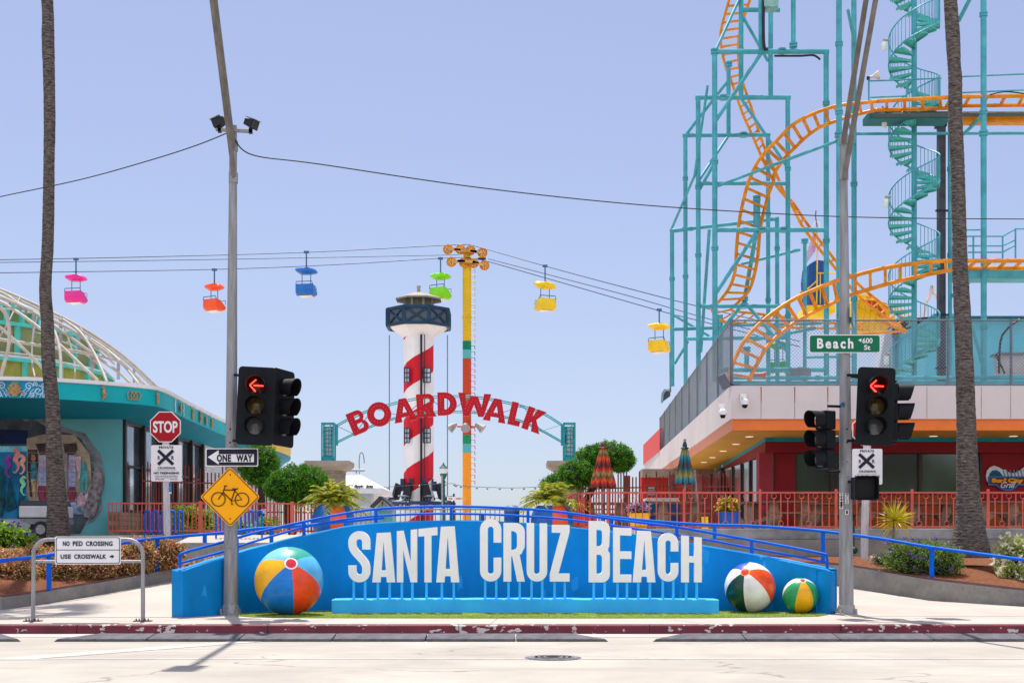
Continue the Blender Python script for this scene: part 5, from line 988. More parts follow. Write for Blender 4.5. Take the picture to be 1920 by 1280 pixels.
fence('tall_picket_fence', 'tall dark red picket fence with uneven tops between the white brick wall and clipped trees', [(-10.4, 36), (-9.9, 37), q(520, 38.5), q(606, 39)], P(0, 878, 37.5).z, 1.66, M_rust, .11, vary=.12, rails=(.35, .78), r=.02)
fence('tall_picket_fence', 'tall dark red picket fence with uneven tops behind the picnic tables and red umbrella', [q(1083, 40), q(1180, 38.8), q(1250, 38.4), q(1300, 38.0), q(1375, 38.0)], P(0, 893, 38.5).z, 1.8, M_rust, .098, vary=.16, rails=(.4, .8), r=.021, posts=[q(1175, 38.8), q(1260, 38.4), q(1310, 38.0)], postw=.2)
fence('grey_railing', 'thin grey metal railing behind the middle of the blue wall', [q(640, 34), q(760, 34), q(910, 34), q(990, 34.5)], P(0, 953, 34).z, 1.66, mat('railing_grey', (.28, .26, .24), .5, metal=.3), .13, r=.012, rails=(.1, .97))
# front pink railing with circles
def pinkrail(pts, zt_, zb_, label):
    o = thing('pink_railing', label, 'railing', (*pts[0], zb_)); 
    for (x0, y0), (x1, y1) in zip(pts, pts[1:]):
        MB().bar((x0, y0, zt_), (x1, y1, zt_), .045).build('top_rail', M_salmon, o); MB().bar((x0, y0, zb_+.12), (x1, y1, zb_+.12), .035).build('bottom_rail', M_salmon, o)
    pk = MB(); L = 0; per = .175; n = 0; nxt = 0
    (x0, y0), (x1, y1) = pts[-2], pts[-1]
    for (x0, y0), (x1, y1) in zip(pts, pts[1:]):
        Ls = math.hypot(x1-x0, y1-y0); k_ = int(Ls/per)
        for i in range(k_):
            t = i/k_; x = x0+(x1-x0)*t; y = y0+(y1-y0)*t; n += 1; g_ = n % 11
            if g_ == 0: MB().box(x-.028, x+.028, y-.028, y+.028, zb_-.05, zt_+.09).build('post', M_salmon, o); continue
            top_c = n % 2 == 1; z1 = zt_-.02-(.15 if top_c else 0); z0 = zb_+.12+(.14 if not top_c and n % 4 else 0)
            pk.box(x-.0125, x+.0125, y-.0125, y+.0125, z0, z1)
            if top_c: pk.tube([(x+.065*math.cos(a), y, zt_-.088+.065*math.sin(a)) for a in [2*PI*j/14 for j in range(14)]], .008, 4, closed=True)
            elif n % 4: pk.tube([(x+.065*math.cos(a), y, zb_+.2+.065*math.sin(a)) for a in [2*PI*j/14 for j in range(14)]], .008, 4, closed=True)
    pk.build('balusters', M_salmon, o)
zt_ = P(0, 923, 32.6).z; zb_ = 1.72
pinkrail([q(1064, 38), q(1068, 34.5), q(1095, 33), q(1140, 32.6), (16, 32.6)], zt_, zb_, 'salmon pink metal railing with little rings along the restaurant terrace')
# bike racks
def rack(px, n, label):
    o = thing('bike_rack', label, 'bike rack', P(px, 1008, 32.3), group='blue bike racks'); x = P(px, 0, 32.3).x; pts = []; w = .15; z0 = 1.62; z1 = P(0, 955, 32.3).z
    for i in range(n):
        xx = x+i*.21; pts += [(xx, 32.3, z0+.1 if i else z0-.1), (xx, 32.3, z1-.08)]+[(xx+.055-.055*math.cos(R(a)), 32.3, z1-.08+.055*math.sin(R(a))) for a in (45, 90, 135)]+[(xx+.11, 32.3, z1-.08), (xx+.11, 32.3, z0+.1 if i < n-1 else z0-.1)]
        if i < n-1: pts += [(xx+.16-.05*math.cos(R(a)), 32.3, z0+.1-.05*math.sin(R(a))) for a in (45, 90, 135)]
    MB().tube(pts, .024, 8).build('rack_tube', M_rail, o, smooth=50)
rack(272, 5, 'blue looping bike rack behind the white post of the stop sign'); rack(405, 6, 'blue looping bike rack behind the signal pole with the bicycle sign')
# ice cream kiosk
kx0, kx1 = P(600, 0, 52).x, P(701, 0, 52).x
o = thing('ice_cream_kiosk', 'small white clapboard ice cream kiosk with sloped white roof', 'kiosk', (kx0, 52, 1.6)); M_cl = mat('white_clapboard', (.80, .78, .77), .6, var=.03); brick(M_cl, (.55, .54, .55), 50, .1, .01)
MB().box(kx0, kx1, 52, 55, 1.6, P(0, 912, 52).z).build('wall', M_cl, o)
sg = MB(); sg.pbox(650, 695, 925, 948, 51.97, .03); sg.build('shutter', mat('shutter_white', (.6, .6, .6), .6), o)
rf = MB(); zA, zB = P(0, 915, 52).z, P(0, 886, 52).z; x0, x1 = kx0-.3, P(716, 0, 51.5).x; rf.add([(x0, 51.5, zA), (x1, 51.5, zA), (x1, 56, zA), (x0, 56, zA), (x0, 53, zB), (P(672, 0, 53).x, 53, zB), (P(672, 0, 53).x, 54.5, zB), (x0, 54.5, zB)], [(0, 1, 5, 4), (1, 2, 6, 5), (2, 3, 7, 6), (3, 0, 4, 7), (4, 5, 6, 7)])
rf.box(x0, x1, 51.5, 56, zA-.22, zA-.002); rf.build('roof', M_lw, o)
t = ptext(MB(), 'Ice Cream', 618, 656, 907.5, 914.5, 51.47, depth=.01, bold=.07); ptext(t, '- dippin', 659, 682, 907.5, 915.5, 51.47, depth=.01, bold=.07); ptext(t, 'dots', 686, 700, 907.5, 914.5, 51.47, depth=.01, bold=.07); t.build('lettering', M_navy, o)
t = MB(); ptext(t, 'atrve', 634, 655, 0, 6, 0, depth=.01) if False else None
MB().tube([P(634, 881.5, 53), P(684, 881.5, 53)], .05, 6).tube([P(641, 881, 53), P(641, 887, 53)], .03, 5).tube([P(668, 881, 53), P(668, 887, 53)], .03, 5).build('roof_rail', mat('rail_grey', (.3, .3, .32), .5), o)
MB().tube(smoothpath([P(674, 888, 54), P(673.5, 865, 54), P(675, 851, 54), P(679, 848.5, 54), P(682, 856, 54), P(683, 868, 54)], 5), .025, 6).build('curved_lamp_pole', mat('pole_bluegrey', (.2, .3, .36), .5), label='thin curved lamp pole rising behind the ice cream kiosk', cat='lamp')
# blue hut
o = thing('blue_hut', 'tiny light blue hut gable with white trim beside the lighthouse seats', 'hut', P(718, 960, 50)); h_ = MB(); h_.pprism([(701, 990), (701, 948), (717, 933), (736, 950), (736, 990)], 50, 1.5); h_.build('wall', mat('hut_blue', (.14, .46, .58), .6), o)
MB().bar(P(699, 951, 49.8), P(717.5, 932, 49.8), .07, 1.8, up=(0, 1, 0)).bar(P(717.5, 932, 49.8), P(741, 953, 49.8), .07, 1.8, up=(0, 1, 0)).build('roof', mat('hut_roof_trim', (.05, .05, .07), .6), o); MB().disc(P(717, 944.5, 49.93), .085, d=.05).build('round_sign', M_signw, o); ptext(MB(), '$', 714.8, 719.2, 940.5, 948.5, 49.92, depth=.01, bold=.02).build('lettering', mat('stop_red', 'a01010', .5), o)
MB().bar(P(702, 953, 49.95), P(717.5, 936, 49.95), .07, .04, up=(0, 1, 0)).bar(P(717.5, 936, 49.95), P(736, 954, 49.95), .07, .04, up=(0, 1, 0)).build('gable_trim', M_signw, o)
# old street lamp
M_lg = mat('lamp_green', (.01, .10, .08), .5)
o = thing('street_lamp', 'old fashioned green street lamp with glass globe right of the lighthouse foot', 'street lamp', P(832, 960, 58)); c = P(831.5, 0, 58)
MB().lathe([(.1, 1.6), (.07, P(0, 905, 58).z), (.12, P(0, 903, 58).z), (.05, P(0, 900, 58).z), (.13, P(0, 893, 58).z), (.17, P(0, 888, 58).z)], (c.x, 58, 0), 12).build('post', M_lg, o, smooth=40)
MB().lathe([(.14, P(0, 888, 58).z), (.2, P(0, 883, 58).z), (.2, P(0, 879, 58).z), (.12, P(0, 875.5, 58).z)], (c.x, 58, 0), 12).build('globe', mat('globe_glass', (.7, .72, .72), .2), o, smooth=50); MB().lathe([(.21, P(0, 877, 58).z), (.1, P(0, 873, 58).z), (.03, P(0, 869, 58).z), (.01, P(0, 866, 58).z)], (c.x, 58, 0), 12).build('cap', M_lg, o, smooth=40)
o = thing('hanging_sign', 'blank white sign board on a slim post beside the old street lamp', 'sign', P(822, 960, 57)); MB().pbox(813, 829, 892.5, 902, 57, .08).build('board', M_signw, o); MB().tube([P(829, 890, 57), P(829, 990, 57)], .04, 6).build('post', mat('rail_grey', (.3, .3, .32), .5), o)
o = thing('direction_sign', 'small white arrow shaped direction sign on a dark post', 'sign', P(850, 960, 48)); MB().pprism([(838, 930.5), (868, 930.5), (873, 934.5), (868, 938), (838, 938)], 48, .04).build('arrow_board', M_signw, o); MB().tube([P(851, 925, 48.1), P(851, 985, 48.1)], .04, 6).build('post', M_dark, o); MB().disc(P(868.5, 934.3, 47.99), .06, d=.02).build('round_emblem', mat('emblem_yellow', (.8, .5, .05), .5), o); t = ptext(MB(), 'RIDES', 841, 848, 932.5, 936.5, 47.99, depth=.008, bold=.02) if False else MB().pbox(841, 848, 933.5, 935.2, 47.99, .01).pbox(855, 864, 933.5, 935.2, 47.99, .01); t.build('lettering', mat('sign_dull_red', 'a04a4a', .6), o)
# string lights
pts = smoothpath([P(*p) for p in ((700, 914, 60), (835, 906, 60), (860, 909.5, 60), (900, 912.5, 60), (960, 914, 60), (1015, 912, 60), (1040, 908, 60))], 8)
o = thing('string_lights', 'thin string of small bulbs sagging behind the yellow mast', 'string lights', pts[0]); MB().tube(pts, .012, 4).build('wire', M_dark, o); t = MB()
for i in range(2, len(pts), 3): t.ball(pts[i]-Vector((0, 0, .06)), .055, 6)
t.build('bulbs', mat('bulb_dark', (.1, .15, .2), .3), o)
# blue bin, round planters with palms
def bin_(px0, px1, y0, D, label, m, h=1.1, lid=True):
    a, b_ = P(px0, y0, D), P(px1, y0, D); w = (b_.x-a.x)/2; o = thing('litter_bin', label, 'litter bin', ((a.x+b_.x)/2, D, 1.63), group='blue litter bins')
    MB().lathe([(w*.92, 1.63), (w, 1.7), (w, a.z-.1)], ((a.x+b_.x)/2, D, 0), 20).build('barrel', m, o, smooth=40); MB().lathe([(w*1.05, a.z-.1), (w*1.05, a.z-.02), (w*.7, a.z+.05), (1e-3, a.z+.08)], ((a.x+b_.x)/2, D, 0), 20).build('lid', mat('bin_lid_grey', (.12, .14, .2), .5), o, smooth=40)
M_bin = mat('bin_blue', (.005, .09, .36), .5, var=.1)
bin_(946, 974, 951, 34, 'cylindrical blue litter bin behind the top of the blue wall, above the letter U', M_bin)
MB().pbox(898, 908, 963, 1000, 35, .4).build('blue_crate', M_bin, label='small dark blue box left of the cylindrical bin behind the blue wall', cat='box', bevel=.02)
def ballpot(px, D, label, frac):
    c = P(px, 0, D); r = .52; o = thing('beach_ball_planter', label, 'planter', (c.x, D, 1.63), group='beach ball planters with palms'); k_ = 16; n = 24; mb = MB(); cz = 1.63+.38
    cc = [mat('pot_blue', (.01, .12, .42), .4, coat=.3), mat('pot_orange', (.85, .10, .02), .4, coat=.3)]
    for j in range(n):
        mb.k = 1 if (j*8//n) % 4 == frac else 0; a0, a1 = 2*PI*j/n, 2*PI*(j+1)/n
        for i in range(k_):
            t0, t1 = -.8+1.6*i/k_, -.8+1.6*(i+1)/k_
            mb.add([(c.x+r*math.cos(t)*math.cos(a)*1.08, D+r*math.cos(t)*math.sin(a)*1.08, cz+r*math.sin(t)*1.05) for t, a in ((t0, a0), (t0, a1), (t1, a1), (t1, a0))], [(0, 1, 2, 3)])
    mb.build('pot', cc, o, smooth=30); MB().lathe([(.38, cz+.33), (1e-3, cz+.36)], (c.x, D, 0), 20).build('soil', M_soil, o)
    return c.x, D, cz+.3
POTS = [ballpot(625, 33.6, 'blue and orange ball shaped planter under the bushy palm near the kiosk', 2), ballpot(1035, 33.6, 'blue and orange ball shaped planter behind the letter Z', 2)]
# utility cart
o = thing('utility_cart', 'grey utility cart with white cargo box parked behind the left palm', 'cart', P(70, 1005, 32.2)); D = 31.6
b_ = MB().pbox(35, 112, 948, 970, D, 1.0); b_.build('cargo_box', mat('cart_white', (.55, .55, .56), .5, var=.06, grime=.1), o, bevel=.03)
MB().pprism([(36, 948), (40, 938), (110, 938), (113, 948)], D+.1, .8).build('box_lid', mat('cart_dark_lid', (.05, .055, .065), .4), o)
MB().pbox(-60, 115, 972, 982, D+.05, .9).build('chassis', mat('cart_grey', (.22, .22, .23), .5, var=.1), o); MB().pprism([(-60, 974), (35, 974), (58, 984), (52, 992), (-60, 992)], D, .9).build('fender', mat('cart_silver', (.32, .32, .33), .45), o)
for px in (76,):
    c = P(px, 992, D-.02); MB().tube([(c.x, c.y, c.z), (c.x, c.y+.22, c.z)], .205, 20).build('tyre', M_dark, o, smooth=40); MB().tube([(c.x, c.y-.012, c.z), (c.x, c.y+.1, c.z)], .12, 16).build('wheel_rim', M_galv, o)
c = P(-60, 992, D); MB().tube([(c.x, c.y, c.z), (c.x, c.y+.22, c.z)], .205, 20).build('tyre', M_dark, o, smooth=40)
MB().tube([P(-5, 930, D+.3), P(8, 942, D+.3), P(4, 950, D+.3)], .03, 6).build('steering_wheel', M_dark, o)
# small no smoking notice on fence
o = thing('fence_notice', 'small red and white notice on the low red fence left of the clipped tree', 'notice', P(494, 962, 33.3)); MB().pbox(490.5, 498.5, 949, 962, 33.3, .01).build('plate', M_signw, o); MB().pbox(490.5, 498.5, 949, 953.5, 33.29, .008).build('header', mat('notice_red', 'b01818', .5), o); MB().tube([(P(494.5, 958, 33.28).x+.04*math.cos(t), 33.28, P(494.5, 958, 33.28).z+.04*math.sin(t)) for t in [2*PI*i/14 for i in range(14)]], .007, 4, closed=True).build('no_smoking_ring', MATS['notice_red'], o)
# ================================================================ RESTAURANT BUILDING
rb = thing('restaurant_building', 'red and orange restaurant with wide overhanging white parapet roof', 'building', (12, 38, 1.8))
Df = 36; cxr = P(1370, 0, Df).x; zt = P(0, 723, Df).z; zw = P(0, 785, Df).z; zs = P(0, 806, Df).z; far = (P(1208, 0, 74).x, 74)
M_par = mat('parapet_white', (.66, .59, .57), .75, var=.05, scale=.4, bump=.05, grime=.05); M_or = mat('band_orange', (.80, .19, .04), .6, var=.05); M_sal = mat('band_salmon', (.72, .27, .16), .6, var=.06); M_sof = mat('soffit_ochre', (.66, .34, .05), .7, var=.08, scale=.6)
M_rw = mat('restaurant_red', (.24, .01, .016), .7, var=.12, scale=.8); M_wine = mat('restaurant_wine', (.30, .03, .045), .7, var=.1)
RX = 30
chips(M_par, 2.2, .99, (.40, .20, .10), (3.0, 3, .12))
q = MB(); q.add([(cxr, Df, zw), (RX, Df, zw), (RX, Df, zt), (cxr, Df, zt)], [(0, 1, 2, 3)]); q.add([(cxr, Df, zw), (cxr, Df, zt), (*far, zt), (*far, zw)], [(0, 1, 2, 3)]); q.add([(cxr, Df, zt), (RX, Df, zt), (RX, Df+.3, zt), (cxr+.3, Df+.3, zt), (far[0]+.3, 74, zt), (*far, zt)], [(0, 1, 2, 3), (0, 3, 4, 5)])
q.add([(cxr, Df, zw), (RX, Df, zw), (RX, Df+.06, zw), (cxr+.06, Df+.06, zw), (far[0]+.06, 74, zw), (*far, zw)], [(3, 2, 1, 0), (5, 4, 3, 0)]); q.build('parapet', M_par, rb)
q = MB(); i_ = .06; q.add([(cxr+i_, Df+i_, zs), (RX, Df+i_, zs), (RX, Df+i_, zw), (cxr+i_, Df+i_, zw)], [(0, 1, 2, 3)]); q.build('fascia_band', M_or, rb)
q = MB(); q.add([(cxr+i_, Df+i_, zs), (cxr+i_, Df+i_, zw), (far[0]+i_, 74, zw), (far[0]+i_, 74, zs)], [(0, 1, 2, 3)]); q.build('fascia_band', M_sal, rb, label='salmon band along the receding side under the parapet')
q = MB(); q.add([(cxr+i_, Df+i_, zs), (RX, Df+i_, zs), (RX, 60, zs), (far[0]+3, 60, zs), (far[0]+i_, 74, zs)], [(4, 3, 2, 1, 0)]); q.build('soffit', M_sof, rb)
MB().add([(cxr+.3, Df+.3, zt-.45), (RX, Df+.3, zt-.45), (RX, 74, zt-.45), (far[0]+.3, 74, zt-.45)], [(0, 1, 2, 3)]).build('roof', M_conc, rb)
for i, x in enumerate((1427, 1490, 1552, 1614, 1676, 1738, 1840, 1895)): MB().pbox(x-.5, x+.5, 725, 784, Df-.004, .003).build('panel_joint', mat('rusty_joint', (.35, .25, .20), .8, var=.3), rb)
for i, x in enumerate((1427, 1490, 1552)): 
    a = P(x, 725, Df-.006); MB().add([(a.x-.012, a.y, a.z), (a.x+.016, a.y, a.z), (a.x+.012, a.y, a.z-.42), (a.x-.006, a.y, a.z-.45)], [(3, 2, 1, 0)]).build('rust_streak', mat('rust_streak_paint', (.30, .10, .02), .9, var=.5, scale=20), rb)
# inner wall: corner at px 1435
Di = 38.6; ix = P(1435, 0, Di).x; zl = P(0, 826, Di).z; zh = P(0, 845, Di).z; zf = 1.78
X0 = ix
q = MB(); q.add([(ix, Di, zs-.12), (RX, Di, zs-.12), (RX, Di, zs), (ix, Di, zs)], [(0, 1, 2, 3)]); SD = (P(1340, 0, 56).x, 56); q.add([(ix, Di, zs-.12), (ix, Di, zs), (*SD, zs), (*SD, zs-.12)], [(0, 1, 2, 3)]); q.build('turquoise_trim', mat('trim_turquoise', (.0, .28, .36), .6), rb)
q = MB(); q.add([(ix, Di, zh-.05), (RX, Di, zh-.05), (RX, Di, zs-.12), (ix, Di, zs-.12)], [(0, 1, 2, 3)]); q.add([(ix, Di, zh-.05), (ix, Di, zs-.12), (*SD, zs-.12), (*SD, zh-.05)], [(0, 1, 2, 3)]); q.add([(ix, Di, zh-.05), (RX, Di, zh-.05), (RX, Di+1, zh-.05), (SD[0]+1, SD[1], zh-.05), (*SD, zh-.05)], [(3, 2, 1, 0), (4, 3, 0)]); q.build('lintel', M_rw, rb)
wy2 = Di+.25
wins = [(1492, 1556), (1566, 1584), (1590, 1724), (1729, 1800), (1806, 1840)]
pier = [(1455, 1490), (1557, 1565), (1840, 2200)]
def wx(px): return P(px, 0, wy2).x
zsill = P(0, 924, wy2).z
MB().box(wx(1452), wx(1490), wy2-.05, wy2+1.2, zf, zh-.05).build('corner_pier', M_rw, rb)
MB().box(wx(1490), RX, wy2, wy2+.3, zf, zsill-.03).build('wainscot', mat('wainscot_orange', (.30, .055, .012), .6, var=.15), rb)
MB().box(wx(1841), RX, wy2-.02, wy2+.3, zsill-.3, zh-.05).build('wall', M_rw, rb)
gm = mat('shop_glass', (.16, .17, .17), .03, metal=.75, var=.15, scale=.35)
MB().box(wx(1490), wx(1841), wy2+.1, wy2+.14, zsill, zh-.05).build('window_glass', gm, rb)
f_ = MB()
for px in (1491, 1561, 1587, 1726, 1803, 1840): f_.box(wx(px)-.05, wx(px)+.05, wy2-.01, wy2+.12, zsill, zh-.05)
f_.box(wx(1490), wx(1841), wy2-.03, wy2+.12, zsill-.05, zsill+.03); f_.build('window_frame', mat('frame_brown', (.05, .035, .025), .5), rb)
# side glazing receding
sx = wx(1452)
MB().box(sx-.02, sx+.03, 41.2, 54, zf, zh-.05).build('side_glass', gm, rb); f_ = MB()
for y in (41.2, 42.6, 44.2, 46, 48.2, 51): f_.box(sx-.08, sx+.05, y-.07, y+.07, zf, zh-.05)
f_.build('side_frame', mat('frame_brown', (.05, .035, .025), .5), rb)
MB().box(sx-.5, sx-.1, 38.65, 39.1, zf, zh-.05).build('column', M_wine, rb); 
MB().box(P(1378, 0, 52).x, sx+.1, 52, 52.4, zf, zh).build('back_wall', M_wine, rb)
# farther red volume at the left end
q = MB(); a = P(1340, 0, 56).x; q.box(a-3.2, a+6, 56, 57, zf, zs-.35); q.build('rear_wall', mat('bright_red_wall', (.62, .02, .015), .6, var=.1), rb); MB().box(a-3.2, a+6, 55.6, 57, zs-.36, zs).build('rear_lintel', mat('taupe_lintel', (.30, .22, .17), .7), rb)
MB().pbox(1292, 1342, 902, 938, 55.9, .05).build('mural_panel', mat('menu_blue', (.10, .32, .40), .6, var=.6, scale=1.5, col2=(.45, .16, .12)), rb)
MB().prism([(P(1340, 878, 55.5).x, P(0, 878, 55.5).z), (P(1354, 868, 55.5).x, P(0, 868, 55.5).z), (P(1354, 875, 55.5).x, P(0, 875, 55.5).z), (P(1340, 885, 55.5).x, P(0, 885, 55.5).z)], 55.5, 55.55).build('yellow_sign', mat('yellow_sign', (.8, .5, .02), .5), rb)
q = MB(); f2 = (P(1206, 0, 74).x, 73.9); q.add([(far[0]-.05, 74, zw-.2), (P(1237, 0, 62).x, 62, zw+.3), (P(1237, 0, 62).x, 62, P(0, 802, 62).z), (far[0]-.05, 74, P(0, 834, 74).z)], [(0, 1, 2, 3)]); 
q = MB(); q.add([(P(1206, 0, 74).x, 74, P(0, 872, 74).z), (P(1237, 0, 62).x, 62, zt-.02), (P(1237, 0, 62).x, 62, P(0, 803, 62).z), (P(1206, 0, 74).x, 74, P(0, 834, 74).z), (P(1206, 0, 74).x+.2, 74, P(0, 834, 74).z), (P(1237, 0, 62).x+.2, 62, P(0, 803, 62).z)], [(0, 3, 2, 1), (3, 4, 5, 2)]); q.build('red_screen', mat('screen_red', (.70, .05, .03), .5, var=.05), rb)
for px, py in ((1405, 818), (1380, 832), (1356, 845), (1336, 857), (1320, 866), (1564, 817), (1750, 817), (1900, 817)):
    D = (zs-EYE)*F/(HZ-py); c = P(px, py, D); q = MB(); q.lathe([(.12, -.012), (.12, .0)], (c.x, D, zs-.003), 16); q.build('recessed_light', mat('soffit_lamp', (.85, .8, .7), .4, emit=((1, .9, .75), .25)), rb)
# surf sign (no creatures: wave, ribbon, lettering)
so_ = thing('restaurant_sign', 'wave shaped sign reading Surf City Grill on the red wall at the right edge', 'sign', P(1890, 915, wy2)); D = wy2-.1
g = lambda x, y: (1820+x/10.67, 820+y/10.67)
q = MB(); q.pprism([g(*p) for p in [(330, 880), (310, 760), (330, 660), (390, 590), (470, 560), (560, 590), (640, 640), (700, 640), (760, 690), (820, 710), (900, 700), (980, 660), (1060, 600), (1150, 560), (1300, 620), (1400, 760), (1400, 880)]], D, .05); q.build('wave_foam', mat('wave_white', (.62, .68, .72), .5, var=.1), so_)
q = MB(); q.pprism([g(*p) for p in [(370, 830), (375, 730), (430, 660), (510, 645), (580, 680), (640, 760), (640, 830)]], D-.01, .01); q.build('wave_hollow', mat('wave_blue', (.0, .10, .20), .5, var=.4, scale=12), so_)
q = MB()
for i in range(9): x = 640+i*70; q.pprism([g(x, 640+abs(i-3)*0), g(x+24, 650), g(x+60, 790), g(x+40, 800)], D-.012, .01)
q.build('wave_streaks', mat('wave_light_blue', (.06, .28, .40), .5, var=.2), so_)
q = MB(); q.pprism([g(*p) for p in [(350, 770), (1420, 770), (1420, 955), (950, 955), (900, 1010), (820, 1055), (700, 1060), (590, 1020), (500, 955), (350, 955)]], D-.025, .02); q.build('ribbon_border', mat('ribbon_blue', (.02, .16, .42), .5), so_)
q = MB(); q.pprism([g(*p) for p in [(385, 795), (1390, 795), (1390, 925), (930, 925), (880, 985), (800, 1025), (710, 1030), (610, 995), (520, 925), (385, 925)]], D-.035, .01); q.build('ribbon_face', mat('ribbon_maroon', (.16, .01, .02), .5), so_)
ptext(MB(), 'Surf City', 1859, 1919, 896, 906.5, D-.04, depth=.01, bold=.07).build('lettering', mat('sign_amber', (.75, .36, .02), .5), so_)
ptext(MB(), 'Grill', 1876, 1905, 903, 914, D-.055, depth=.008, bold=.015, slant=.5).build('script_lettering', mat('script_white', (.62, .66, .72), .5), so_)
# security cameras
def cam_(px, py, D, label, w=1.0):
    c = P(px, py, D); o = thing('security_camera', label, 'security camera', c, group='security cameras on the parapet')
    MB().box(-.09, .09, .0, .08, .05, .3).box(-.05, .05, -.2, .0, .14, .2).build('wall_bracket', M_signw, o, local=True, bevel=.01); MB().lathe([(.11, -.03), (.12, .06), (.06, .14), (1e-3, .15)], (0, -.2, 0), 16).build('shell', M_signw, o, local=True, smooth=50); MB().lathe([(1e-3, -.13), (.06, -.11), (.09, -.03)], (0, -.2, 0), 16).build('dome', mat('camera_dome', (.01, .01, .012), .1), o, local=True, smooth=60)
cam_(1394, 758, Df-.09, 'white dome security camera on the front face of the parapet'); cam_(1353, 777, Df-.2, 'white dome security camera at the corner of the parapet'); cam_(1241, 882, 62, 'small white dome camera far down the side of the parapet')
o = thing('floodlight', 'grey floodlight at the parapet corner under the mesh fence', 'floodlight', P(1357, 716, Df)); q = MB().box(-.13, .13, -.05, .02, -.2, .2); q.build('lamp_housing', mat('lamp_slate', (.12, .13, .16), .5), o, local=True, xf=Matrix.Rotation(R(-28), 4, 'Y')); MB().tube([(.05, .02, .05), (.3, .05, -.12)], .03, 6).build('bracket', M_dark, o, local=True)
# ---------------------------------------------------------------- chain link fences on the roof
M_link = mat('chainlink_wire', (.22, .25, .27), .5, metal=.4, var=.1); M_fp = mat('fence_post_steel', (.16, .18, .21), .5, metal=.3)
def chainlink(name, label, p0, p1, z0, z1, pitch, wr, posts, close=0):
    o = thing(name, label, 'fence', (*p0, z0)); L = math.hypot(p1[0]-p0[0], p1[1]-p0[1]); dx, dy = (p1[0]-p0[0])/L, (p1[1]-p0[1])/L; H = z1-z0; q = MB(); n = int((L+H)/pitch)
    for i in range(n):
        for sg in (0, 1):
            s0 = i*pitch-H; a0, h0, a1, h1 = s0, 0, s0+H, H
            if a0 < 0: h0 = -a0; a0 = 0
            if a1 > L: h1 = H-(a1-L); a1 = L
            if a1 <= a0: continue
            if sg: h0, h1 = H-h0, H-h1
            A = (p0[0]+dx*a0, p0[1]+dy*a0, z0+h0); B = (p0[0]+dx*a1, p0[1]+dy*a1, z0+h1); q.tube([A, B], wr, 3, caps=False)
    q.build('mesh_wire', M_link, o); f_ = MB(); f_.tube([(*p0, z1), (*p1, z1)], .025, 6).tube([(*p0, z0+.02), (*p1, z0+.02)], .02, 6); f_.build('rails', M_fp, o)
    for t in posts: MB().tube([(p0[0]+dx*t*L, p0[1]+dy*t*L, z0-.35), (p0[0]+dx*t*L, p0[1]+dy*t*L, z1+.03)], .04, 8).build('post', M_fp, o)
zft = P(0, 600, Df+.1).z
chainlink('chain_link_fence', 'chain link fence along the front of the restaurant roof, before the coaster', (cxr+.05, Df+.12), (17, Df+.12), zt+.02, zft, .10, .006, [0, .2835, .565, .73, .85, 1])
chainlink('chain_link_fence', 'grey chain link fence receding along the side of the restaurant roof', (cxr+.04, Df+.14), (P(1238, 0, 65).x, 65), zt+.02, zft, .13, .0048, [i/9 for i in range(10)])
o = thing('roof_wall', 'dark kerb with mesh lying along the roof edge behind the chain link fence', 'kerb', (cxr, 37, zt)); MB().box(cxr+.2, RX, 37.3, 37.6, zt-.4, zt+.1).build('kerb_body', mat('dark_mesh_kerb', (.05, .06, .07), .7, var=.3, scale=20), o); MB().box(cxr+.2, RX, 37.0, 37.25, zt-.4, zt+.26).build('teal_beam', M_teal, o)
# ================================================================ COASTER
co = thing('roller_coaster', 'tall roller coaster with teal column frames and curling orange track', 'roller coaster', (10, 52, 5.4))
def T(pts, D, w, name='support', m=None, n=8):
    Ds = D if isinstance(D, tuple) else (D, D); k = len(pts)-1; p = [P(*q, Ds[0]+(Ds[1]-Ds[0])*i/k) for i, q in enumerate(pts)]; q_ = MB().tube(p, w/2/F*(Ds[0]+Ds[1])/2, n)
    if name in ('column', 'beam') and w >= 7:      # bolted splice collars
        L_ = (p[-1]-p[0]).length; nn = int(L_/4.5); r_ = w/2/F*(Ds[0]+Ds[1])/2
        for i_ in range(nn): t_ = (i_+.37+.3*math.sin(i_*2.1+pts[0][0]))/max(1, nn); a_ = p[0].lerp(p[-1], t_); d_ = (p[-1]-p[0]).normalized()*.035; q_.tube([a_-d_*2.2, a_-d_*.3], r_*1.35, n).tube([a_+d_*.3, a_+d_*2.2], r_*1.35, n)
    q_.build(name, m or M_teal, co, smooth=50)
base = 716
A, B_, C_, D_ = 50, 51.5, 53, 54.5
for x, y, d, w in ((1340, 97, A, 10), (1549, 97, A, 10), (1309, 183, B_, 9), (1477, 183, B_, 9), (1285, 254, C_, 8), (1440, 252, C_, 8), (1260, 435, D_, 8), (1457, 412, D_, 8), (1573, -80, 46, 11), (1601, -80, 49, 10), (1844, -80, 46, 11.5), (2120, -80, 46, 11), (2380, -80, 46, 11), (1781, 200, 49, 8)): T([(x, y), (x+.6, base+(8 if x < 1300 else 0))], d, w, 'column')
for x, y0, y1, d, w in ((1389.5, -40, 182, B_, 9), (1445, 18, 182, B_, 9), (1427, -60, 97, A, 10), (1487.5, -60, 90, A, 9), (1366, 128, 254, C_, 8), (1509, 455, 716, 56, 7), (1345, 590, 640, 53, 7), (1352, 590, 700, 55, 7)): T([(x, y0), (x, y1)], d, w, 'column')
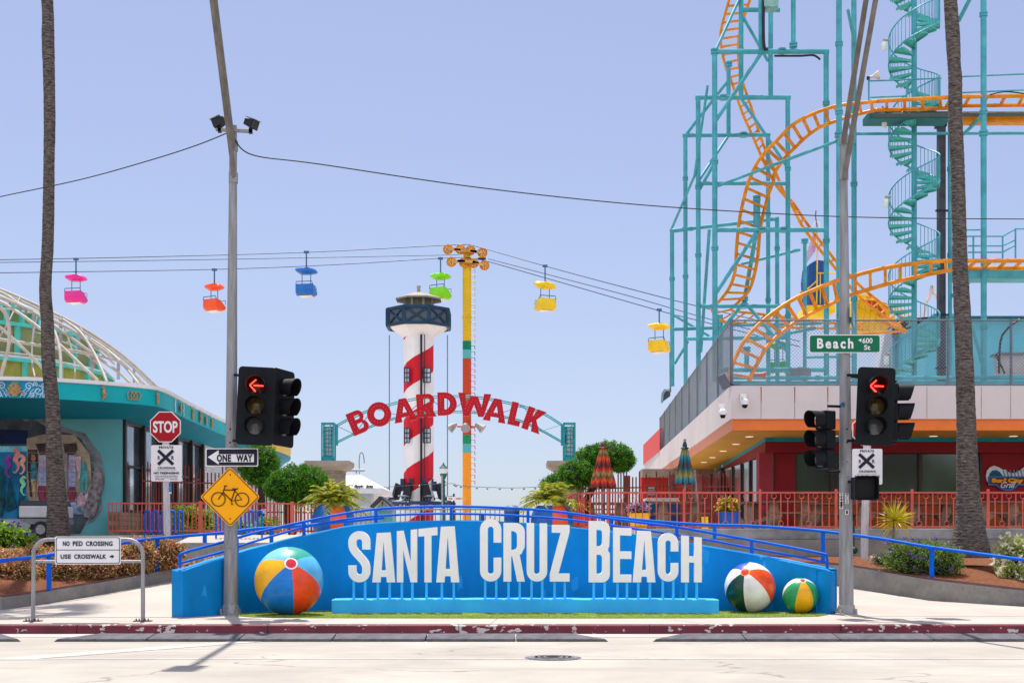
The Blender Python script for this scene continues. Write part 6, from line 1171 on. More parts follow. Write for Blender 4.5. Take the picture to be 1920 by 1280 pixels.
for (x0, y0), (x1, y1), d, w in (((1335, 97), (1554, 97), A, 10), ((1304, 183), (1482, 183), B_, 9), ((1280, 254), (1444, 253), C_, 8), ((1256, 433), (1460, 410), D_, 7), ((1340, 431), (1549, 431), A, 9), ((1313, 344), (1477, 344), B_, 7.5), ((1313, 574), (1480, 574), B_, 7.5), ((1262, 617), (1350, 614), C_, 7), ((1288, 635), (1477, 633), B_, 7),
      ((1340, 693), (1549, 693), A, 9), ((1340, 708), (1920, 708), 44, 7), ((1390, 19), (1462, 19), B_, 9), ((1601, 251), (2500, 248), 49, 6), ((1260, 433), (1284, 430), C_, 8), ((1370, 610), (1540, 606), 55, 6), ((1400, 640), (1530, 615), 55, 6), ((1509, 670), (1600, 668), 55, 5)): T([(x0, y0), (x1, y1)], d, w, 'beam')
for p, q_, d, w in (((1341, 96), (1389, -8), (A, B_), 6), ((1341, 228), (1426, 102), A, 7), ((1392, 30), (1440, 115), (B_, B_), 6), ((1285, 254), (1366, 150), (C_, C_), 6), ((1309, 340), (1366, 254), (B_, C_), 6), ((1309, 360), (1340, 305), B_, 6), ((1389, 184), (1477, 315), B_, 6), ((1340, 351), (1568, 265), (A, 46), 6), ((1341, 552), (1418, 436), A, 7), ((1327, 160), (1302, 330), (A, B_), 5), ((1302, 330), (1258, 432), (B_, D_), 5), ((1418, 436), (1396, 560), (A, 53), 8),
       ((1396, 566), (1477, 660), (53, B_), 7), ((1396, 566), (1352, 620), (53, 54), 7), ((1330, 430), (1314, 660), (B_, 53), 6), ((1290, 640), (1265, 682), C_, 5), ((1262, 590), (1330, 630), (D_, 54), 5), ((1590, 20), (1603, 84), (47, 49), 6), ((1586, 215), (1603, 270), (46, 49), 5), ((1500, 468), (1390, 495), (56, 56), 6), ((1844, 216), (1806, 252), (46, 48), 7), ((1797, 40), (1828, -20), (49, 48), 8), ((1786, 555), (1845, 505), (49, 46), 7), ((1822, 610), (1844, 690), (46, 46), 7)): T([p, q_], d, w, 'brace')
for px, py, d in ((1419, 372, 51), (1340, 97, A), (1466, 96, A), (1487.5, 85, A), (1366, 121, C_), (1509, 452, 56), (1396, 560, 53), (1400, 655, 49), (1573, 253, 46), (1844, 250, 46), (1394, 253, C_), (1356, 183, B_), (1469, 431, A), (1394, 574, B_), (1429, 431, A), (1500, 693, A)):
    c = P(px, py, d); MB().lathe([(.1, -.09), (.16, -.09), (.16, -.03), (.11, 0), (.16, .03), (.16, .09), (.1, .09)], c, 10).build('flange', M_teal, co)
T([(1419, 375), (1419, 431)], 50.5, 13, 'stub'); T([(1400, 655), (1400, 692)], 50, 9, 'stub')
# tracks: two rails and ties
def track(rA, rB, nt_, w, dA, dB, tie=5, bend=0):
    ra = smoothpath([P(x, y, interp(dA, i/(len(rA)-1))) for i, (x, y) in enumerate(rA)], 8); rb_ = smoothpath([P(x, y, interp(dB, i/(len(rB)-1))) for i, (x, y) in enumerate(rB)], 8)
    wr = w/2/F*50; MB().tube(ra, wr, 8).build('rail', M_orange, co, smooth=50); MB().tube(rb_, wr, 8).build('rail', M_orange, co, smooth=50)
    def at(pts, s):
        Ls = [0]; 
        for a, b in zip(pts, pts[1:]): Ls.append(Ls[-1]+(b-a).length)
        t = s*Ls[-1]
        for i in range(len(pts)-1):
            if Ls[i+1] >= t: return pts[i]+(pts[i+1]-pts[i])*((t-Ls[i])/max(1e-6, Ls[i+1]-Ls[i]))
        return pts[-1]
    tr_ = MB()
    for i in range(nt_):
        s = (i+.5)/nt_; a = at(ra, s); b = at(rb_, s); tr_.bar(a, b, tie/F*50, tie*.7/F*50)
    tr_.build('track_ties', M_orange, co)
# track 2 left part (matched end stations)
track([(1646, 190), (1580, 197), (1551, 204), (1517.5, 216.6), (1484, 236), (1458.5, 261.6), (1436, 284), (1419, 307), (1405, 337.5), (1395, 371), (1386, 415), (1381, 465), (1378, 509), (1367, 540), (1351, 562), (1334, 580)],
      [(1646, 206), (1606, 215), (1565, 228), (1534, 240.5), (1509, 259), (1489, 278.5), (1472.5, 295), (1453, 323.5), (1450, 340), (1439, 371), (1426, 427), (1420, 487), (1411, 527), (1404, 545), (1395, 556), (1372, 578)], 27, 6.5, [(0, 46), (.6, 50), (1, 53)], [(0, 46.6), (.6, 50.4), (1, 53)])
track([(1646, 190), (1779, 183), (1850, 181), (2500, 176)], [(1646, 206), (1779, 203), (1837, 198), (2500, 194)], 26, 7, [(0, 46), (1, 46)], [(0, 46.8), (1, 46.8)])
T([(1638, 216), (1985, 214)], 46.6, 8, 'spine', mat('spine_dark', (.08, .10, .10), .5)); MB().pbox(1806, 2000, 209, 229, 46.8, .4).build('box_spine', M_orange, co); MB().pbox(1630, 1785, 209, 222, 47, .9).build('brake_deck', mat('deck_teal_dark', (.02, .14, .15), .6), co)
track([(1590, 520), (1665, 501), (1759, 490), (1850, 489), (2500, 488)], [(1590, 554), (1665, 532), (1715, 520), (1787, 506), (1850, 503), (2500, 500)], 32, 7, [(0, 45.5), (1, 45)], [(0, 46), (1, 46)])
track([(1592, 520), (1567, 527), (1520, 546), (1476, 568), (1426, 605), (1395, 640), (1373, 684), (1366, 712)], [(1592, 554), (1567, 565), (1510, 593), (1476, 615), (1439, 649), (1417, 687), (1404, 716)], 13, 7, [(0, 45.5), (1, 43)], [(0, 46), (1, 43.5)])
MB().pbox(1795, 2500, 507, 522, 46, .8).build('brake_deck', M_teal, co)
# track 1 far spiral then drop
track([(1372, -60), (1368, -20), (1367, 0), (1360, 25), (1353, 51), (1351, 73), (1354, 98), (1361, 127), (1371, 152), (1382.5, 186), (1394, 217), (1405, 242), (1425, 287)], [(1416, -60), (1410, -20), (1406, 0), (1397, 28), (1388, 55), (1384, 84), (1385, 112.5), (1388, 135), (1393, 155), (1399, 174), (1409, 202.5), (1423, 247.5), (1433, 276)], 24, 5.5, [(0, 52), (1, 56)], [(0, 52), (1, 56)], tie=4.5)
track([(1425, 287), (1440, 320), (1457, 350), (1482, 381), (1501, 418), (1520, 446), (1542, 474), (1560, 495), (1600, 545), (1640, 580), (1690, 612)], [(1433, 276), (1455, 325), (1470, 360), (1490, 385), (1508, 412), (1530, 442), (1552, 470), (1570, 492), (1612, 535), (1655, 570), (1705, 604)], 22, 6.5, [(0, 56), (1, 60)], [(0, 56.6), (1, 60.6)], tie=4.5)
track([(1334, 580), (1350, 600), (1400, 607), (1460, 613), (1520, 615), (1620, 618)], [(1372, 578), (1376, 583), (1420, 588), (1470, 594), (1520, 604), (1620, 606)], 14, 5.5, [(0, 54), (1, 57)], [(0, 54), (1, 57)], tie=4.5)
T([(1650, 600), (1700, 622)], 58, 8, 'lower_rail', M_orange); T([(1590, 628), (1700, 620)], 58, 5, 'lower_rail', M_orange)
# service platform rails right
for pts in ([(1630, 152), (1665, 151), (1765, 147)], [(1632, 183), (1700, 180)], [(1802, 144), (1920, 139), (2500, 138)], [(1802, 174), (1920, 169), (2500, 168)], [(1808, 443), (1845, 443), (1880, 443), (1905, 429), (2500, 429)], [(1815, 461), (1880, 461), (1905, 449)], [(1815, 473), (1880, 473), (1903, 460)], [(1808, 431), (1838, 431)]): T(pts, 47, 3, 'walkway_rail')
for x, y0, y1 in ((1629, 150, 190), (1700, 155, 190), (1825, 443, 486), (1880, 443, 486), (1904, 428, 486), (1762, 147, 185)): T([(x, y0), (x, y1)], 47, 3.4, 'walkway_post')
MB().tube(smoothpath([P(*p, 47) for p in ((1654, 200), (1664, 212), (1680, 217), (1693, 210), (1700, 205))], 5), .03, 5).build('hanging_cable', M_dark, co); MB().tube(smoothpath([P(*p, 45.8) for p in ((1856, 178), (1885, 172), (1920, 176))], 5), .025, 5).build('hanging_cable', M_dark, co)
MB().tube(smoothpath([P(*p, A-.2) for p in ((1432, -30), (1432, 80), (1440, 92))], 5), .06, 6).tube(smoothpath([P(*p, A-.2) for p in ((1452, 105), (1500, 105), (1525, 104), (1538, 112))], 6), .045, 6).build('electric_conduit', M_dark, co)
MB().pbox(1433, 1460, -20, 12, A-.3, .6).build('machinery_box', mat('pale_green_box', (.25, .45, .42), .6, var=.2), co)
MB().pbox(1487, 1521, 690, 710, 44.5, .5).build('equipment_box', mat('box_slate', (.17, .19, .22), .6, var=.1), label='slate grey equipment box behind the roof fence', cat='equipment box', bevel=.02)
o = MB().lathe([(.06, 0), (.07, .25), (.13, .4)], (0, 0, 0), 12); o.v = [(z+P(1412, 703, 42).x, 42+x, y+P(1412, 703, 42).z) for x, y, z in o.v]; o.build('red_horn', mat('dull_red_horn', (.42, .12, .11), .5), label='dull red horn shaped cone lying behind the fence under the orange track', cat='horn', smooth=40)
# ================================================================ SPIRAL STAIR
DSp = 48; ss = thing('spiral_staircase', 'tall teal spiral staircase with barred railings beside the dark lift column', 'staircase', P(1714, 706, DSp)); c = P(1714, 0, DSp); PER = 148*DSp/F; NS = 13; Rr = 46*DSp/F; zlow = P(0, 716, DSp).z; ztop = P(0, -30, DSp).z
MB().tube([(c.x, DSp, zlow), (c.x, DSp, ztop)], .1, 10).build('centre_column', M_teal, ss, smooth=50)
zref = P(0, 80, DSp).z
def ang(z): return -PI/2+(z-zref)/PER*2*PI
n0 = math.ceil((zlow-zref)/(PER/NS)); n1 = int((ztop-zref)/(PER/NS)); M_tread = mat('tread_teal', (.10, .46, .42), .5, var=.1)
rails_ = MB(); bal = MB(); hp = []; count = 0; extra = MB()
for k_ in range(n0, n1+1):
    z = zref+k_*PER/NS; a0 = ang(z)-PI/NS*1.05; a1 = ang(z)+PI/NS*1.05; t = MB(); pts = [(c.x+.08*math.cos(a0), DSp+.08*math.sin(a0)), (c.x+Rr*math.cos(a0), DSp+Rr*math.sin(a0)), (c.x+Rr*math.cos((a0+a1)/2)*1.02, DSp+Rr*math.sin((a0+a1)/2)*1.02), (c.x+Rr*math.cos(a1), DSp+Rr*math.sin(a1)), (c.x+.08*math.cos(a1), DSp+.08*math.sin(a1))]
    t.slab(pts, z, z+.035); t.bar((pts[0][0], pts[0][1], z-.03), (pts[1][0], pts[1][1], z-.03), .015, .07); t.bar((pts[4][0], pts[4][1], z-.03), (pts[3][0], pts[3][1], z-.03), .015, .07); t.build('step', M_tread, ss)
    for u in (-.33, 0, .33):
        a = ang(z)+u*2*PI/NS; bal.tube([(c.x+Rr*math.cos(a), DSp+Rr*math.sin(a), z-.05), (c.x+Rr*math.cos(a), DSp+Rr*math.sin(a), z+1.02+u*PER/NS)], .012, 4)
for i in range(int((ztop-zlow)/PER*36)):
    z = zlow+i*PER/36; a = ang(z); hp.append((c.x+Rr*math.cos(a), DSp+Rr*math.sin(a), z+1.03))
rails_.tube(hp, .026, 6); rails_.tube([(x, y, z-.95) for x, y, z in hp], .03, 6); rails_.build('spiral_handrail', M_teal, ss, smooth=50); bal.build('balusters', M_teal, ss)
o = thing('lift_column', 'dark grey steel column standing beside the spiral staircase', 'column', P(1768, 716, 49)); MB().pbox(1761, 1773.5, 230, 720, 49, .3).build('column_body', mat('column_slate', (.06, .065, .08), .6, var=.3, scale=2), o); MB().pbox(1758, 1776, 228, 236, 48.95, .4).build('cap_plate', M_dark, o)
for y in (395, 590, 690): MB().pbox(1755, 1780, y-2, y+1, 48.97, .1).build('bracket', M_dark, o)
def jar(px, py, label):
    c = P(px, py, 47.5); o = thing('jelly_jar_lamp', label, 'lamp', c, group='white glass jar lamps on the spiral stair'); MB().lathe([(.05, -.3), (.09, -.26), (.1, 0)], (0, 0, 0), 10).build('glass_jar', mat('jar_glass', (.75, .78, .74), .2), o, local=True, smooth=50); MB().tube([(0, 0, .0), (0, 0, .1), (.2, .1, .13)], .05, 6).build('bracket', mat('bracket_grey', (.35, .36, .36), .5), o, local=True)
jar(1657, 80, 'glass jar lamp topmost on the spiral staircase'); jar(1658, 226, 'glass jar lamp just under the upper orange track'); jar(1661, 374, 'glass jar lamp halfway between the two orange tracks'); jar(1662, 668, 'glass jar lamp lowest on the spiral staircase, behind the mesh')
o = thing('horn_speaker', 'small cream horn loudspeaker above the upper orange track', 'loudspeaker', P(1628, 148, 47)); q = MB(); q.lathe([(.04, 0), (.06, .2), (.17, .36), (.16, .35), (.03, .1)], (0, 0, 0), 14); q.build('horn', mat('horn_cream', (.62, .56, .50), .5), o, local=True, xf=Matrix.Translation((.03, 0, .05)) @ Matrix.Rotation(R(75), 4, 'Y'), smooth=40); MB().box(-.05, .05, -.04, .04, -.04, .08).build('bracket', M_dark, o, local=True)
# ================================================================ ROOF SHED, SWING RIDE BEHIND
o = thing('roof_shed', 'light blue shed with shingle roof behind the mesh fence', 'shed', P(1880, 716, 62)); D = 60
M_shb = mat('shed_blue', (.09, .42, .55), .6, var=.06, scale=.5)
MB().pbox(1800, 2100, 592, 720, D, 8).build('wall', M_shb, o); q = MB(); a, b_ = P(1735, 594, D-.4), P(2105, 594, D-.4); q.add([(a.x, D-.4, a.z), (b_.x, D-.4, a.z), (b_.x, D+4, P(0, 572, D).z), (a.x, D+4, P(0, 572, D).z), (b_.x, D+9, a.z), (a.x, D+9, a.z)], [(0, 1, 2, 3), (3, 2, 4, 5)]); M_shg = mat('roof_shingle', (.20, .17, .16), .9, var=.35, scale=6); brick(M_shg, (.07, .06, .06), .5, .09, .02); q.build('roof', M_shg, o)
MB().pbox(1735, 1800, 600, 720, D-.02, 6).build('side_wall', M_shb, o); MB().pbox(1795, 2100, 592, 598, D-.1, .1).build('eave_board', mat('eave_teal', (.03, .20, .28), .6), o); MB().pprism([(1735, 600), (1750, 588), (1800, 588), (1800, 600)], D-.03, .1).build('gable', M_shb, o)
o = thing('white_tent_roof', 'pale grey sloping panel behind the spiral stair near the shed', 'tent', P(1680, 716, 64)); MB().pprism([(1643, 720), (1660, 620), (1672, 614), (1676, 720)], 64, 1).build('panel', mat('pale_panel', (.50, .52, .58), .6, var=.05), o); MB().pprism([(1676, 720), (1700, 640), (1735, 640), (1735, 720)], 64.5, .5).build('panel', mat('pale_panel2', (.45, .60, .68), .6, var=.1), o)
o = thing('vent_cabinet', 'grey cabinet leaning behind the mesh fence in front of the shed', 'cabinet', P(1900, 706, 46)); MB().pbox(1876, 1960, 664, 698, 44, .6).build('cabinet', mat('cabinet_grey', (.40, .38, .38), .6), o); MB().pbox(1872, 1965, 660, 664, 43.9, .8).build('top', M_fp, o); MB().bar(P(1867, 664, 43.8), P(1884, 700, 43.8), .05).build('strut', M_dark, o)
MB().tube(smoothpath([P(*p, 43.6) for p in ((1916, 596), (1890, 615), (1876, 640), (1873, 700))], 5), .04, 6).build('bent_pipe', M_dark, label='dark bent pipe running down the front of the shed wall', cat='pipe')
yh = thing('swing_ride', 'yellow truss swing ride with blue cabin seen behind the coaster', 'amusement ride', P(1560, 716, 80)); M_yl = mat('ride_yellow', (.86, .50, .01), .45, var=.12, scale=1); DH = 80
def Y_(pts, w, name='truss', m=M_yl, D=DH): MB().tube([P(*p, D) for p in pts], w/2/F*D, 6).build(name, m, yh)
q = MB(); q.pprism([(1515, 520), (1518, 495), (1532, 487), (1550, 490), (1550, 560), (1545, 572), (1518, 572)], DH, 2); q.build('cabin', mat('ride_blue', (.01, .07, .24), .5, var=.2), yh)
q = MB(); q.pprism([(1514, 572), (1566, 572), (1566, 585), (1540, 592), (1508, 590)], DH-.3, 2.6); q.build('cabin_floor', M_yl, yh)
Y_([(1533, 437), (1531, 575)], 3); Y_([(1545, 455), (1566, 486)], 2.5); Y_([(1546, 510), (1546, 575)], 2); Y_([(1538, 512), (1538, 570)], 2); Y_([(1554, 512), (1554, 572)], 2); Y_([(1533, 512), (1566, 512)], 2.5); Y_([(1514, 542), (1533, 525)], 2.5); Y_([(1508, 560), (1507, 590)], 3)
MB().pprism([(1510, 478), (1524, 440), (1531, 437), (1529, 470), (1512, 494)], DH+.5, .2).build('round_emblem_panel', mat('ride_emblem', (.45, .15, .3), .5, var=.7, scale=3, col2=(.5, .5, .65)), yh)
Y_([(1532, 437), (1532, 425), (1529, 405), (1530, 395)], 2.5, 'finial', mat('finial_brown', (.2, .12, .12), .5)); Y_([(1527, 437), (1524, 425), (1529, 415), (1536, 418), (1538, 432)], 2.5, 'ornament_rim', M_signw)
q = MB(); q.pprism([(1606, 550), (1625, 553), (1672, 578), (1668, 592), (1690, 602), (1700, 622), (1660, 640), (1620, 622), (1598, 600), (1600, 565)], DH, 1.6); q.build('hull', M_yl, yh); MB().pprism([(1625, 556), (1640, 562), (1662, 590), (1650, 592), (1630, 575)], DH-.05, .1).build('hull_stripe', mat('ride_red', (.5, .05, .02), .5), yh)
for pts, w in (([(1590, 535), (1720, 598)], 2), ([(1606, 551), (1724, 590)], 2), ([(1600, 640), (1720, 610)], 4), ([(1605, 612), (1690, 640)], 3), ([(1620, 600), (1640, 640)], 3), ([(1640, 596), (1670, 636)], 3), ([(1660, 590), (1610, 632)], 3), ([(1566, 590), (1600, 600)], 5), ([(1610, 570), (1650, 600), (1690, 618)], 5)): Y_(pts, w)
MB().pbox(1503, 1509, 545, 558, DH-1, .5).build('lamp_box', mat('box_ochre', (.5, .25, .05), .6), yh)
o = thing('ride_ornament', 'pale curly ride ornament on a slim finial above the mesh, right of the spiral stair', 'ornament', P(1745, 600, 90)); MB().tube(smoothpath([P(*p, 90) for p in ((1738, 565), (1744, 552), (1747, 535), (1749, 548), (1755, 552), (1758, 560))], 5), .1, 6).build('curl', mat('ornament_pink', (.6, .45, .42), .5), o); MB().tube([P(1730, 600, 90), P(1738, 565, 90)], .09, 6).build('stem', MATS['ornament_pink'], o)
# round vent left on the roof corner
o = thing('roof_vent', 'grey curved louvered vent at the far end of the roof fence', 'vent', P(1250, 770, 60)); MB().tube([P(*p, 60) for p in ((1241, 755), (1242, 738), (1246, 731), (1256, 731))], .06, 6).build('rim', mat('vent_grey', (.25, .30, .35), .5), o); MB().pprism([(1243, 752), (1244, 740), (1248, 733), (1257, 733), (1257, 742)], 60.1, .6).build('louvers', mat('vent_dark', (.06, .08, .1), .5), o)
MB().tube([P(1256.5, 660, 55), P(1257, 735, 55)], .04, 6).build('thin_pole', M_fp, label='thin grey pole with a small lamp at the left end of the coaster frame', cat='pole')
# ================================================================ TERRACE FURNITURE
M_tt = mat('table_brown', (.20, .09, .06), .6, var=.15, scale=4); M_tl = mat('table_leg_tan', (.30, .22, .16), .75, var=.15, scale=4)
def table(px, D, label, L=1.5, ry=0, m=None):
    c = P(px, 0, D); o = thing('picnic_table', label, 'picnic table', (c.x, D, 1.78), group='picnic tables on the restaurant terrace', rz=ry)
    MB().slab([(L/2*math.cos(R(a))*1.05, .42*math.sin(R(a))*1.3) for a in (22, 68, 112, 158, 202, 248, 292, 338)], .72, .77).build('table_top', M_tt, o, local=True)
    for s in (-1, 1): MB().box(-L/2, L/2, s*.72-.14, s*.72+.14, .42, .46).build('bench', M_tt, o, local=True)
    for s in (-1, 1):
        x = s*.42; q = MB(); q.add([(x-.18, -.1, 0), (x+.18, -.1, 0), (x+.1, -.1, .72), (x-.1, -.1, .72), (x-.18, .1, 0), (x+.18, .1, 0), (x+.1, .1, .72), (x-.1, .1, .72)], [(0, 1, 2, 3), (7, 6, 5, 4), (0, 3, 7, 4), (1, 5, 6, 2)])
        for t in (-1, 1): q.bar((x, 0, .15), (x, t*.78, .42), .14, .1)
        q.build('pedestal', M_tl, o, local=True)
table(1135, 36, 'picnic table with the red closed umbrella standing through it'); table(1272, 35.2, 'picnic table with the teal striped closed umbrella'); table(1410, 35.6, 'picnic table in front of the dark closed umbrella', ry=R(70)); table(1480, 34.6, 'picnic table in front of the red corner pier of the restaurant'); table(1650, 34.8, 'picnic table behind the yellow spiky plant'); table(1745, 36.2, 'picnic table between the yellow spiky plant and the palm trunk'); table(1870, 34.8, 'picnic table below the surf sign at the right'); table(1560, 36.5, 'picnic table just right of the slender hanging traffic light')
def chevron(cols, name, n=9):
    if name in MATS: return MATS[name]
    m = bpy.data.materials.new(name); m.use_nodes = True; t = m.node_tree; b = t.nodes['Principled BSDF']; N = t.nodes.new; L = t.links.new
    tc = N('ShaderNodeTexCoord'); sp = N('ShaderNodeSeparateXYZ'); L(tc.outputs['Object'], sp.inputs[0]); at = N('ShaderNodeMath'); at.operation = 'ARCTAN2'; L(sp.outputs['Y'], at.inputs[0]); L(sp.outputs['X'], at.inputs[1])
    pp_ = N('ShaderNodeMath'); pp_.operation = 'PINGPONG'; pp_.inputs[1].default_value = PI/16; L(at.outputs[0], pp_.inputs[0])
    ma = N('ShaderNodeMath'); ma.operation = 'MULTIPLY_ADD'; L(pp_.outputs[0], ma.inputs[0]); ma.inputs[1].default_value = .5; L(sp.outputs['Z'], ma.inputs[2])
    md = N('ShaderNodeMath'); md.operation = 'MULTIPLY'; md.inputs[1].default_value = 1.6; L(ma.outputs[0], md.inputs[0]); fr_ = N('ShaderNodeMath'); fr_.operation = 'FRACT'; L(md.outputs[0], fr_.inputs[0])
    rp_ = N('ShaderNodeValToRGB'); rp_.color_ramp.interpolation = 'CONSTANT'
    while len(rp_.color_ramp.elements) < len(cols): rp_.color_ramp.elements.new(.5)
    for i, c_ in enumerate(cols): rp_.color_ramp.elements[i].position = i/len(cols); rp_.color_ramp.elements[i].color = (*lin(c_), 1)
    L(fr_.outputs[0], rp_.inputs[0]); L(rp_.outputs[0], b.inputs['Base Color']); b.inputs['Roughness'].default_value = .85; MATS[name] = m; return m
def umbrella(px, ytop, ybot, D, rb_, mm, label, zfoot=1.8, tie=.16, lean=0):
    c = P(px, 0, D); zt_, zb_ = P(0, ytop, D).z, P(0, ybot, D).z; o = thing('patio_umbrella', label, 'umbrella', (c.x, D, zfoot), group='closed patio umbrellas'); n = 64; rows = []; H = zt_-zb_; rnd = random.Random(px)
    ph = [rnd.uniform(-.1, .1) for _ in range(8)]
    for i in range(15):
        t = i/14; r = rb_*(.13+.87*t**.85)*(1-.25*math.exp(-((t-tie)/.05)**2)); rw_ = []
        for j in range(n):
            a = 2*PI*j/n; f = abs(math.cos(4*a+ph[int(j/8)])); rr = r*(.62+.42*f**.8)*(1+.03*math.sin(9*t+j)); rw_.append((rr*math.cos(a)+lean*t, rr*math.sin(a), zt_-zfoot-H*t-(.05*f*t if i == 14 else 0)))
        rows.append(rw_+[rw_[0]])
    MB().strip(rows[::-1]).build('canopy', mm, o, local=True, smooth=50); MB().tube([(0, 0, 0), (0, 0, zt_-zfoot+.06)], .028, 8).build('pole', M_galv, o, local=True, smooth=50)
    MB().tube([(rb_*.36*math.cos(a), rb_*.36*math.sin(a), zt_-zfoot-H*tie) for a in [2*PI*i/16 for i in range(16)]], .02, 5, closed=True).build('tie_strap', M_dark, o, local=True); MB().ball((0, 0, zt_-zfoot+.05), .045, 8).build('finial', M_galv, o, local=True)
umbrella(1131, 832, 912, 36, .36, chevron(['8c2c1e', 'd8481a', '6c5030', '9a7a48', 'b8301c', '5a1e20'], 'chevron_red'), 'closed patio umbrella with red and orange chevrons', tie=.1)
umbrella(1284, 828, 904, 35.2, .27, chevron(['1c5c70', '2a7c8c', '8a8448', '6c6a3c', '1a4a5c', '4a3a30'], 'chevron_teal'), 'closed patio umbrella with teal and olive chevrons')
umbrella(1355, 876, 930, 40, .24, chevron(['1c1210', '34201a', '241412', '4a3020'], 'chevron_dark'), 'closed dark brown patio umbrella in shade under the roof')
MB().tube([P(1302, 880, 35.6), P(1310, 968, 35.6)], .03, 6).build('leaning_pole', M_galv, label='white leaning pole next to the teal umbrella', cat='pole')
def pot(px, D, r, h, col, label, z0=1.79): 
    c = P(px, 0, D); o = thing('flower_pot', label, 'flower pot', (c.x, D, z0), group='big flower pots on the terrace'); MB().lathe([(r*.68, 0), (r, h-.06), (r*1.06, h-.06), (r*1.06, h), (r*.9, h), (r*.88, h-.08), (1e-3, h-.08)], (c.x, D, z0), 28).build('pot', mat('pot_'+col, col, .4, var=.06, coat=.3), o, smooth=40); return Vector((c.x, D, z0+h-.05)), o
PT = [pot(1198, 34, .29, .42, 'f2bc08', 'yellow flower pot with purple spiky plant'), pot(1366, 34.2, .3, .46, '0a52b4', 'blue flower pot with yellow and red flowers'), pot(1095, 35.2, .3, .42, 'c8141c', 'red flower pot at the corner of the pink railing')]
MB().pbox(1318, 1328, 968, 993, 34, .3).build('yellow_crate', mat('crate_yellow', (.85, .55, .02), .5), label='small yellow post shaped box left of the blue flower pot', cat='box')
o = thing('litter_bin', 'blue litter bin cabinet with curved top beside the notice board', 'litter bin', P(1225, 980, 37)); MB().pprism([(1207, 990), (1207, 945), (1212, 935), (1240, 932), (1274, 935), (1275, 940), (1275, 990)], 36.6, .8).build('cabinet', mat('cabinet_blue', (.01, .05, .15), .5), o); MB().pprism([(1209, 939), (1213, 933), (1272, 933), (1275, 940)], 36.5, 1.0).build('lid', mat('lid_beige', (.45, .42, .40), .5), o)
o = thing('notice_board', 'brown notice sign with white heading hung on the tall picket fence', 'notice', P(1222, 930, 38)); MB().pbox(1212, 1231, 911, 931, 38, .04).build('board', mat('board_brown', (.16, .05, .04), .6), o); t = ptext(MB(), 'NOTICE', 1216, 1227, 913, 916, 37.99, depth=.005, bold=.02)
for i in range(4): t.pbox(1215, 1228, 919+i*2.5, 919.6+i*2.5, 37.99, .004)
t.build('lettering', M_signw, o)

for i in range(9):
    a = 1602+i*11; Y_([(a, 552+i*3.6), (a-6, 604+i*3.4)], 1.8, 'hull_rib', mat('ride_rib', (.62, .33, .01), .5, var=.2), DH-.2)
Y_([(1598, 560), (1640, 562), (1690, 592), (1716, 600)], 3, 'gunwale', M_yl, DH-.3); Y_([(1600, 575), (1640, 584), (1684, 608)], 1.8, 'hull_stripe', mat('ride_rib', (.62, .33, .01), .5), DH-.25)
# ================================================================ PLANTS
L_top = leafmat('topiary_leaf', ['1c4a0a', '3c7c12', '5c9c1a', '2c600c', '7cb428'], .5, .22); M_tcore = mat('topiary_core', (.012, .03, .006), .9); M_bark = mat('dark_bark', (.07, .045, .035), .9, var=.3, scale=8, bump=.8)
def topi(mb, core, c, r, n, rnd):
    c = Vector(c); core.ball(c, 1, 20, sx=r[0]*.9, sy=r[1]*.9, sz=1); k0 = len(core.v)-21*11*0
    # clumps of small leaves over the dome
    cl = []
    for i in range(n//26):
        d = Vector((rnd.gauss(0, 1), rnd.gauss(0, 1), rnd.gauss(0, 1))).normalized(); cl.append((Vector((d.x*r[0], d.y*r[1], d.z*r[2])), d, rnd.uniform(.88, 1.03)))
    for p, d, k_ in cl:
        for _ in range(26):
            o_ = Vector((rnd.gauss(0, 1), rnd.gauss(0, 1), rnd.gauss(0, 1)))*.055; leaf(mb, c+p*k_+o_, rnd.uniform(.03, .055), (d+o_*4).normalized(), 1.6)
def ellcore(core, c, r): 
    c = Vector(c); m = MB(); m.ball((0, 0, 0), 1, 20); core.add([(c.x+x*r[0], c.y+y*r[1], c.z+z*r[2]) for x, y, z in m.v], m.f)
def topiary(label, blobs, trunk, D, seed):
    rnd = random.Random(seed); s = D/F; c0 = P(trunk[-1][0], trunk[-1][1], D); o = thing('clipped_tree', label, 'tree', (c0.x, c0.y, 1.63)); mb = MB(); core = MB()
    for px, py, rx, rz_, dd in blobs:
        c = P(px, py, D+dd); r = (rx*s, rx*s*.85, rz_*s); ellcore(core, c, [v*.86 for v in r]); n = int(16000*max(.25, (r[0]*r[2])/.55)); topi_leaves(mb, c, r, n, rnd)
    cr = mb.build('crown', L_top, o); core.build('dark_core', M_tcore, cr); k_ = len(trunk); MB().tube(smoothpath([P(x, y, D) for x, y in trunk], 4), .11, 8).build('trunk', M_bark, o, smooth=50)  # solid near-black core fills the gaps behind the leaves
def topi_leaves(mb, c, r, n, rnd):
    c = Vector(c)
    for i in range(n//26):
        while True:
            d = Vector((rnd.gauss(0, 1), rnd.gauss(0, 1), rnd.gauss(0, 1))).normalized()
            if d.y < .55 or rnd.random() < .3: break
        p = Vector((d.x*r[0], d.y*r[1], d.z*r[2])); k_ = rnd.uniform(.88, 1.0)*(1+.07*math.sin(9*d.x+c.x)*math.cos(8*d.z+c.z)+.05*math.sin(17*d.x+5*d.z))
        for _ in range(26):
            o_ = Vector((rnd.gauss(0, 1), rnd.gauss(0, 1), rnd.gauss(0, 1)))*.036; leaf(mb, c+p*k_+o_, rnd.uniform(.02, .036), (d+o_*5).normalized(), 1.7)
topiary('round clipped tree just behind the traffic light and bicycle sign', [(486, 872, 38, 39, 0)], [(492, 895), (490, 940), (488, 1005)], 36.5, 1)
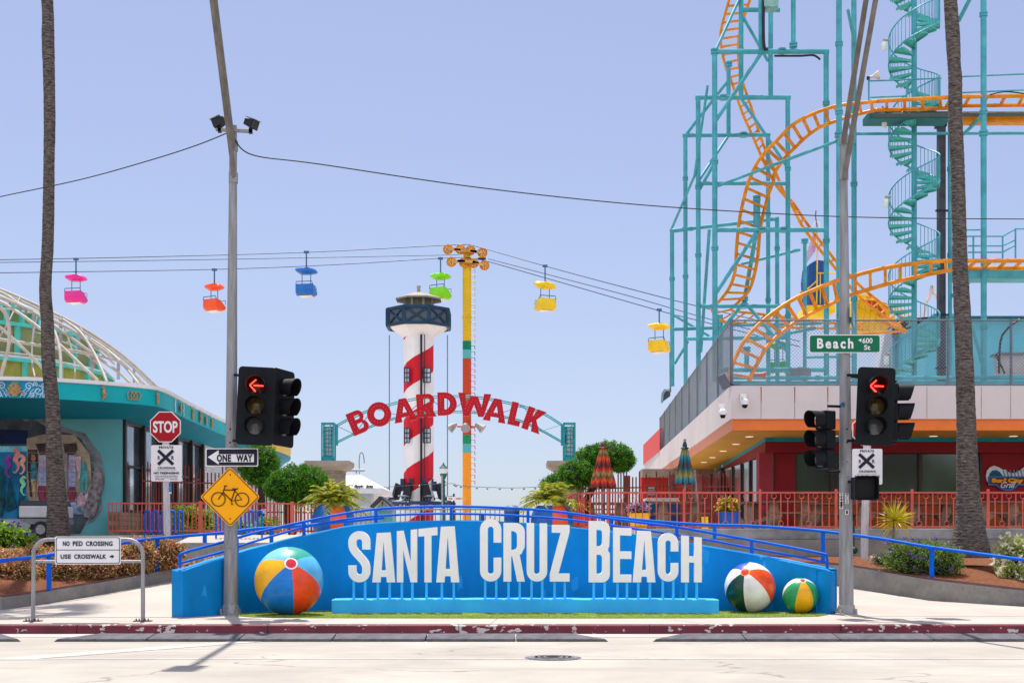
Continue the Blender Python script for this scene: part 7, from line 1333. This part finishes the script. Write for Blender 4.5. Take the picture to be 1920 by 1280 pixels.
topiary('wide dome shaped clipped tree beside the brick pillar near the kiosk', [(559, 908, 59, 36, 0), (520, 915, 22, 26, -.2), (600, 916, 20, 24, .1)], [(545, 930), (538, 965), (549, 1003)], 35.3, 2)
topiary('cloud pruned tree of several green domes behind the red umbrella', [(1142, 856, 46, 27, 0), (1108, 858, 30, 21, -.1), (1166, 862, 25, 21, .1), (1082, 890, 36, 26, -.6), (1040, 909, 25, 18, -.2)], [(1136, 872), (1112, 912), (1098, 945), (1090, 1000)], 37.2, 3)
# fine palm shrubs in ball planters
def frond_palm(label, c, R_, n, seed, cols, name='potted_palm'):
    rnd = random.Random(seed); o = thing(name, label, 'palm plant', c); mb = MB(); st_ = MB()
    for i in range(n):
        a = rnd.uniform(0, 2*PI); el = rnd.uniform(.15, 1.4); L = R_*rnd.uniform(.7, 1.1); d = Vector((math.cos(a)*math.cos(el), math.sin(a)*math.cos(el), math.sin(el))); pts = []
        for k_ in range(9): t = k_/8; pts.append(Vector(c)+d*L*t+Vector((0, 0, -.55*L*t*t*(1.1-.3*math.sin(el))))+Vector((0, 0, .15)))
        st_.tube(pts, [.012*(1-.8*k_/8) for k_ in range(9)], 4)
        sd = d.cross(Vector((0, 0, 1))).normalized()
        for k_ in range(1, 9):
            for sub in (0, .5):
                b_ = pts[k_-1]+(pts[k_]-pts[k_-1])*sub
                for s in (-1, 1):
                    l = .28*L*(1-abs(k_/8-.45))*rnd.uniform(.8, 1.1); e = b_+sd*s*l*.75+(pts[k_]-pts[k_-1]).normalized()*l*.6+Vector((0, 0, -l*.25)); w = Vector((rnd.uniform(-1, 1), rnd.uniform(-1, 1), rnd.uniform(-1, 1))).normalized()*.019; mb.add([b_-w, b_+w, e], [(0, 1, 2)])
    mb.build('leaves', cols, o); st_.build('stems', mat('stem_olive', (.12, .14, .03), .7), o)
L_palm = leafmat('palm_leaf', ['4c7018', '84a428', 'c4c838', '3c5c18', 'e8cc24', 'a0b070'], .5, .4)
for (x, y, z), lab in zip(POTS, ('bushy yellow green palm in the ball planter beside the kiosk pillar', 'bushy yellow green palm in the ball planter near the pink railing corner')): frond_palm(lab, (x, y, z+.05), 1.0, 110, int(abs(x)*10), L_palm)
# tall palm trunks
M_pt = mat('palm_trunk', (.15, .125, .11), .95, var=.5, scale=7, bump=1, bscale=18, stretch=(1.2, 1.2, 4), grime=.5)
def palm_mat():
    t = M_pt.node_tree; N = t.nodes.new; L = t.links.new; b = t.nodes['Principled BSDF']; src = b.inputs['Base Color'].links[0].from_socket
    tc = N('ShaderNodeTexCoord'); w = N('ShaderNodeTexWave'); w.wave_type = 'BANDS'; w.bands_direction = 'Z'; w.inputs['Scale'].default_value = 4.5; w.inputs['Distortion'].default_value = 6; w.inputs['Detail'].default_value = 4; w.inputs['Detail Scale'].default_value = 2.5; L(tc.outputs['Object'], w.inputs[0])
    mx = N('ShaderNodeMix'); mx.data_type = 'RGBA'; mx.blend_type = 'MULTIPLY'; mx.inputs[0].default_value = .4; L(src, mx.inputs[6]); r = N('ShaderNodeMapRange'); r.inputs[3].default_value = .45; r.inputs[4].default_value = 1.25; L(w.outputs[1], r.inputs[0]); L(r.outputs[0], mx.inputs[7]); L(mx.outputs[2], b.inputs['Base Color'])
    bp = N('ShaderNodeBump'); bp.inputs['Strength'].default_value = .5; bp.inputs['Distance'].default_value = .03; L(w.outputs[1], bp.inputs['Height']); old = b.inputs['Normal'].links[0].from_socket; L(old, bp.inputs['Normal']); L(bp.outputs[0], b.inputs['Normal'])
palm_mat()
def palm(label, path, D, seed, topz):
    rnd = random.Random(seed); o = thing('palm_tree', label, 'palm tree', P(path[-1][0], path[-1][1], D)); pts = smoothpath([P(x, y, D) for x, y, w in path[::-1]], 10); ws = smoothpath([(w, 0, 0) for x, y, w in path[::-1]], 10); rs = [w.x/2/F*D for w in ws]
    n = 20; rows = []
    fin = []; 
    for i in range(len(pts)-1):
        sub = max(1, int((pts[i+1]-pts[i]).length/.045))
        for k_ in range(sub): t = k_/sub; fin.append((pts[i].lerp(pts[i+1], t), rs[i]*(1-t)+rs[i+1]*t))
    for i, (p, r) in enumerate(fin):
        rr = r*(1+.010*((i % 3)-1)+rnd.uniform(-.018, .018)); rows.append([(p.x+rr*math.cos(2*PI*j/n)*(1+rnd.uniform(-.012, .012)), p.y+rr*math.sin(2*PI*j/n), p.z) for j in range(n)])
        rows[-1].append(rows[-1][0])
    MB().strip(rows[::-1]).build('trunk', M_pt, o, smooth=70)
    c = pts[-1]; mb = MB(); st_ = MB()
    for i in range(46):
        a = rnd.uniform(0, 2*PI); el = rnd.uniform(-.5, 1.3); d = Vector((math.cos(a)*math.cos(el), math.sin(a)*math.cos(el), math.sin(el))); L = rnd.uniform(1.0, 1.5); e = c+d*L; st_.tube([c, c+d*L*.5, e], [.03, .025, .015], 4)
        sd = d.cross(Vector((0, 0, 1))).normalized(); up = sd.cross(d)
        for k_ in range(22):
            b_ = R(-75+k_*7); q = (d*math.cos(b_)+sd*math.sin(b_)).normalized(); l = rnd.uniform(.6, .85); w = up*.01+sd*.02; tip = e+q*l+Vector((0, 0, -.2*l)); mb.add([e-w, e+w, tip+w*.3, tip-w*.3], [(0, 1, 2, 3)])
    mb.build('crown', leafmat('fan_palm_leaf', ['24400c', '3c5c18', '587024'], .5, .2), o); st_.build('leaf_stalks', mat('stem_olive', (.12, .14, .03), .7), o)
palm('tall slim palm in front of the pavilion mural at the left', [(84, -260, 21), (86, -60, 22), (90, 30, 21), (90, 70, 23), (92, 150, 21), (93, 230, 21), (92, 300, 20), (91, 390, 21), (89, 470, 21.5), (85, 540, 22), (89, 610, 24), (91, 680, 25), (97, 740, 26), (100, 800, 27), (103, 870, 32), (107, 940, 37), (109, 1000, 42), (109, 1012, 44)], 30.6, 5, 15)
palm('tall thick palm trunk with flared base in the planting bed before the restaurant', [(1772, -290, 22), (1778, -80, 23), (1782, 0, 24), (1786, 60, 26), (1789, 120, 24), (1791, 150, 25), (1791, 220, 26), (1795, 300, 25), (1797, 380, 26), (1799, 440, 26), (1800, 500, 28), (1805, 600, 31), (1809, 700, 33), (1812, 800, 36), (1814, 880, 40), (1816, 940, 45), (1818, 985, 54), (1819, 1020, 68), (1819, 1045, 78)], 29.5, 6, 15)
# yellow spiky plant
o = thing('spiky_plant', 'yellow green spiky dracaena plant on a thin stem in the mulch bed', 'plant', P(1676, 1055, 30.4)); c = P(1677, 975, 30.4); mb = MB(); rnd = random.Random(4)
for i in range(120):
    d = Vector((rnd.gauss(0, 1), rnd.gauss(0, 1), rnd.gauss(.25, .9))).normalized(); L = rnd.uniform(.42, .66); sd = d.cross(Vector((rnd.gauss(0, 1), rnd.gauss(0, 1), rnd.gauss(0, 1)))).normalized()*.014; m1 = c+d*L*.55; e = c+d*L+Vector((0, 0, -.10*L))
    mb.add([c-sd*.6, c+sd*.6, m1+sd, m1-sd, e], [(0, 1, 2, 3), (3, 2, 4)])
mb.build('leaves', leafmat('dracaena_leaf', ['b8a818', 'dcc81c', '8c9c1c', 'e8d83c', 'c8901c'], .45, .3), o); MB().tube([P(1675, 1062, 30.4), P(1673, 1030, 30.4), P(1677, 978, 30.4)], .03, 6).build('stem', mat('stem_tan', (.22, .17, .12), .9), o)
# shrubs and hedges in the beds
def shrub(name, label, blobs, cols, D, size, dens, seed, flowers=None, group=None, cat='shrub', trans=.3):
    rnd = random.Random(seed); o = thing(name, label, cat, P(blobs[0][0], blobs[0][1]+blobs[0][3], D), group=group); mb = MB(); core = MB(); fl = MB(); tw = MB()
    for px, py, rx, rz_, dd in blobs:
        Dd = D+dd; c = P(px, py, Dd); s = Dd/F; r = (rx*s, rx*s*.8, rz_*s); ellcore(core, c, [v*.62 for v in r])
        cl = int(dens*(r[0]*r[2])**.75*1300)
        for i in range(cl):
            d = Vector((rnd.gauss(0, 1), rnd.gauss(0, 1)*.9-.2, rnd.gauss(0, 1)+.15)).normalized(); k_ = rnd.uniform(.55, 1.0)*(1+.17*math.sin(5*d.x+3*d.z+seed)*math.cos(6*d.z+seed)+(.12 if rnd.random() < .15 else 0)); p = c+Vector((d.x*r[0], d.y*r[1], d.z*r[2]))*k_
            tw.tube([p-d*.14, p+d*.03], .003, 3)
            for _ in range(13):
                o_ = Vector((rnd.gauss(0, 1), rnd.gauss(0, 1), rnd.gauss(0, 1)))*.045; leaf(mb, p+o_, size*rnd.uniform(.6, 1.3), d, 1.9)
            if flowers and rnd.random() < flowers[1] and k_ > .85:
                for _ in range(flowers[2]): fl.add([p+d*.05+Vector((rnd.gauss(0, .03), rnd.gauss(0, .03), rnd.gauss(0, .03)+.02))+v for v in (Vector((-.008, 0, -.008)), Vector((.008, .003, -.007)), Vector((.0, -.003, .011)))], [(0, 1, 2)])
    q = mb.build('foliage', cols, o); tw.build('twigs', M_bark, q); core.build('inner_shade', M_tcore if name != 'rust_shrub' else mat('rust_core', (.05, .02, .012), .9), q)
    if flowers: fl.build('flowers', leafmat('flower_'+flowers[0], [flowers[0], flowers[0]], .6, .3), o)
L_rust = leafmat('rust_leaf', ['a8583c', 'e89868', 'fcc8a0', 'a4b458', '6c3824', 'dc8058', '6c8030', '4c5824', 'fcd4b4', 'c06040', '84983c'], .5, .45)
def hedge(label, blobs, D, seed): shrub('rust_shrub', label, blobs, L_rust, D, .026, .95, seed, group='rust coloured hedge shrubs')
hedge('rust coloured shrub at the far left corner, below the flowering bush', [(-60, 1066, 60, 42, 0), (0, 1066, 45, 36, 0), (38, 1074, 34, 30, -.2), (20, 1048, 40, 20, .8)], 26.4, 11)
hedge('rust coloured shrub around the left leg of the sign barrier', [(78, 1076, 36, 30, 0), (112, 1070, 36, 36, .2), (70, 1050, 40, 26, 1.0)], 26.8, 12)
hedge('rust coloured shrub below the no pedestrian crossing sign', [(148, 1068, 36, 34, 0), (186, 1064, 34, 34, .2), (165, 1050, 40, 24, 1)], 27.4, 13)
hedge('rust coloured shrub right of the no pedestrian crossing sign', [(226, 1052, 36, 36, 0), (262, 1044, 34, 38, .3), (244, 1036, 36, 24, 1)], 28.1, 14)
hedge('dark rust coloured shrub at the right end of the hedge by the concrete wall', [(298, 1042, 34, 36, 0), (328, 1044, 20, 26, .1)], 28.9, 15)
shrub('rust_shrub', 'small rust coloured shrub tuft behind the left end of the blue wall', [(365, 1060, 28, 10, 0), (400, 1055, 24, 8, .1)], L_rust, 28, .024, .8, 16, group='rust coloured hedge shrubs')
shrub('flowering_bush', 'bright green bush with purple flower spikes at the left edge', [(8, 1012, 40, 36, 0), (-50, 1015, 50, 40, 0), (44, 1018, 24, 26, .1)], leafmat('lime_leaf', ['5c8c1c', '8cb430', 'a8c84c', '3c6414'], .5, .35), 28.6, .035, .55, 17, flowers=('5a3ca0', .25, 10))
shrub('lavender_bush', 'rounded dark green lavender bush with small purple flowers under the blue rail', [(1700, 1052, 44, 34, 0), (1768, 1054, 40, 34, -.2), (1738, 1046, 44, 34, .3)], leafmat('lavender_leaf', ['4c6c20', '6c8c34', '94a858', '38501c'], .6, .4), 28.3, .024, 1.1, 18, flowers=('6a50a0', .16, 6))
shrub('white_flower_bush', 'low grey green plant with tiny white flowers beside the lavender', [(1655, 1050, 20, 13, 0)], leafmat('greygreen_leaf', ['5c6444', '7c8460', '4c4c34'], .6, .25), 29, .018, .8, 19, flowers=('e8e0d8', .12, 4))
shrub('pale_bush', 'pale yellow green bush with white flowers at the right edge', [(1908, 1048, 42, 44, 0), (1965, 1050, 55, 55, 0), (1900, 1080, 28, 26, -.4)], leafmat('pale_leaf', ['c8cc78', '98a850', 'e4e0a4', '789038'], .55, .45), 28.2, .026, 1.0, 20, flowers=('f0ecd8', .3, 6))
shrub('fence_plants', 'green leafy plants behind the low red fence under the windows', [(350, 968, 26, 20, 0), (378, 975, 22, 22, .1), (395, 985, 16, 14, 0), (505, 985, 22, 14, 0), (455, 990, 20, 12, 0)], leafmat('lime_leaf', ['5c8c1c', '8cb430', 'a8c84c', '3c6414'], .5, .35), 34.3, .04, .5, 21)
# pot plants
(pa, po), (pb_, pq), (pc, pr) = PT
shrub('purple_pot_plant', 'lilac flowers and maroon spikes growing in the yellow pot', [(1198, 954, 20, 8, 0)], leafmat('lilac_leaf', ['a888b0', 'c8a8c8', '6c4c60', '584c38'], .6, .3), 34, .03, 1.2, 22, cat='plant')
mb = MB(); rnd = random.Random(9)
for i in range(40): d = Vector((rnd.gauss(0, .5), rnd.gauss(0, .5), 1)).normalized(); L = rnd.uniform(.3, .6); sd = d.cross(Vector((0, 1, 0)))*.014; mb.add([pa-sd, pa+sd, pa+d*L], [(0, 1, 2)])
mb.build('spiky_leaves', leafmat('maroon_leaf', ['7c1c38', '9c3048', '5c1428'], .5, .3), [x for x in bpy.data.objects if x.name.startswith('purple_pot_plant')][0])
shrub('flower_plant', 'yellow and red flowering plant in the blue pot', [(1366, 950, 19, 15, 0)], leafmat('pot_leaf', ['6c8c1c', 'a8b820', '3c5c14', 'c83020'], .5, .3), 34.2, .03, 1.2, 23, flowers=('e8c820', .4, 5), cat='plant')
shrub('flower_plant', 'red and orange flowering plant in the red pot at the railing corner', [(1092, 955, 16, 16, 0)], leafmat('redpot_leaf', ['4c5c20', '9c3420', 'c85030', '3c3414'], .5, .3), 35.2, .03, 1.0, 24, cat='plant')

# hill added out of view, with street trees, for the shop windows to mirror
hl = MB(); xs = fine(-160, 160, 40); hl.strip([[(x, -150, -1), (x, -165, 19+6*math.sin(x*.035)+2.5*math.sin(x*.11+1)), (x, -220, 22)] for x in xs]); hl.build('added_hill', mat('hill_green', (.05, .08, .03), .95, var=.4, scale=.3), kind='structure', smooth=60)
for i, (x, y, h) in enumerate(((26, -26, 9), (33, -30, 13), (-14, -28, 8), (41, -24, 8))):
    o = thing('street_tree', ['round dark street tree mirrored in the restaurant windows', 'tallest street tree mirrored in the restaurant windows', 'street tree across the road mirrored in the pavilion windows', 'small street tree across the road at the restaurant end'][i], 'tree', (x, y, 0), group='street trees across the road'); mb = MB(); rnd = random.Random(i)
    for _ in range(9): leaves(mb, (x+rnd.uniform(-1.6, 1.6), y+rnd.uniform(-1, 1), h*rnd.uniform(.55, .95)), (1.5, 1.4, 1.1), 260, .32)
    mb.build('crown', leafmat('street_tree_leaf', ['1c2c0c', '34481a', '4c6024'], .6, .2), o); MB().tube([(x, y, 0), (x+.1, y, h*.4), (x, y, h*.8)], [.22, .17, .06], 8).build('trunk', M_bark, o)
